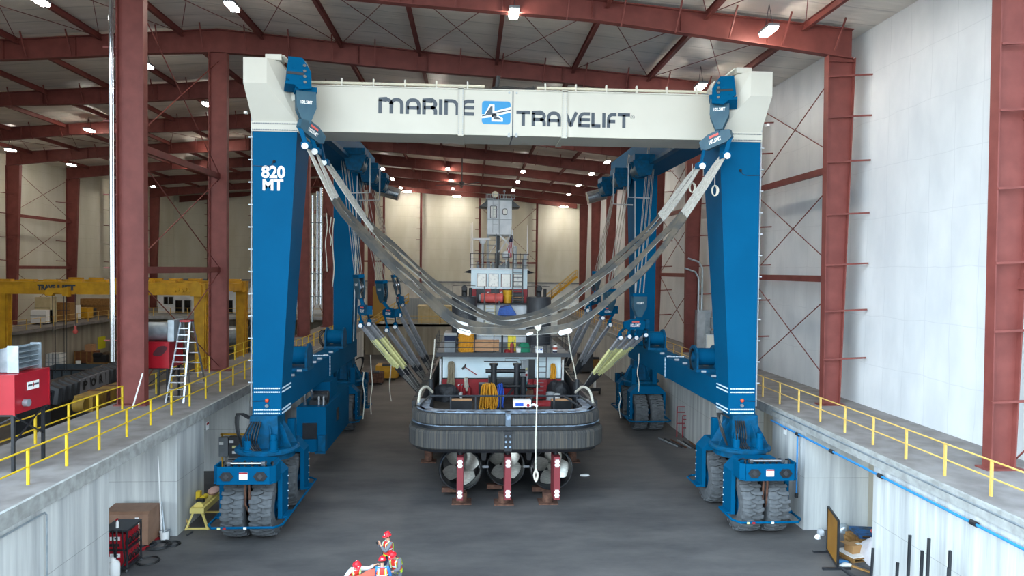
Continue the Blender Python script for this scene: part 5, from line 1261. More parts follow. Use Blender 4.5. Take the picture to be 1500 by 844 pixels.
# on the boat deck
t = root('steel_locker', 'grey steel locker with dark top on the left of the upper boat deck', 'locker', (at(659.5, 510, Y=46).x, 46, bdz))
a, b = at(651, 515, Y=45.7), at(668, 493, Y=45.7)
MB().box(a.x, b.x, 45.7, 46.5, bdz, bdz + .75).build('body', GREY, t); MB().box(a.x, b.x, 45.72, 46.5, bdz + .75, bdz + 1.05).build('dark_band', NAVY, t); MB().prism([(45.66, bdz + 1.05), (46.54, bdz + 1.05), (46.5, bdz + 1.2), (45.9, bdz + 1.2)], 'x', a.x - .03, b.x + .03).build('lid', LGREY, t)
a, b = at(672, 515, Y=45.8), at(694, 491, Y=45.8); c = V((a.x + b.x) / 2, 46.1, bdz)
m = MB()
for k in range(12): z = bdz + .06 + k * .095; w = (b.x - a.x) / 2 * (.97 + .04 * math.sin(k * 2.2)); m.tube([(c.x + w * q[0], 46.1 + .38 * q[1], z + .03 * math.sin(k + i * 1.7)) for i, q in enumerate([(math.cos(u) * min(1, 1.25 * abs(math.cos(u)) + .6) if 0 else math.copysign(abs(math.cos(u)) ** .5, math.cos(u)), math.copysign(abs(math.sin(u)) ** .5, math.sin(u))) for u in [2 * PI * i / 20 for i in range(20)]])], .07, 6, closed=True)
for k in range(4):
    x = c.x - .35 + .22 * k; m.tube([(x, 45.66, bdz + .1), (x + .1, 45.63, bdz + .6), (x + .05, 45.7, bdz + 1.12), (x, 46.1, bdz + 1.2)], .06, 6)
tag(m.build('rope_coil', ROPEY, None, True, origin=c), 'large orange-yellow rope coil stacked high on the upper boat deck', 'rope')
t = root('plywood_crate', 'long pale plywood crate on the upper boat deck', 'crate', (at(712, 510, Y=46).x, 46, bdz))
a, b = at(693.5, 513, Y=45.7), at(731, 500, Y=45.7)
MB().box(a.x, b.x, 45.7, 46.4, bdz + .1, bdz + .68).build('box', WOOD, t); MB().prism([(45.68, bdz + .68), (46.42, bdz + .68), (46.3, bdz + .78), (45.8, bdz + .78)], 'x', a.x - .02, b.x + .02).build('lid', WOOD, t)
for x in (a.x + .3, b.x - .3): MB().box(x - .1, x + .1, 45.75, 46.35, bdz, bdz + .1).build('skid', BLKSTEEL, t)
t = root('yellow_locker', 'yellow upright locker behind the red extinguisher on the upper boat deck', 'locker', (at(750, 505, Y=46.6).x, 46.6, bdz))
a, b = at(744, 513, Y=46.4), at(756, 488, Y=46.4)
MB().box(a.x, b.x, 46.4, 46.9, bdz, bdz + 1.25).build('body', mat('locker_yellow', '#e6cf34', .5), t); MB().box(a.x + .04, b.x - .04, 46.37, 46.4, bdz + .06, bdz + 1.2).build('door', bpy.data.materials['locker_yellow'], t); MB().cbox((b.x - .1, 46.35, bdz + .7), .04, .04, .15).build('handle', GREY, t)
bottle('fire_extinguisher', 'red extinguisher with white label on the upper boat deck', (at(750, 510, Y=45.7).x, 45.7, bdz), .13, .68, BRED, 'fire extinguisher')
bucket('white pail beside the green rope on the upper boat deck', (at(759.5, 511, Y=45.8).x, 45.8, bdz), .17, .36, PAPER)
lump('green_rope_heap', 'green rope heap on the upper boat deck', (at(767, 512, Y=46).x, 46, bdz), .8, .6, .62, ROPEG, 4, 'rope', .2)
lump('red_bag', 'small red bag left of the yellow locker on the upper boat deck', (at(743, 512, Y=45.7).x, 45.7, bdz), .4, .3, .2, BRED, 14, 'bag', .2)
t = root('battery_box', 'white battery box with blue label at the head of the boat ladder', 'box', (at(790, 512, Y=45.5).x, 45.5, bdz))
p = at(790, 510, Y=45.4); MB().box(p.x - .24, p.x + .24, 45.35, 45.7, bdz, bdz + .36).build('body', PAPER, t); MB().box(p.x - .26, p.x + .26, 45.33, 45.72, bdz + .36, bdz + .42).build('lid', PAPER, t)
for q in (-.12, .12): MB().box(p.x + q - .06, p.x + q + .06, 45.335, 45.35, bdz + .2, bdz + .3).build('label', ROPEB, t)
t = bottle('gas_bottle', 'white, orange and blue gas bottle near the right end of the boat-deck rail', (at(813, 512, Y=45.6).x, 45.6, bdz), .15, .58, PAPER, 'bottle')
p = at(813, 512, Y=45.6); MB().cyl((p.x, 45.6, bdz + .22), (p.x, 45.6, bdz + .38), .155).build('orange_band', ORANGE, t, True); MB().cyl((p.x, 45.6, bdz + .02), (p.x, 45.6, bdz + .12), .155).build('blue_band', NAVY, t, True)
t = root('engine_cover_heap', 'blue tarpaulin bundle on a white box between the funnels', 'tarpaulin', (at(743, 470, Y=50.5).x, 50.3, 7.2))
a, b = at(728, 472, Y=50.3), at(758.5, 466, Y=50.3)
MB().box(a.x + .1, b.x - .1, 50.2, 51.3, 6.9, 8.05).build('white_box', PAPER, t)
m = MB().hull([(a.x, 50.1, 8.05), (b.x, 50.1, 8.05), (a.x, 51.2, 8.05), (b.x, 51.2, 8.05), (a.x + .15, 50.3, 8.7), (a.x + .3, 51.1, 8.85), (b.x - .55, 50.3, 8.95), (b.x - .5, 51.1, 8.95), (b.x - .15, 50.4, 8.4)]); m.build('tarpaulin', TARPB, t)
MB().bar((a.x, 50.08, 8.2), (b.x, 50.08, 8.2), .02, .05).build('strap', NAVY, t)
t = root('life_raft_canister', 'faded red life raft drum lying on its side below the wheelhouse', 'life raft', (at(720, 445, Y=51.8).x, 51.8, 9.02))
a, b = at(704, 441, Y=51.8), at(737, 441, Y=51.8)
MB().lathe([(0, 0), (.3, 0), (.36, .06), (.36, 1.0), (.34, 1.02), (.36, 1.04), (.36, b.x - a.x - .06), (.3, b.x - a.x), (0, b.x - a.x)], (a.x, 51.8, 9.4), (1, 0, 0), 24).build('drum', SALMON, t, True)
MB().cyl((a.x - .12, 51.8, 9.4), (a.x, 51.8, 9.4), .26).build('end_cap', LGREY, t, True)
for x in (a.x + .3, b.x - .3): MB().box(x - .06, x + .06, 51.5, 52.1, 9.02, 9.2).build('cradle', BLKSTEEL, t)
t = root('yellow_barrel', 'yellow barrel standing under the wheelhouse beside the red life raft', 'barrel', (at(743.5, 446, Y=52).x, 52.2, 9.02))
MB().lathe([(0, 0), (.28, 0), (.3, .3), (.32, .55), (.3, .57), (.33, .6), (.35, .9), (.36, .96), (0, .96)], (at(743.5, 446, Y=52).x, 52.2, 9.02), (0, 0, 1), 22).build('drum', CRANE, t, True)
MB().lathe([(.33, .0), (.37, .0), (.37, .05), (.33, .05)], (at(743.5, 446, Y=52).x, 52.2, 9.55), (0, 0, 1), 22).build('hoop', bpy.data.materials['locker_yellow'], t, True)
# stands carrying the boat
for k, (px, py) in enumerate(((676, 738), (738, 739), (803, 738))):
    p = at(px, py, Z=0)
    t = root('pipe_stand', ['rusty pipe stand under the left rudder', 'rusty pipe stand under the middle rudder', 'rusty pipe stand under the right rudder'][k], 'stand', (p.x, p.y + .25, 0), 'rusty stands under the stern')
    MB().box(p.x - .48, p.x + .48, p.y - .2, p.y + .7, 0, .06).build('base_plate', RUST, t); MB().cyl((p.x, p.y + .25, .06), (p.x, p.y + .25, .52), .27, n=20).build('pipe', RUST, t, True)
for k, px in enumerate((628, 838)):
    p = at(px, 676, Z=0)
    t = root('pipe_stand', ['brown stand under the left bilge of the boat', 'brown stand under the right bilge of the boat'][k], 'stand', (p.x, p.y, 0), 'stands under the bilges')
    MB().box(p.x - .45, p.x + .45, p.y - .4, p.y + .4, 0, .06).build('base_plate', RUST, t); MB().cyl((p.x, p.y, .06), (p.x, p.y, 1.9), .26, n=18).build('pipe', RUST, t, True)
for k, y in enumerate((44, 49, 54, 59)):
    solo('keel_block', MB().box(bx(y) - .7, bx(y) + .7, y - .3, y + .3, 0, .35).box(bx(y) - .55, bx(y) + .55, y - .3, y + .3, .35, .58), WOODD, 'timber block stacked on the floor under the boat keel', 'block', 'keel blocks')
# ================================================================ THINGS AROUND THE HALL
# heaters on the left walkway
def heater(label, x0, x1, y0, y1, z0, z1, zl, lou):
    t = root('unit_heater', label, 'heater', ((x0 + x1) / 2, (y0 + y1) / 2, zl))
    b = MB().box(x0, x1, y0, y1, z0, z1).build('casing', HRED, t)
    m = MB()
    for x in (x0, x1):
        for y in (y0, y1): m.bar((x, y, z0 - .02), (x, y, z1 + .02), .05)
    m.box(x0 - .02, x1 + .02, y0 - .02, y1 + .02, z1 - .02, z1 + .03); m.build('trim', HRED, t)
    for x in (x0 + .12, x1 - .12):
        for y in (y0 + .12, y1 - .12): MB().bar((x, y, zl), (x, y, z0), .09).build('leg', BLKSTEEL, t)
    m = MB()
    m.bar((x0 + .12, y0 + .12, zl + .7), (x1 - .12, y0 + .12, z0 - .1), .04).bar((x1 - .12, y0 + .12, zl + .9), (x1 - .12, y1 - .12, z0 - .05), .04).bar((x1 - .12, y1 - .12, zl + .9), (x1 - .12, y0 + .12, z0 - .05), .04)
    m.bar((x0, y0 + .1, z0 - .03), (x1, y0 + .1, z0 - .03), .08).bar((x0, y1 - .1, z0 - .03), (x1, y1 - .1, z0 - .03), .08).build('leg_brace', BLKSTEEL, t)
    return t
t = heater('red heater with silver louvred outlet on black legs, nearest on the left walkway', -16.6, -14.35, 22.85, 24.65, 6.75, 7.98, 4.9, True)
yc = 23.75
MB().cyl((-17.2, yc, 8.42), (-15.9, yc, 8.42), .46, n=28).build('blower', GALV, t, True)
MB().hull([(-15.95, yc - .5, 8.0), (-15.95, yc + .5, 8.0), (-15.95, yc - .45, 8.55), (-15.95, yc + .45, 8.55), (-14.75, yc - .55, 8.05), (-14.75, yc + .55, 8.05), (-14.75, yc - .55, 8.85), (-14.75, yc + .55, 8.85)]).build('outlet_chute', GALV, t)
m = MB()
for k in range(5): z = 8.1 + k * .17; m.bar((-14.6, yc - .58, z), (-14.6, yc + .58, z), .3, .025, up=(-.5, 0, 1))
m.box(-14.75, -14.4, yc - .6, yc - .57, 8.03, 8.9).box(-14.75, -14.4, yc + .57, yc + .6, 8.03, 8.9); m.build('louver', GALV, t)
p0, p1 = at(40, 578, X=-14.33), at(57, 571, X=-14.33)
MB().box(-14.34, -14.325, p0.y, p1.y, 7.42, 7.68).build('label_plate', PAPER, t)
w_ = p1.y - p0.y; yc_ = (p0.y + p1.y) / 2
MB().box(-14.325, -14.315, p0.y + .03, yc_ - .06, 7.54, 7.6).box(-14.325, -14.315, yc_ + .06, p1.y - .03, 7.54, 7.6).build('label_mark', INK, t)
MB().prism([(yc_ - .04, 7.57), (yc_, 7.65), (yc_ + .04, 7.57), (yc_, 7.49)], 'x', -14.325, -14.312).build('label_diamond', BRED, t)
MB().cyl((-14.34, p0.y - .15, 7.05), (-14.18, p0.y - .15, 7.05), .12, n=16).build('gas_port', GALV, t, True)
t = heater('smaller red heater with silver drum blower behind the first red column', -16.0, -14.75, 35.1, 36.7, 6.5, 7.75, 4.9, False)
MB().cyl((-16.0, 35.8, 8.25), (-14.95, 35.8, 8.25), .46, n=28).build('blower', GALV, t, True)
MB().cyl((-14.95, 35.8, 8.25), (-14.93, 35.8, 8.25), .36, n=20).build('blower_inlet', BLKSTEEL, t)
MB().box(-14.85, -14.55, 35.2, 36.4, 7.8, 8.85).build('outlet_chute', GALV, t)
p = at(235, 515, Y=35.08)
m = MB(); m.add([(p.x - .02 + .33 * math.cos(a) * (1 + .2 * math.sin(a * 2)), 35.085, p.z + .02 + (.24 * math.sin(a) + .09 * math.cos(a))) for a in [2 * PI * k / 18 for k in range(18)]], [tuple(range(18))]); m.build('dark_patch', mat('dark_red_patch', '#4a1a22', .7), t)  # darker rounded patch on the casing front
# step ladder
t = root('step_ladder', 'tall aluminium step ladder standing open on the left walkway beside the smaller red heater', 'ladder', (-14.1, 36, 4.9))
top = 8.75
for y0, y1, nm in ((34.3, 35.6, 'front_frame'), (37.3, 35.9, 'rear_frame')):
    m = MB()
    for s in (-1, 1): m.bar((-14.15 + s * .42, y0, 4.92), (-14.15 + s * .22, y1, top), .08, .05)
    if nm == 'rear_frame':
        for k in range(6): f = (k + 1) / 7; m.bar((-14.15 - .42 + .2 * f, y0 + (y1 - y0) * f, 4.92 + (top - 4.92) * f), (-14.15 + .42 - .2 * f, y0 + (y1 - y0) * f, 4.92 + (top - 4.92) * f), .04)
    m.build(nm, STEEL, t)
for k in range(11):
    f = (k + 1) / 12; MB().bar((-14.15 - .42 + .2 * f, 34.3 + 1.3 * f, 4.92 + (top - 4.92) * f), (-14.15 + .42 - .2 * f, 34.3 + 1.3 * f, 4.92 + (top - 4.92) * f), .14, .04).build('step', STEEL, t)
MB().cbox((-14.15, 35.75, top + .03), .5, .5, .08).build('top_cap', HRED, t)
solo('pole', MB().tube([at(194, 598.5, Y=33.05), at(209, 547, Y=33.6)], .035, 6), PAPER, 'white pole leaning against the foot of the nearest red column', 'pole')
# things on the floor at the left piers
t = root('job_box', 'large tan steel job box standing against the left concrete pier', 'tool chest', (-14.3, 29.6, 0))
x0, x1, y0, y1 = -14.75, -13.0, 28.95, 30.05
MB().box(x0, x1, y0, y1, .16, .75).build('body', JOBBOX, t); MB().box(x0 - .02, x1 + .02, y0 - .02, y1 + .02, .76, 1.42).build('lid', JOBBOX, t)
MB().prism([(y0 - .02, 1.42), (y1 + .02, 1.42), (y1 - .1, 1.56), (y0 + .12, 1.5)], 'x', x0 - .02, x1 + .02).build('lid_top', JOBBOX, t)
text_mb('KNAACK', x0 + .55, x0 + 1.15, 1.12, 1.24, y0 - .02, .008, .04).build('lettering', PAPER, t); MB().box(x0 + .6, x0 + 1.1, y0 - .03, y0 - .02, 1.03, 1.09).build('orange_mark', ORANGE, t)
MB().box(x0 + 1.25, x0 + 1.4, y0 - .03, y0 - .02, .85, 1.3).build('label', PAPER, t)
for x in (x0 + .2, x1 - .2): MB().bar((x, y0, .1), (x, y1, .1), .1, .12).cyl((x, y0 + .1, .07), (x + .06, y0 + .1, .07), .07).build('caster', BLKSTEEL, t)
t = root('welder_rack', 'black rack on casters holding four red welding machines', 'rack', (-12.95, 27.4, 0))
x0, x1, y0, y1 = -13.65, -12.75, 26.7, 27.8
m = MB()
for x in (x0, x1):
    for y in (y0, y1): m.bar((x, y, .12), (x, y, 1.58), .05)
for z in (.18, .86, 1.58):
    for x in (x0, x1): m.bar((x, y0, z), (x, y1, z), .05)
    for y in (y0, y1): m.bar((x0, y, z), (x1, y, z), .05)
m.build('frame', BLKSTEEL, t); MB().box(x0 - .03, x1 + .03, y0 - .03, y1 + .03, 1.6, 1.64).build('shelf_top', DKGREY, t)
MB().box(x0, x1, y0, y1, .2, .23).build('shelf', BLKSTEEL, t); MB().box(x0, x1, y0, y1, .84, .87).build('shelf', BLKSTEEL, t)
for x in (x0, x1):
    for y in (y0, y1): MB().cyl((x - .03, y, .07), (x + .03, y, .07), .07, n=12).build('caster', STEEL, t)
for zi, z in enumerate((.24, .88)):
    for k in range(2):
        yy = y0 + .06 + k * .56
        w = root('welding_machine', ['red welding machine on the lower shelf of the rack, front', 'red welding machine on the lower shelf of the rack, rear', 'red welding machine on the upper shelf of the rack, front', 'red welding machine on the upper shelf of the rack, rear'][zi * 2 + k], 'welder', (-13.0, yy + .25, z), 'welding machines in the rack')
        MB().prism([(x0 + .1, z), (x1 - .1, z), (x1 - .1, z + .55), (x0 + .2, z + .62), (x0 + .1, z + .5)], 'y', yy, yy + .5).build('casing', HRED, w)
        MB().box(x0 + .25, x1 - .28, yy - .012, yy, z + .33, z + .46).build('label', PAPER, w)
        MB().box(x0 + .2, x1 - .3, yy - .01, yy, z + .1, z + .2).build('label', PAPER if zi == 0 else BLKSTEEL, w)
        MB().box(x0 + .42, x1 - .36, yy - .018, yy - .012, z + .37, z + .42).build('label_mark', INK, w)
        m = MB()
        for q in range(4): m.lathe([(.12, -.02), (.15, 0), (.12, .02)], (x1 - .08, yy + .12 + q * .11, z + .2 + .08 * (q % 2)), (1, 0, .3 * (q % 2)), 12)
        m.build('cable', HOSE, w)
for k, xx in enumerate((-13.45, -13.1)):
    solo('welding_lead', MB().tube(smoothpath([(xx, 26.65, 1.62), (xx + .05, 26.55, 1.2), (xx, 26.58, .6), (xx + .15, 26.55, .25), (xx + .3, 26.6, .5), (xx + .25, 26.57, 1.2), (xx + .2, 26.65, 1.64)], 5), .03, 6), HOSE, ['left black welding lead looped over the front of the rack', 'right black welding lead looped over the front of the rack'][k], 'cable', 'welding leads')
t = root('spray_bottle', 'white bottle standing on top of the welder rack', 'bottle', (-13.2, 26.9, 1.64))
MB().lathe([(0, 0), (.05, 0), (.05, .2), (.02, .26), (.02, .3), (0, .3)], (-13.2, 26.9, 1.64), (0, 0, 1), 12).build('body', PAPER, t, True); MB().cbox((-13.2, 26.87, 1.96), .05, .12, .06).build('trigger', BRED, t)
t = root('work_table', 'low dark steel work table with blue tubs below, behind the welder rack', 'table', (-15.4, 28.1, 0))
MB().box(-16.2, -14.5, 27.6, 28.5, .82, .9).build('tabletop', DKGREY, t)
for x in (-16.1, -14.6):
    for y in (27.7, 28.4): MB().bar((x, y, 0), (x, y, .82), .07).build('leg', BLKSTEEL, t)
solo('plastic_tub', MB().hull([(-15.3 + sx * (.45 + .05 * k), 28.05 + sy * (.28 + .03 * k), .02 + .45 * k) for sx in (-1, 1) for sy in (-1, 1) for k in (0, 1)]), mat('tub_blue', '#214a8f', .5), 'blue plastic tub under the dark work table', 'tub')
t = root('jerrycan', 'white plastic canister on the floor at the corner of the left pier', 'canister', (-12.9, 26.2, 0))
MB().lathe([(0, 0), (.2, 0), (.22, .05), (.22, .5), (.14, .62), (.08, .64), (.08, .72), (0, .72)], (-13.05, 26.3, 0), (0, 0, 1), 16).build('body', PAPER, t, True); MB().cbox((-13.2, 26.2, .72), .34, .14, .14).build('pump_head', PAPER, t)
solo('gas_cylinder_cap', MB().lathe([(0, 0), (.24, 0), (.24, .3), (.16, .42), (0, .44)], (-13.45, 26.2, 0), (0, 0, 1), 16), BLKSTEEL, 'black rounded pot on the floor left of the white canister', 'pot', smooth=True)
def coil(label, c, r, mt, n=4, th=.03, cat='hose'):
    m = MB(); c = V(c)
    for k in range(n): m.tube([(c.x + (r - .035 * k) * math.cos(a), c.y + (r - .035 * k) * math.sin(a), .03 + .035 * (k % 2)) for a in [2 * PI * i / 24 for i in range(24)]], th, 5, closed=True)
    return tag(m.build('hose_coil', mt, None, True, origin=c), label, cat, 'coils on the floor')
coil('black hose coil on the floor in front of the white bucket with poles', at(232, 800, Z=0), .5, HOSE, 5)
coil('grey hose coil on the floor between the welder rack and the job box', at(213, 799, Z=0), .42, DKGREY, 3, .025)
coil('small black cable loop on the floor right of the welder rack', at(217, 823, Z=0), .42, HOSE, 2, .02)
coil('small dark cable loop on the floor nearest the pier corner', at(253, 798, Z=0), .3, HOSE, 3, .02)
p = at(241, 792, Z=0)
bucket('white bucket holding two tall pale poles at the left pier', (p.x, p.y, 0), .19, .4, PAPER)
for k, (dx, top, r) in enumerate(((-.35, (231.5, 668), .03), (.0, (236.5, 735), .045))):
    q = at(top[0], top[1], Y=p.y + .3); solo('pole', MB().tube([(p.x + dx * .3, p.y, .12), q], [r * 1.2, r * .6], 6), (PAPER, GALV)[k], ['tall thin white pole leaning against the left pier', 'shorter pale pole standing in the white bucket'][k], 'pole')
solo('traffic_marker', MB().hull([(p.x - .6, p.y, 0), (p.x - .3, p.y - .2, 0), (p.x - .25, p.y + .2, 0), (p.x - .4, p.y, .3), (p.x - .55, p.y + .2, 0)]), BRED, 'small red block on the floor left of the bucket', 'block')
p = at(256.5, 786, Z=0); bucket('pale paint can on the floor by the corner of the left pier', (p.x - .25, p.y - .25, 0), .15, .38, GALV)
solo('red_tool', MB().bar(at(206, 806, Z=.05), at(217, 801, Z=.05), .12, .1), BRED, 'red bar lying on the floor beside the grey hose coil', 'tool')
# yellow pipe bench
t = root('pipe_bench', 'pale yellow pipe bench with splayed legs beside the left front wheels', 'bench', (-11.9, 31.8, 0))
BY = mat('bench_yellow', '#dcc775', .55)
MB().box(-12.15, -11.55, 31.0, 33.4, .72, .95).build('bed', BY, t); MB().cyl((-11.85, 31.2, .95), (-11.85, 33.2, .95), .2).build('roller', BY, t, True)
for y in (31.1, 33.2):
    for s in (-1, 1): MB().bar((-11.85 + s * .2, y, .72), (-11.85 + s * .48, y - .1, 0), .08).build('leg', BY, t)
    MB().bar((-12.3, y - .1, .06), (-11.4, y - .1, .06), .07).build('crossbar', BY, t)
MB().box(-12.0, -11.7, 31.3, 31.55, 1.0, 1.25).build('vise', BLKSTEEL, t)
solo('power_tool', MB().cyl((-11.8, 31.5, 1.22), (-11.8, 31.9, 1.22), .11).cbox((-12.05, 31.75, 1.3), .18, .24, .34), mat('tool_yellow', '#d8b62a', .5), 'yellow and black power tool lying on the pipe bench', 'tool')
solo('sack', MB().ball((-11.7, 32.6, 1.22), .3, 12, (.8, 1.5, .55)), mat('pinkish_sack', '#c39b8d', .9), 'pinkish sack lying at the far end of the pipe bench', 'sack', smooth=True)
solo('crowbar', MB().tube([at(265, 737, Y=31.6), at(277, 772, Y=31.2)], .03, 6), YELP, 'yellow stick leaning against the wall behind the pipe bench', 'stick')
solo('scrap_bar', MB().bar(at(274, 784, Z=.04), at(282, 779, Z=.04), .06), DKGREY, 'short dark bar on the floor before the pipe bench', 'bar')
# distribution board behind the left front bogie
t = root('distribution_board', 'grey electrical distribution board on a yellow stand behind the left front wheels', 'cabinet', (-13.1, 39.6, 0))
p = at(338, 668, Y=39.6)
for x in (p.x - .5, p.x + .75): MB().bar((x, 39.7, 0), (x, 39.7, 2.2), .08).build('stand', CRANE, t)
MB().bar((p.x - .6, 39.7, 2.15), (p.x + .9, 39.7, 2.15), .08).build('stand', CRANE, t)
MB().box(p.x - .55, p.x - .05, 39.3, 39.6, 1.0, 2.05).build('cabinet_box', GREY, t); MB().box(p.x, p.x + .55, 39.25, 39.6, .95, 2.1).build('cabinet_box', DKGREY, t); MB().box(p.x - .1, p.x + .5, 39.3, 39.6, .1, .8).build('cabinet_box', GREY, t)
for dx, z, mt in ((-.4, 1.75, PAPER), (.15, 1.85, PAPER), (.3, 1.55, STRAPY), (.3, 1.25, PAPER)): MB().box(p.x + dx - .1, p.x + dx + .12, 39.22, 39.25, z - .07, z + .07).build('notice', mt, t)
# ---------- right side floor
t = root('weld_screen', 'amber see-through welding screen in a black frame at the right pier', 'screen', (15.1, 28, 0))
a0, a1 = at(1212, 805, Z=.12), at(1227, 830, Z=.12); a0.z = a1.z = .12
b0 = V(a0.x, a0.y, 1.9); b1 = V(a1.x, a1.y, 1.9)
m = MB(); d = (a1 - a0).normalized() * .0; n_ = V(.02, .01, 0)
m.add([a0 + n_, a1 + n_, b1 + n_, b0 + n_, a0 - n_, a1 - n_, b1 - n_, b0 - n_], [(0, 1, 2, 3), (7, 6, 5, 4), (0, 4, 5, 1), (1, 5, 6, 2), (2, 6, 7, 3), (3, 7, 4, 0)]); m.build('curtain', BROWNB, t)
m = MB()
for a, b in ((a0, a1), (a1, b1), (b1, b0), (b0, a0)): m.bar(a, b, .07)
m.build('frame', BLKSTEEL, t)
for a in (a0, a1): MB().bar((a.x - .6, a.y, .04), (a.x + .5, a.y, .04), .1, .08).bar((a.x, a.y, .02), (a.x, a.y, .2), .06).build('foot', BLKSTEEL, t)
def pallet(c, label, top, sl=WOODD, grp='wooden pallets', rz=0):
    t = root('pallet', label, 'pallet', c, grp); c = V(c); R = Matrix.Rotation(rz, 3, 'Z')
    for k in range(6): q = MB().box(-.62, .62, -.5 + k * .195 - .06, -.5 + k * .195 + .06, .12, .145); MB().add([c + R @ V(p) for p in q.v], q.f).build('slat', top, t)
    for x in (-.56, 0, .56): q = MB().box(x - .05, x + .05, -.56, .55, .02, .12); MB().add([c + R @ V(p) for p in q.v], q.f).build('stringer', sl, t)
    for k in range(3): q = MB().box(-.62, .62, -.5 + k * .48 - .06, -.5 + k * .48 + .06, 0, .02); MB().add([c + R @ V(p) for p in q.v], q.f).build('bottom_slat', sl, t)
    return t
BLUP = mat('pallet_blue', '#2268a8', .7, 0, '#3f4a52', 3)
p = at(1256, 800, Z=0)
pallet((p.x + .35, p.y, 0), 'plain wooden pallet at the bottom of the blue-topped stack', WOODD, rz=.1)
pallet((p.x + .32, p.y + .02, .15), 'plain wooden pallet in the middle of the blue-topped stack', WOODD, rz=.02)
pallet((p.x + .42, p.y + .05, .3), 'plain wooden pallet just under the blue one', WOODD, rz=.14)
pallet((p.x + .55, p.y + .1, .45), 'blue pallet lying on top of the pallet stack', BLUP, BLUP, rz=-.12)
p = at(1252, 815, Z=0)
pallet((p.x, p.y, 0), 'wooden pallet with a cardboard box on it, behind the welding screen', WOODD, rz=.25)
solo('plastic_wrap', MB().cbox((p.x, p.y, .17), 1.05, .95, .05, Matrix.Rotation(.25, 3, 'Z')), PAPER, 'white and dark plastic sheet covering the pallet under the cardboard box', 'sheet')
t = root('cardboard_box', 'brown cardboard box with open flap on the right pallet', 'box', (p.x, p.y, .2))
R = Matrix.Rotation(.2, 3, 'Z'); MB().cbox((p.x, p.y, .36), .62, .45, .32, R).build('carton', CARD, t); MB().cbox((p.x - .3, p.y + .1, .52), .3, .42, .02, R).build('flap', CARD, t); MB().cbox((p.x + .12, p.y - .02, .528), .2, .15, .01, R).build('label', PAPER, t)
t = root('covered_pile', 'pile covered with a pale pinkish plastic sheet beside the right pier', 'covered pile', (16.5, 26.2, 0))
def sh(u, v):
    x = 15.75 + 2.0 * u; y = 25.0 + 2.5 * v; e = min(u, 1 - u, v, 1 - v)
    return V(x, y, .03 + .95 * min(1, e * 5) ** .6 * (.78 + .22 * math.sin(u * 5 + 1)) + .05 * math.sin(u * 13 + v * 9) + .03 * math.sin(v * 21))
MB().grid(sh, 26, 30).build('plastic_sheet', TARPW, t, 'all')
MB().box(15.95, 17.6, 25.2, 27.2, 0, .62).build('stacked_load', WOODD, t)
for k in range(6):
    solo('red_part', MB().ball((16.9 + .2 * (k % 3), 27.85 + .2 * (k // 3), .74), .13, 10, (1, 1, .8)).cyl((16.9 + .2 * (k % 3), 27.85 + .2 * (k // 3), .6), (16.9 + .2 * (k % 3), 27.85 + .2 * (k // 3), .7), .06, n=8), SALMON, 'small pinkish-red fitting heaped on the end of the blue pallet', 'fitting', 'red fittings')
for k, (px, py, w) in enumerate(((1203, 783, .35), (1198, 789, .25), (1236, 779, .5))):
    c = at(px, py, Z=0); lump('rubbish_bag', ['crumpled pale bag on the floor at the foot of the right pier', 'small crumpled white paper nearest the right front wheels', 'clear plastic bag bundle between the pallets and the pier'][k], (c.x, c.y, 0), w, w, w * .7, (LGREY, PAPER, GALV)[k], 20 + k, 'rubbish')
for k, (px, py, mt, lb) in enumerate(((1233, 824, mat('glove_blue', '#3c7fb5', .7), 'blue rag on the floor by the foot of the welding screen'), (1239, 829, PAPER, 'white rag lying on the floor right of the welding screen foot'), (857, 697, PAPER, 'white rag on the floor right of the propellers'))):
    c = at(px, py, Z=0); lump('rag', lb, (c.x, c.y, 0), .5, .28, .1, mt, 30 + k, 'rag', .35)
t = root('timber_stack', 'low stack of dark planks in front of the covered pile', 'planks', (16, 25.2, 0))
for k in range(7): MB().bar((15.0 + .18 * k, 26.3 - .1 * k, .05 + .04 * (k % 2)), (16.6 + .18 * k, 24.2 - .1 * k, .05 + .04 * (k % 2)), .14, .06).build('plank', (WOODD, DKGREY)[k % 2], t)
# steel rack of upright bars at the lower right edge
t = root('stake_rack', 'black steel rack with upright stakes in front of the right pier', 'rack', (15.3, 23.6, 0))
for k, (pxa, pya, pxb, pyb, y) in enumerate(((1333, 784, 1324, 842, 23.9), (1351, 807, 1345, 842, 23.2), (1361, 789, 1352, 842, 23.6), (1392, 807, 1385, 842, 22.4), (1279, 803, 1274, 842, 24.6), (1315, 824, 1310, 844, 24.0), (1390, 832, 1386, 844, 22.3))):
    a = at(pxa, pya, X=14.1 + .12 * k % .5); MB().bar((a.x - .1, a.y - .05, 0), a, .08, .06).build('stake', BLKSTEEL, t)
MB().bar((14.15, 25.6, .3), (14.3, 20.6, .3), .08).bar((14.5, 25.6, .1), (14.55, 20.6, .1), .08).build('base_rail', BLKSTEEL, t)

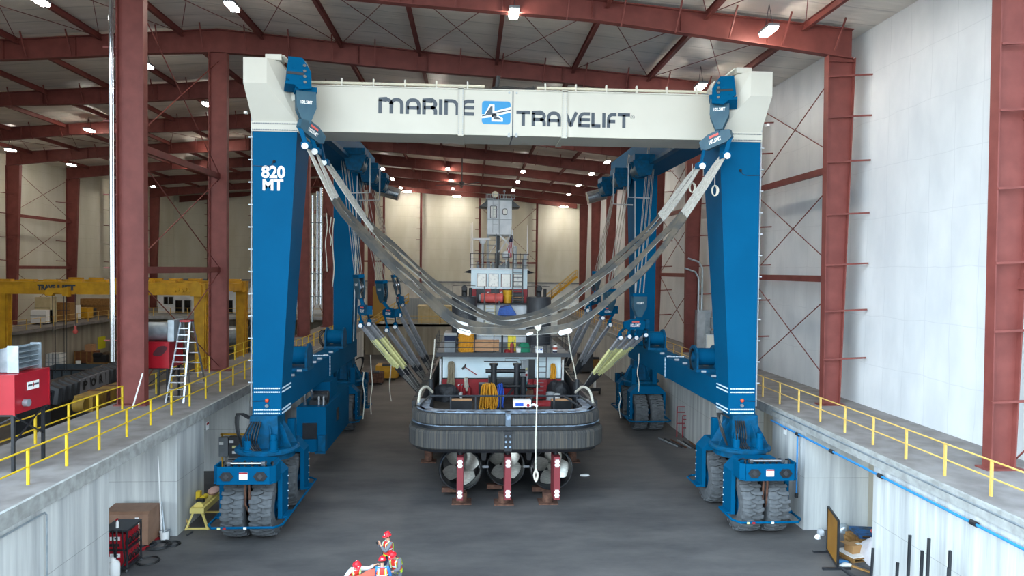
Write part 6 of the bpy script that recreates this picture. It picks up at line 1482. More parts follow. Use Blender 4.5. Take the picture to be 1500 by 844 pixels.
# red scaffold, pipes beside the right rear pier
t = root('scaffold_frame', 'red tubular scaffold frames leaning on the right concrete pier behind the gantry', 'scaffold', (14.7, 47.5, 0))
SC = mat('scaffold_red', '#8e2430', .5)
pa, pb = at(992, 631, Y=47.6), at(1022, 631, Y=47.6)
for nm, x0, x1, zt, y in (('outer_frame', pa.x, pb.x, 2.1, 47.7), ('inner_frame', pa.x + .32, pa.x + .95, 1.55, 47.4)):
    m = MB()
    for x in (x0, x1): m.tube([(x, y, 0), (x, y, zt)], .04, 6)
    for z in (zt, zt * .82, zt * .45): m.tube([(x0, y, z), (x1, y, z)], .035, 6)
    m.build(nm, SC, t)
MB().tube([(pa.x + 1.05, 47.6, 0), (pa.x + 1.05, 47.6, 2.1), (pb.x, 47.6, 2.1)], .035, 6).build('side_frame', SC, t)
x = at(1028, 620, Y=47).x; solo('pipe_elbow', MB().tube([(x, 47.3, 0), (x, 47.3, .85), (x + .05, 47.3, 1.05), (x + .3, 47.3, 1.1)], .11, 10), DKGREY, 'dark upright pipe elbow beside the red scaffold frames', 'pipe', smooth=True)
for k in range(7):
    a = at(965 + k * 9, 642 + k * 1.0, Z=.08); b = at(990 + k * 6.5, 652 + k * .8, Z=.08)
    solo('scrap_pipe', MB().cyl((a.x, a.y, .07 + .02 * (k % 2)), (b.x, b.y - .3, .07), .06, n=8), (GALV, DKGREY, RUST)[k % 3], 'loose length of pipe or bar in the pile before the red scaffold', 'pipe', 'scrap lengths at the scaffold', True)
# ---------- left hall
t = root('yellow_crane', 'yellow overhead gantry crane standing in the left hall', 'gantry crane', (-31, 65, 0))
for y, tx in ((60, True), (70.5, False)):
    for x in (-38.9, -22.8):
        zb = 0
        if y > 65 and x < -30: x, zb = -48.2, 4.9
        MB().hull([(x - .35, y + .2, zb + 1.2), (x + .35, y + .2, zb + 1.2), (x - .45, y + .2, 9.15), (x + .45, y + .2, 9.15), (x - .35, y + .9, zb + 1.2), (x + .35, y + .9, zb + 1.2), (x - .45, y + 1.1, 9.15), (x + .45, y + 1.1, 9.15)]).build('leg', CRANE, t)
        m = MB(); nr = int((9 - zb - 1.8) / .52)
        for k in range(nr): m.bar((x + .5, y + .3, zb + 1.8 + k * .52), (x + .5, y + .8, zb + 1.8 + k * .52), .05)
        m.bar((x + .5, y + .3, zb + 1.5), (x + .5, y + .3, 9), .06).bar((x + .5, y + .8, zb + 1.5), (x + .5, y + .8, 9), .06).build('leg_ladder', CRANE, t)
        MB().cyl((x - .3, y + .55, zb + .76), (x + .3, y + .55, zb + .76), .75, n=20).build('wheel', BLACK, t, True)
        MB().box(x - .5, x + .5, y - .4, y + 1.5, zb + 1.0, zb + 1.5).build('wheel_yoke', CRANE, t)
    gx0 = -39.6 if y < 65 else -49
    MB().box(gx0, -22.2, y, y + .8, 9.1, 10.0).build('girder', CRANE, t)
    m = MB().box(-39.6, -22.2, y - .05, y + .85, 9.55, 9.6).box(-39.6, -22.2, y - .1, y + .9, 9.98, 10.1).box(-39.6, -22.2, y - .08, y + .88, 9.08, 9.14)
    for k in range(9): m.cbox((-38.6 + 1.9 * k, y + .4, 10.2), 1.2, .5, .18)
    m.build('girder_rib', CRANE, t)
    MB().prism(arc(-22.9, 9.75, .45, .45, 0, 180, 8) + [(-23.35, 9.0), (-22.45, 9.0)], 'y', y - .25, y).cyl((-22.9, y - .3, 9.7), (-22.9, y - .25, 9.7), .12).build('hinge_plate', CRANE, t, True)
    m = MB()
    for k in range(5): m.cyl((-24.7 + .3 * k, y - .22, 9.45 + .12 * (k % 2)), (-24.7 + .3 * k, y, 9.45 + .12 * (k % 2)), .15, n=10)
    m.build('hydraulic_motor', CRANE, t, True)
for x in (-22.8,): MB().box(x - .3, x + .3, 60.8, 70.6, 9.2, 9.9).build('side_girder', CRANE, t)
tr = MB().prism([(-34.9, 9.35), (-34.7, 9.6), (-33.6, 9.6), (-33.1, 9.7), (-33.05, 8.9), (-33.5, 8.95), (-33.6, 9.2), (-34.2, 9.2), (-34.4, 8.95), (-34.9, 9.0)], 'y', 59.5, 59.95).build('hoist_trolley', CRANE, t)
text_mb('TRAVE', -35.75, -34.3, 9.4, 9.88, 59.94, .01, .07).build('lettering', INK, t); text_mb('LIFT', -34.15, -32.7, 9.4, 9.88, 59.94, .01, .07).build('lettering', INK, t)
MB().ball((-32.6, 59.7, 6.0), .2, 10).cyl((-32.6, 59.7, 6.1), (-32.6, 59.7, 6.5), .1, n=8).build('hook_block', SALMON, t)
m = MB()
m.tube([(-32.6, 59.7, 6.4), (-32.6, 59.7, 9.2)], .02, 5)
for x in (-34.4, -34.2, -33.5, -33.3): m.tube([(x, 59.7, 9.0), (x, 59.7, 2.6)], .025, 5)
m.build('hoist_rope', DKGREY, t)
# office cabins on the back platform
t = root('office_cabin', 'long white office cabin with dark windows and doors on the far left platform', 'cabin', (-30, 101, 4.9))
MB().box(-43.5, -15.5, 100, 104, 4.95, 8.6).build('wall', HWHITE, t); MB().box(-43.7, -15.3, 99.8, 104.2, 8.6, 8.8).build('roof', LGREY, t)
for px, w, h, nm in ((220, 6.5, 12, 'window'), (227, 4, 18, 'door'), (247, 13, 12, 'window'), (262, 9, 20, 'door'), (275, 9, 20, 'door'), (304, 6, 12, 'window'), (337, 8, 20, 'door'), (357, 8, 12, 'window'), (205, 6, 12, 'window'), (190, 6, 12, 'window')):
    a = at(px - w / 2, 446 if nm == 'window' else 458, Y=100); b = at(px + w / 2, 446 - h + 1 if nm == 'window' else 440, Y=100)
    if a.x < -43: continue
    f = MB().box(a.x - .08, b.x + .08, 99.93, 100, a.z if nm == 'window' else 4.95, b.z + .08).build(nm + '_frame', LGREY, t); MB().box(a.x, b.x, 99.9, 99.95, (a.z if nm == 'window' else 4.95) + .08, b.z).build(nm, GLASSD, t)
    if w > 5 and nm == 'window': MB().box((a.x + b.x) / 2 - .05, (a.x + b.x) / 2 + .05, 99.88, 99.93, a.z, b.z).build('mullion', LGREY, t)
for k in range(9): x = -42 + k * 3.0; MB().prism([(x - .12, 8.1), (x + .12, 8.1), (x, 8.35)], 'y', 99.95, 100).build('red_marker', BRED, t)
solo('panel_board', MB().box(-37.2, -36.2, 98.6, 98.7, 4.95, 6.9), TANP, 'pale board leaning in front of the office cabin doors', 'board')
# tan box office and grey container behind the boat
t = root('tan_cabin', 'tan panelled cabin on the back platform, left of the boat funnels', 'cabin', (-4.6, 97, 4.1))
a, b = at(612, 473, Y=96), at(662, 450, Y=96)
MB().box(a.x, b.x, 96, 99.5, 4.1, b.z).build('wall', TANP, t); MB().box(a.x - .1, b.x + .1, 95.9, 99.6, b.z, b.z + .12).build('roof', TANP, t)
for k in (1, 2): x = a.x + (b.x - a.x) * k / 3; MB().box(x - .03, x + .03, 95.96, 96, 4.1, b.z).build('panel_joint', WOODD, t)
# distant tank
t = root('storage_tank', 'silver horizontal tank lying behind the yellow crane leg in the left hall', 'tank', (-27, 86, 0))
c = at(347, 493, Y=86)
MB().lathe([(0, -.1), (.9, 0), (1.25, .25), (1.25, 3.9), (.9, 4.15), (0, 4.25)], (c.x - 2.6, 86, c.z), (1, 0, 0), 28).build('shell', GALV, t, True)
MB().cyl((c.x + 1.0, 86, c.z), (c.x + 1.65, 86, c.z), 1.27, n=28).build('dark_band', DKGREY, t, True)
for x in (c.x - 1.8, c.x + .6): MB().box(x - .2, x + .2, 85.2, 86.8, 0, c.z - .9).build('saddle', GREY, t)
t = root('dust_collector', 'large pale cylinder standing under the far left platform', 'tank', (-36, 92, 0))
c = at(243, 500, Y=92); MB().lathe([(0, 4.3), (1.1, 4.3), (1.2, 4.1), (1.2, 0), (0, 0)], (c.x, 92, 0), (0, 0, 1), 24).build('shell', TANP, t, True); MB().lathe([(1.2, 2.2), (1.24, 2.25), (1.2, 2.3)], (c.x, 92, 0), (0, 0, 1), 24).build('band', GREY, t, True)
t = root('ibc_tote', 'white caged liquid tank on the floor of the left hall', 'tank', at(82, 546, Z=0))
p = at(82, 546, Z=0); MB().box(p.x - .65, p.x + .65, p.y - .6, p.y + .6, .25, 2.1).build('bladder', PAPER, t); m = MB()
for k in range(5): x = p.x - .68 + .34 * k; m.bar((x, p.y - .64, .15), (x, p.y - .64, 2.15), .05)
for k in range(5): z = .25 + .46 * k; m.bar((p.x - .68, p.y - .64, z), (p.x + .68, p.y - .64, z), .05); m.bar((p.x + .68, p.y - .64, z), (p.x + .68, p.y + .64, z), .05)
m.build('cage', GALV, t); MB().box(p.x - .7, p.x + .7, p.y - .65, p.y + .65, 0, .15).build('pallet_base', WOODD, t)
t = root('wood_crate', 'reddish-brown wooden crate against the far left concrete wall', 'crate', at(109, 533, Z=0))
p = at(109, 533, Z=0); p.x += 1.1; MB().box(p.x - 1.05, p.x + 1.0, p.y, p.y + 1.6, .1, 1.4).build('box', mat('crate_brown', '#8c5a38', .8, 0, '#7a4c2f', 2), t)
m = MB()
for x in (-1.05, -.4, .3, .9): m.box(p.x + x - .04, p.x + x + .08, p.y - .06, p.y, 0, 1.45)
m.build('batten', WOODD, t); MB().box(p.x - .1, p.x + .7, p.y + .3, p.y + 1.3, 1.4, 2.2).build('upper_box', WOOD, t)
t = root('dark_machinery', 'low dark machine on pallets right of the brown crate', 'machine', at(132, 533, Z=0))
p = at(132, 533, Z=0); p.x += .7; MB().box(p.x - .9, p.x + 1.1, p.y, p.y + 1.4, .15, 1.0).cyl((p.x - .5, p.y + .2, 1.0), (p.x + .5, p.y + .2, 1.0), .3).build('body', BLKSTEEL, t, True); MB().box(p.x - 1.0, p.x + 1.2, p.y - .1, p.y + 1.5, 0, .15).build('skid', WOODD, t)
p = at(121, 535, Z=0); bucket('white bucket standing before the brown crate', (p.x, p.y - .9, 0), .28, .6, PAPER)
lump('scrap_heap', 'brown heap of timber and scrap at the far wall, right of the dark machine', at(158, 531, Z=0) + V(.6, 0, 0), 2.8, 1.8, 1.3, mat('scrap_brown', '#6f5f4c', .9, 0, '#4a3f33', 2), 41, 'scrap heap', .45)
t = root('open_bin', 'blue-grey open steel bin on the left hall floor', 'bin', at(90, 566, Z=0))
p = at(90, 566, Z=0); x0, x1, y0, y1 = p.x - 2.9, p.x + 2.8, p.y + .2, p.y + 4.0
BG = mat('bin_blue_grey', '#55626c', .6, 0, '#46525b', 1.5)
MB().box(x0, x1, y0, y0 + .1, 0, 1.5).box(x0, x1, y1 - .1, y1, 0, 1.6).box(x0, x0 + .1, y0, y1, 0, 1.5).box(x1 - .1, x1, y0, y1, 0, 1.5).box(x0, x1, y0, y1, 0, .1).build('shell', BG, t)
m = MB()
for k in range(7): x = x0 + .2 + k * (x1 - x0 - .4) / 6; m.box(x - .06, x + .06, y0 - .08, y0, 0, 1.5)
m.box(x0 - .05, x1 + .05, y0 - .1, y0 + .12, 1.45, 1.58); m.build('rib', BLKSTEEL, t)
t = root('yellow_winch', 'yellow winch housing sitting on the black pontoon', 'winch', at(90, 577, Y=58))
p = at(91, 577, Y=56); MB().hull([(p.x - 1.1, 56, p.z - .3), (p.x + 1.2, 56, p.z - .3), (p.x - 1.1, 57.2, p.z - .3), (p.x + 1.2, 57.2, p.z - .3), (p.x - .7, 56.2, p.z + .6), (p.x + .7, 56.2, p.z + .8), (p.x + .7, 57, p.z + .8), (p.x - .7, 57, p.z + .6)]).build('housing', CRANE, t)
MB().box(p.x - 1.4, p.x + 1.5, 55.8, 57.4, p.z - .5, p.z - .3).build('base_plate', CRANE, t); MB().cyl((p.x - .1, 55.95, p.z + .15), (p.x - .1, 56.1, p.z + .15), .35).build('drum', BLACK, t, True)
# black pontoon with letters and yellow boom
t = root('pontoon', 'black steel pontoon edge with large pale letters in the left hall', 'pontoon', (-26, 52, 0))
q0, q1 = at(74, 610, Y=48), at(178, 556, Y=60)
a, b = V(q0.x, 48, 0), V(q1.x, 60, 0); d = (b - a).normalized(); nn = V(d.y, -d.x, 0)
m = MB()
for f0, f1, zt in ((0, .28, 3.0), (.28, .62, 3.1), (.62, 1.15, 3.0)):
    m.hull([a + d * (b - a).length * f + nn * o + V(0, 0, z) for f in (f0, f1) for o in (0, -2.2) for z in (0, zt)])
m.build('side', HULLK, t)
m = MB()
for k in range(14): c = a + d * (.9 * k + .4) + nn * .15; m.tube([c + V(0, 0, 2.2), c + nn * .1 + V(0, 0, 3.1), c - nn * .6 + V(0, 0, 3.3)], .34, 8)
m.build('rubber_fender', DKGREY, t, True)
LT = mat('pontoon_letter', '#0c0c10', .7)
for k, ch in enumerate('POR'):
    lm = text_mb(ch, 0, .7, 0, .62, 0, .01, .03); c = a + d * (3.6 + k * 1.35) + nn * .52
    w = MB(); w.v = [tuple(c + d * u + nn * (.02) + V(0, 0, 2.55 + z)) for u, dd, z in lm.v]; w.f = lm.f; w.build('letter', LT, t)
MB().hull([a + d * l + nn * o + V(0, 0, z) for l in (3.2, 8.2) for o in (.38, .5) for z in (2.3, 3.35)]).build('name_board', mat('board_grey', '#7d8088', .7), t)
t = root('crane_boom', 'worn yellow crane boom section lying along the left walkway', 'boom', (-20, 44, 0))
qa, qb = at(122, 592, Y=40), at(180, 570, Y=48)
MB().hull([V(q.x, y, q.z) + V(ox, 0, oz) for q, y in ((qa, 40), (qb, 48)) for ox in (-.5, .5) for oz in (-.45, .45)]).build('boom_box', mat('boom_yellow', '#a9842f', .6, 0, '#7d6228', 1.5), t)
MB().cyl((qa.x - .3, 39.8, qa.z), (qa.x + .3, 39.8, qa.z), .4, n=18).build('boom_tip', bpy.data.materials['boom_yellow'], t, True)
for f in (.35, .7): c = V(qa.x, 40, qa.z) * (1 - f) + V(qb.x, 48, qb.z) * f; MB().cbox(c, 1.15, .3, 1.0).build('collar', RUST, t)
for f in (.1, .9): c = V(qa.x, 40, qa.z) * (1 - f) + V(qb.x, 48, qb.z) * f; MB().box(c.x - .5, c.x + .5, c.y - .3, c.y + .3, 0, c.z - .45).build('trestle', BLKSTEEL, t)
for k in range(8):
    a = at(100 + 9 * k, 622 - 4 * k, Z=3.0); solo('steel_length', MB().box(-19.6 + .22 * (k % 4), -19.4 + .22 * (k % 4), 30 + (k // 4) * 5, 34.6 + (k // 4) * 5, 3.3, 3.45), (GALV, GREY)[k % 2], 'long grey steel bar in the bundle below the left walkway edge', 'bar', 'steel bars beside the left walkway')
solo('bar_trestle', MB().box(-19.8, -18.3, 30.6, 31, 0, 3.3).box(-19.8, -18.3, 38, 38.4, 0, 3.3), BLKSTEEL, 'dark trestles carrying the grey steel bars', 'trestle')
# ledge goods on the far left platform
for k, (px, py, w, h, mt, nm, lb) in enumerate(((56, 477, 1.6, 1.6, PAPER, 'wrapped_load', 'white wrapped load on the far left ledge, leftmost'), (62, 462, 1.6, 3.0, TANP, 'tan_board', 'tan framed board standing on the far left ledge'), (89, 473, 2.0, 2.2, WOODD, 'wood_box', 'brown wooden box on the far left ledge'), (102, 471, 1.2, 1.8, PAPER, 'wrapped_load', 'pale wrapped load right of the brown box on the ledge'), (117, 470, 1.8, 1.4, CRANE, 'yellow_equipment', 'small yellow machine on the far left ledge'), (126, 469, 1.2, 1.2, DKGREY, 'dark_bin', 'dark bin on the far left ledge'), (148, 466, 5.2, 2.3, WOODD, 'lumber_pack', 'long tan lumber pack at the right end of the far left ledge'))):
    p = at(px, py, X=-47.6); p.z = 4.9
    y = p.y; t = root(nm, lb, 'load', (p.x, y, 4.9))
    MB().box(p.x - w / 2, p.x + w / 2, y, y + 1.3, 5.02, 4.9 + h).build('body', mt, t)
    m = MB()
    for x in (-.35, .35): m.box(p.x + x * w - .07, p.x + x * w + .07, y - .02, y + 1.32, 4.9, 5.02)
    m.bar((p.x - w / 2 - .02, y - .02, 4.9 + h * .6), (p.x + w / 2 + .02, y - .02, 4.9 + h * .6), .05).build('band', (DKGREY if mt != DKGREY else GREY), t)
p = at(149, 430 + 72, X=-46.25)
solo('yellow_notice', MB().box(-46.28, -46.24, p.y - .9, p.y + .9, p.z - .75, p.z + .75), mat('notice_yellow', '#e6e02c', .6), 'bright yellow notice on the far left concrete wall', 'notice')
# clutter behind the boat
for k, (px, py, w, d_, h, mt, lb) in enumerate(((566, 545, 2.2, 2, 1.5, CRANE, 'yellow machine on the floor behind the left boat slings'), (550, 552, 1.4, 1.3, 1.2, RUST, 'rusty-orange crate behind the left rear wheels'), (585, 540, 1.8, 1.5, 1.8, DKGREY, 'dark machine on the floor left of the boat bow'), (872, 530, 2.6, 1.6, 1.3, WOODD, 'brown crate on the floor right of the boat bow'), (858, 535, 1.6, 1.3, 2.2, DKGREY, 'dark upright machine right of the boat bow'), (895, 528, 3, 1.4, 1.0, RUST, 'low rusty bin behind the right boat slings'))):
    p = at(px, py + 12, Z=0); t = root('floor_machine' if mt in (CRANE, DKGREY) else 'crate', lb, 'machine' if mt in (CRANE, DKGREY) else 'crate', p)
    MB().box(p.x - w / 2, p.x + w / 2, p.y, p.y + d_, .2, h).build('body', mt, t)
    MB().cyl((p.x - w * .2, p.y + .2, h), (p.x + w * .25, p.y + .2, h), .22, n=12).build('top_roll', BLKSTEEL, t, True)
    for x in (-.35, .35): MB().box(p.x + x * w - .1, p.x + x * w + .1, p.y, p.y + d_, 0, .2).build('skid', BLKSTEEL, t)
t = root('wheeled_stand', 'white-topped dark wheeled stand on the floor right of the boat', 'stand', at(871, 577, Z=0))
p = at(871, 577, Z=0); MB().cyl((p.x, p.y, .5), (p.x, p.y, 2.0), .12).build('post', PAPER, t, True); MB().box(p.x - .5, p.x + .5, p.y - .4, p.y + .4, .3, .6).build('base', BLKSTEEL, t)
for x in (-.4, .4): MB().cyl((p.x + x - .06, p.y - .3, .22), (p.x + x + .06, p.y - .3, .22), .22, n=14).build('wheel', BLACK, t, True)
# ================================================================ PEOPLE
def skinmesh(name, nodes, edges, mt, parent, sub=2, rootn=0, origin=V(0, 0, 0)):
    """nodes: list of (point, radius or (rx, ry)); grows one continuous surface"""
    me = bpy.data.meshes.new(name); me.from_pydata([tuple(V(p) - origin) for p, r in nodes], edges, []); me.materials.append(mt)
    o = bpy.data.objects.new(name, me); COL.objects.link(o)
    sk = o.modifiers.new('skin', 'SKIN'); sk.use_smooth_shade = True
    for i, (p, r) in enumerate(nodes): me.skin_vertices[0].data[i].radius = (r, r) if not isinstance(r, tuple) else r
    for i in range(len(nodes)): me.skin_vertices[0].data[i].use_root = (i == rootn)
    s = o.modifiers.new('sub', 'SUBSURF'); s.levels = sub; s.render_levels = sub
    dg = bpy.context.evaluated_depsgraph_get(); m2 = bpy.data.meshes.new_from_object(o.evaluated_get(dg))
    bpy.data.objects.remove(o); m2.name = name
    ob = bpy.data.objects.new(name, m2); COL.objects.link(ob); ob.parent = parent
    for p in m2.polygons: p.use_smooth = True
    return ob
def person(label, loc, rz, J, shirt, pants, vest_c, sleeve, hair=True, helm=True, extra=None):
    """J: joints in local metres (x right, -y forward, z up)"""
    body_nodes = []; idx = {}; E = []
    def nd(k, p, r, par=None):
        idx[k] = len(body_nodes); body_nodes.append((V(p), r))
        if par is not None: E.append((idx[par], idx[k]))
    j = {k: V(v) for k, v in J.items()}
    hd = (j['head'] - j['neck']).normalized()
    nd('pelvis', j['pelvis'], (.13, .1)); nd('waist', j['pelvis'].lerp(j['chest'], .45), (.125, .095), 'pelvis'); nd('chest', j['chest'], (.15, .11), 'waist')
    nd('neck', j['neck'], .055, 'chest'); nd('jaw', j['neck'].lerp(j['head'], .55) , (.066, .075), 'neck'); nd('head', j['head'], (.082, .1), 'jaw'); nd('crown', j['head'] + hd * .085, (.06, .07), 'head')
    for s in 'LR':
        nd('sh' + s, j['sh' + s], .06, 'chest'); nd('el' + s, j['el' + s], .045, 'sh' + s); nd('wr' + s, j['wr' + s], .03, 'el' + s)
        d = (j['wr' + s] - j['el' + s]).normalized(); f = V(j.get('fd' + s, d)).normalized(); sd = f.cross(V(0, 0, 1)); sd = sd.normalized() if sd.length > .1 else V(1, 0, 0)
        nd('pm' + s, j['wr' + s] + f * .06, (.036, .02), 'wr' + s)
        up = sd.cross(f)
        for q, (off, L) in enumerate(((-.028, .07), (-.009, .08), (.01, .075), (.028, .058))):
            b = j['wr' + s] + f * .1 + sd * off
            nd('k%d' % q + s, b, .0095, 'pm' + s); nd('t%d' % q + s, b + f * L * .6 - up * .03, .008, 'k%d' % q + s); nd('e%d' % q + s, b + f * L * .75 - up * .06, .007, 't%d' % q + s)
        nd('th1' + s, j['wr' + s] + f * .045 - sd * .045, .011, 'pm' + s); nd('th2' + s, j['wr' + s] + f * .085 - sd * .06 - up * .02, .009, 'th1' + s)
        nd('hip' + s, j['hip' + s], .095, 'pelvis'); nd('kn' + s, j['kn' + s], .06, 'hip' + s); nd('an' + s, j['an' + s], .042, 'kn' + s); nd('to' + s, j['an' + s] + V(0, -.17, -.05), .035, 'an' + s)
    t = bpy.data.objects.new('person', None); t.empty_display_size = .3; COL.objects.link(t)
    skinmesh('body', body_nodes, E, SKIN, t, 2)
    # clothes follow the same bones a little thicker
    def chain(name, keys, edges, mt, k=1.18, add=.012):
        ns = []
        for q in keys:
            p, r = q if isinstance(q, tuple) else (body_nodes[idx[q]][0], body_nodes[idx[q]][1])
            r = (r[0] * k + add, r[1] * k + add) if isinstance(r, tuple) else r * k + add
            ns.append((p, r))
        return skinmesh(name, ns, edges, mt, t, 2)
    wl, wr_ = body_nodes[idx['elL']][0].lerp(body_nodes[idx['wrL']][0], .85), body_nodes[idx['elR']][0].lerp(body_nodes[idx['wrR']][0], .85)
    hem = (body_nodes[idx['pelvis']][0] + V(0, 0, -.04), (.135, .1))
    chain('shirt', ['chest', 'waist', hem, 'shL', 'elL', (wl, .036), 'shR', 'elR', (wr_, .036), (j['chest'].lerp(j['neck'], .8), .06)], [(0, 1), (1, 2), (0, 3), (3, 4), (4, 5), (0, 6), (6, 7), (7, 8), (0, 9)], shirt)
    chain('trousers', ['pelvis', 'hipL', 'knL', (j['anL'] + V(0, 0, .06), .055), 'hipR', 'knR', (j['anR'] + V(0, 0, .06), .055)], [(0, 1), (1, 2), (2, 3), (0, 4), (4, 5), (5, 6)], pants, 1.12, .01)
    for s in 'LR': skinmesh('boot', [(j['an' + s] + V(0, 0, .08), .06), (j['an' + s] + V(0, .02, -.03), .055), (j['an' + s] + V(0, -.18, -.045), .05)], [(0, 1), (1, 2)], BLACK, t, 2)
    # vest
    c, w, p = j['chest'], body_nodes[idx['waist']][0], j['pelvis']
    ax = (c - p).normalized(); across = (j['shR'] - j['shL']).normalized(); fwd = across.cross(ax).normalized()
    if fwd.y > 0 and abs(fwd.y) > .3: pass
    def ring(o, rx, ry, n=20): return [o + across * rx * math.cos(a) + fwd * ry * math.sin(a) for a in [2 * PI * k / n for k in range(n)]]
    def loft(rings):
        m = MB(); n = len(rings[0])
        for r in rings: m.v += [tuple(q) for q in r]
        for i in range(len(rings) - 1):
            for k in range(n): m.f.append((i * n + k, i * n + (k + 1) % n, (i + 1) * n + (k + 1) % n, (i + 1) * n + k))
        return m
    top = c + ax * .17
    prof = [(p - ax * .06, .2, .155), (p + ax * .02, .2, .152), (w, .192, .145), (c - ax * .05, .212, .16), (c + ax * .06, .214, .158), (c + ax * .13, .185, .13), (top, .11, .09)]
    loft([ring(o, a, b) for o, a, b in prof]).build('vest', vest_c, t, 'all')
    loft([ring(o, a + .006, b + .006) for o, a, b in ((p - ax * .05, .202, .157), (p + ax * .06, .2, .15))]).build('lime_band', LIME, t, 'all')
    loft([ring(o, a + .006, b + .006) for o, a, b in ((c - ax * .1, .208, .158), (c - ax * .05, .212, .16))]).build('reflective_stripe', WHTC, t, 'all')
    for s in (-1, 1):
        for fb in (-1, 1):
            pts = [c + across * s * .12 + fwd * fb * .148 - ax * .16, c + across * s * .12 + fwd * fb * .15, c + across * s * .115 + fwd * fb * .14 + ax * .1, c + across * s * .115 + ax * .185]
            MB().ribbon(pts, across, .075, .012).build('lime_strip', LIME, t); MB().ribbon([q + fwd * fb * .008 for q in pts], across, .035, .012).build('reflective_stripe', WHTC, t)
    # face, ears, hair, helmet
    H = j['head']; ff = V(J.get('face', (0, -1, 0))).normalized(); ff = (ff - hd * ff.dot(hd)).normalized(); rt = ff.cross(hd)
    MB().hull([H + ff * .1 + hd * .01, H + ff * .135 - hd * .035, H + ff * .1 - hd * .045 + rt * .018, H + ff * .1 - hd * .045 - rt * .018]).build('nose', SKIN, t)
    for s in (-1, 1):
        MB().ball(H + ff * .093 + rt * s * .034 + hd * .005, .014, 8).build('eye', HAIRM, t, 'all'); MB().ball(H + rt * s * .088 - hd * .01, .03, 8, (.4, .8, 1.1)).build('ear', SKIN, t, 'all')
    MB().ribbon([H + ff * .1 - hd * .075 + rt * q for q in (-.03, 0, .03)], hd, .012, .01).build('mouth', mat('lips', '#9a5a50', .6) if 'lips' not in bpy.data.materials else bpy.data.materials['lips'], t)
    if hair: MB().lathe([(.09, -.05), (.1, .0), (.1, .04), (.07, .08)], H - ff * .012, hd, 18).build('hair', HAIRM, t, 'all')
    hm = MB().lathe([(.0, .165), (.05, .16), (.09, .135), (.118, .09), (.126, .04), (.13, .03)], H - ff * .005, hd, 24)
    hm.lathe([(.126, .034), (.15, .026), (.15, .02), (.126, .024)], H - ff * .005, hd, 24)
    hel = hm.build('helmet', HELM, t, 'all')
    MB().hull([H + ff * .12 + rt * .09 + hd * .03, H + ff * .12 - rt * .09 + hd * .03, H + ff * .185 + rt * .05 + hd * .018, H + ff * .185 - rt * .05 + hd * .018, H + ff * .12 + hd * .045]).build('helmet_peak', HELM, t)
    MB().bar(H + hd * .168 - ff * .08, H + hd * .168 + ff * .08, .03, .012).build('helmet_ridge', HELM, t)
    MB().cbox(H + ff * .113 + hd * .085, .05, .02, .035, Matrix((rt, ff, hd)).transposed()).cbox(H - ff * .12 + hd * .085, .05, .02, .035, Matrix((rt, ff, hd)).transposed()).build('helmet_sticker', PAPER, t)
    if extra: extra(t, j)
    t.location = V(loc); t.rotation_euler = (0, 0, rz); tag(t, label, 'person', 'workers on the floor')
    return t
STD = dict(pelvis=(0, 0, .95), chest=(0, .01, 1.3), neck=(0, .02, 1.5), head=(0, -.01, 1.66), shL=(-.19, .02, 1.42), shR=(.19, .02, 1.42), elL=(-.24, .05, 1.13), elR=(.24, .05, 1.13), wrL=(-.22, -.1, .9), wrR=(.22, -.1, .9),
           hipL=(-.1, 0, .9), hipR=(.1, 0, .9), knL=(-.11, -.02, .5), knR=(.11, -.02, .5), anL=(-.12, .02, .1), anR=(.12, .02, .1))
def pose(**k): d = dict(STD); d.update(k); return d
def phone(t, j): MB().cbox(((j['wrL'] + j['wrR']) / 2) + V(0, -.09, .06), .15, .015, .08).build('phone', BLKSTEEL, t)
p = at(568, 782, Z=1.74)
person('standing worker in red helmet raising both hands to his face, behind the others', (p.x, p.y, 0), -1.0,
       pose(elL=(-.24, -.2, 1.18), elR=(.24, -.2, 1.18), wrL=(-.07, -.33, 1.42), wrR=(.07, -.33, 1.42), fdL=(.2, -.1, 1), fdR=(-.2, -.1, 1)), GRYC, NAVY, VEST, GRYC, extra=phone)
p = at(577, 806, Z=1.64)
person('worker in red helmet and grey shirt bending forward, right of the group', (p.x + .12, p.y, 0), -.6,
       pose(chest=(0, -.08, 1.24), neck=(0, -.17, 1.41), head=(0, -.26, 1.53), shL=(-.19, -.1, 1.36), shR=(.19, -.1, 1.36), elL=(-.25, -.2, 1.08), elR=(.25, -.2, 1.08), wrL=(-.12, -.42, 1.05), wrR=(.12, -.42, 1.05), face=(0, -1, -.5)), GRYC, GRYC, VEST, GRYC)
p = at(560, 820, Z=1.70)
person('worker in bright red vest over a blue shirt with his back to us, nearest', (p.x, p.y, 0), PI + .1, pose(elL=(-.27, -.02, 1.14), elR=(.27, -.02, 1.14), wrL=(-.2, -.2, .98), wrR=(.2, -.2, .98)), BLUC, NAVY, VEST, BLUC)
p = at(520, 823, Z=1.55)
person('worker in red helmet and white sleeves with arms spread over a red sheet', (p.x, p.y, 0), .5,
       pose(pelvis=(0, .12, .92), chest=(0, -.02, 1.2), neck=(0, -.12, 1.37), head=(0, -.2, 1.49), shL=(-.19, -.05, 1.31), shR=(.19, -.05, 1.31), elL=(-.38, -.2, 1.2), elR=(.42, -.2, 1.3), wrL=(-.52, -.38, 1.22), wrR=(.6, -.3, 1.42), hipL=(-.1, .1, .88), hipR=(.1, .1, .88), fdL=(-.5, -.8, 0), fdR=(.6, -.5, .4), face=(0, -1, -.6)), WHTC, NAVY, VEST, WHTC)
c = V(p.x, p.y, 0)
def sheet(u, v):
    x = -.62 + 1.25 * u; y = -.72 + .4 * v
    return c + V(x + .1 * v, y, .72 + .36 * v + .3 * u * v + .05 * math.sin(u * 9) + .04 * math.sin(v * 7))
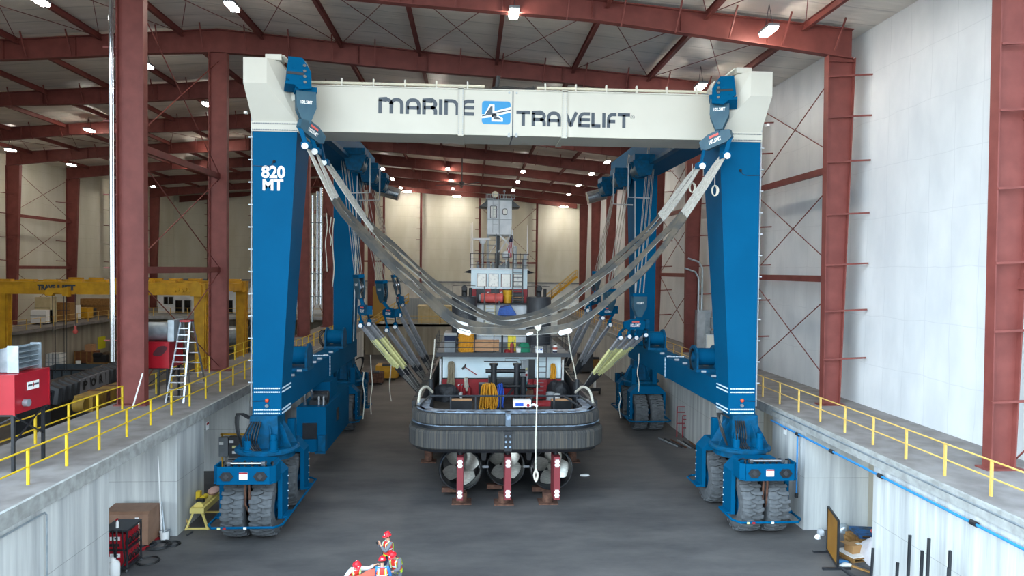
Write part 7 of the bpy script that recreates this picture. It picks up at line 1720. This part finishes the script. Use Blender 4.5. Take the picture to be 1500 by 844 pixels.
tag(MB().grid(lambda u, v: sheet(u, v), 14, 8).grid(lambda u, v: sheet(u, v) + V(0, .015, -.02), 14, 8).build('red_sheet', mat('sheet_red', '#d2503c', .7), None, True, origin=c + V(0, -.4, .72)), 'creased orange-red sheet held up by the leftmost worker', 'sheet')
# ================================================================ LIGHT AND CAMERA
w = bpy.data.worlds.new('daylight'); S.world = w; w.use_nodes = True; nt = w.node_tree; N, L = nt.nodes, nt.links
bg = N['Background']
tc = N.new('ShaderNodeTexCoord'); sx = N.new('ShaderNodeSeparateXYZ'); L.new(tc.outputs['Generated'], sx.inputs[0])
cr = N.new('ShaderNodeValToRGB'); cr.color_ramp.elements[0].position = .0; cr.color_ramp.elements[0].color = (.82, .93, 1.0, 1); cr.color_ramp.elements[1].position = .6; cr.color_ramp.elements[1].color = (.62, .82, 1.0, 1)
L.new(sx.outputs['Z'], cr.inputs[0]); L.new(cr.outputs[0], bg.inputs['Color'])
# hazy sky, brightest towards the low sun off to the left of the hall mouth
dt = N.new('ShaderNodeVectorMath'); dt.operation = 'DOT_PRODUCT'; L.new(tc.outputs['Generated'], dt.inputs[0]); dt.inputs[1].default_value = V(SKY_DIR).normalized()
mr = N.new('ShaderNodeMapRange'); mr.inputs[1].default_value = -.1; mr.inputs[2].default_value = 1; L.new(dt.outputs['Value'], mr.inputs[0])
pw = N.new('ShaderNodeMath'); pw.operation = 'POWER'; pw.inputs[1].default_value = 1.6; L.new(mr.outputs[0], pw.inputs[0])
ml = N.new('ShaderNodeMath'); ml.operation = 'MULTIPLY_ADD'; ml.inputs[1].default_value = SKY_L; ml.inputs[2].default_value = SKY_E; L.new(pw.outputs[0], ml.inputs[0]); L.new(ml.outputs[0], bg.inputs['Strength'])
sl = bpy.data.lights.new('sun', 'SUN'); sl.energy = SUN_E; sl.angle = .02; sl.color = (1, .95, .86); so = bpy.data.objects.new('sun', sl); COL.objects.link(so); so.rotation_euler = V(.75, .14, .65).to_track_quat('Z', 'Y').to_euler()
cam = bpy.data.cameras.new('camera'); co = bpy.data.objects.new('camera', cam); COL.objects.link(co)
cam.sensor_width = 36; cam.lens = 36 * FPX / 1500; cam.clip_start = .1; cam.clip_end = 400
# columns of the camera frame: right, up, backward
r0 = V(_cy, -_sy, 0); f0 = V(_sy * _cp, _cy * _cp, -_sp); u0 = r0.cross(f0)
r1 = r0 * _cr + u0 * _sr; u1 = -r0 * _sr + u0 * _cr
M = Matrix((r1, u1, -f0)).transposed().to_4x4(); M.translation = V(0, 0, CH); co.matrix_world = M
S.camera = co
S.view_settings.view_transform = 'Standard'; S.view_settings.look = 'None'; S.view_settings.gamma = 1; S.view_settings.use_curve_mapping = False
S.view_settings.exposure = EXPO
S.cycles.max_bounces = 8; S.cycles.diffuse_bounces = 5; S.cycles.glossy_bounces = 3; S.cycles.use_denoising = True
S.cycles.use_light_tree = True; S.cycles.sample_clamp_indirect = 8
bpy.context.view_layer.update()
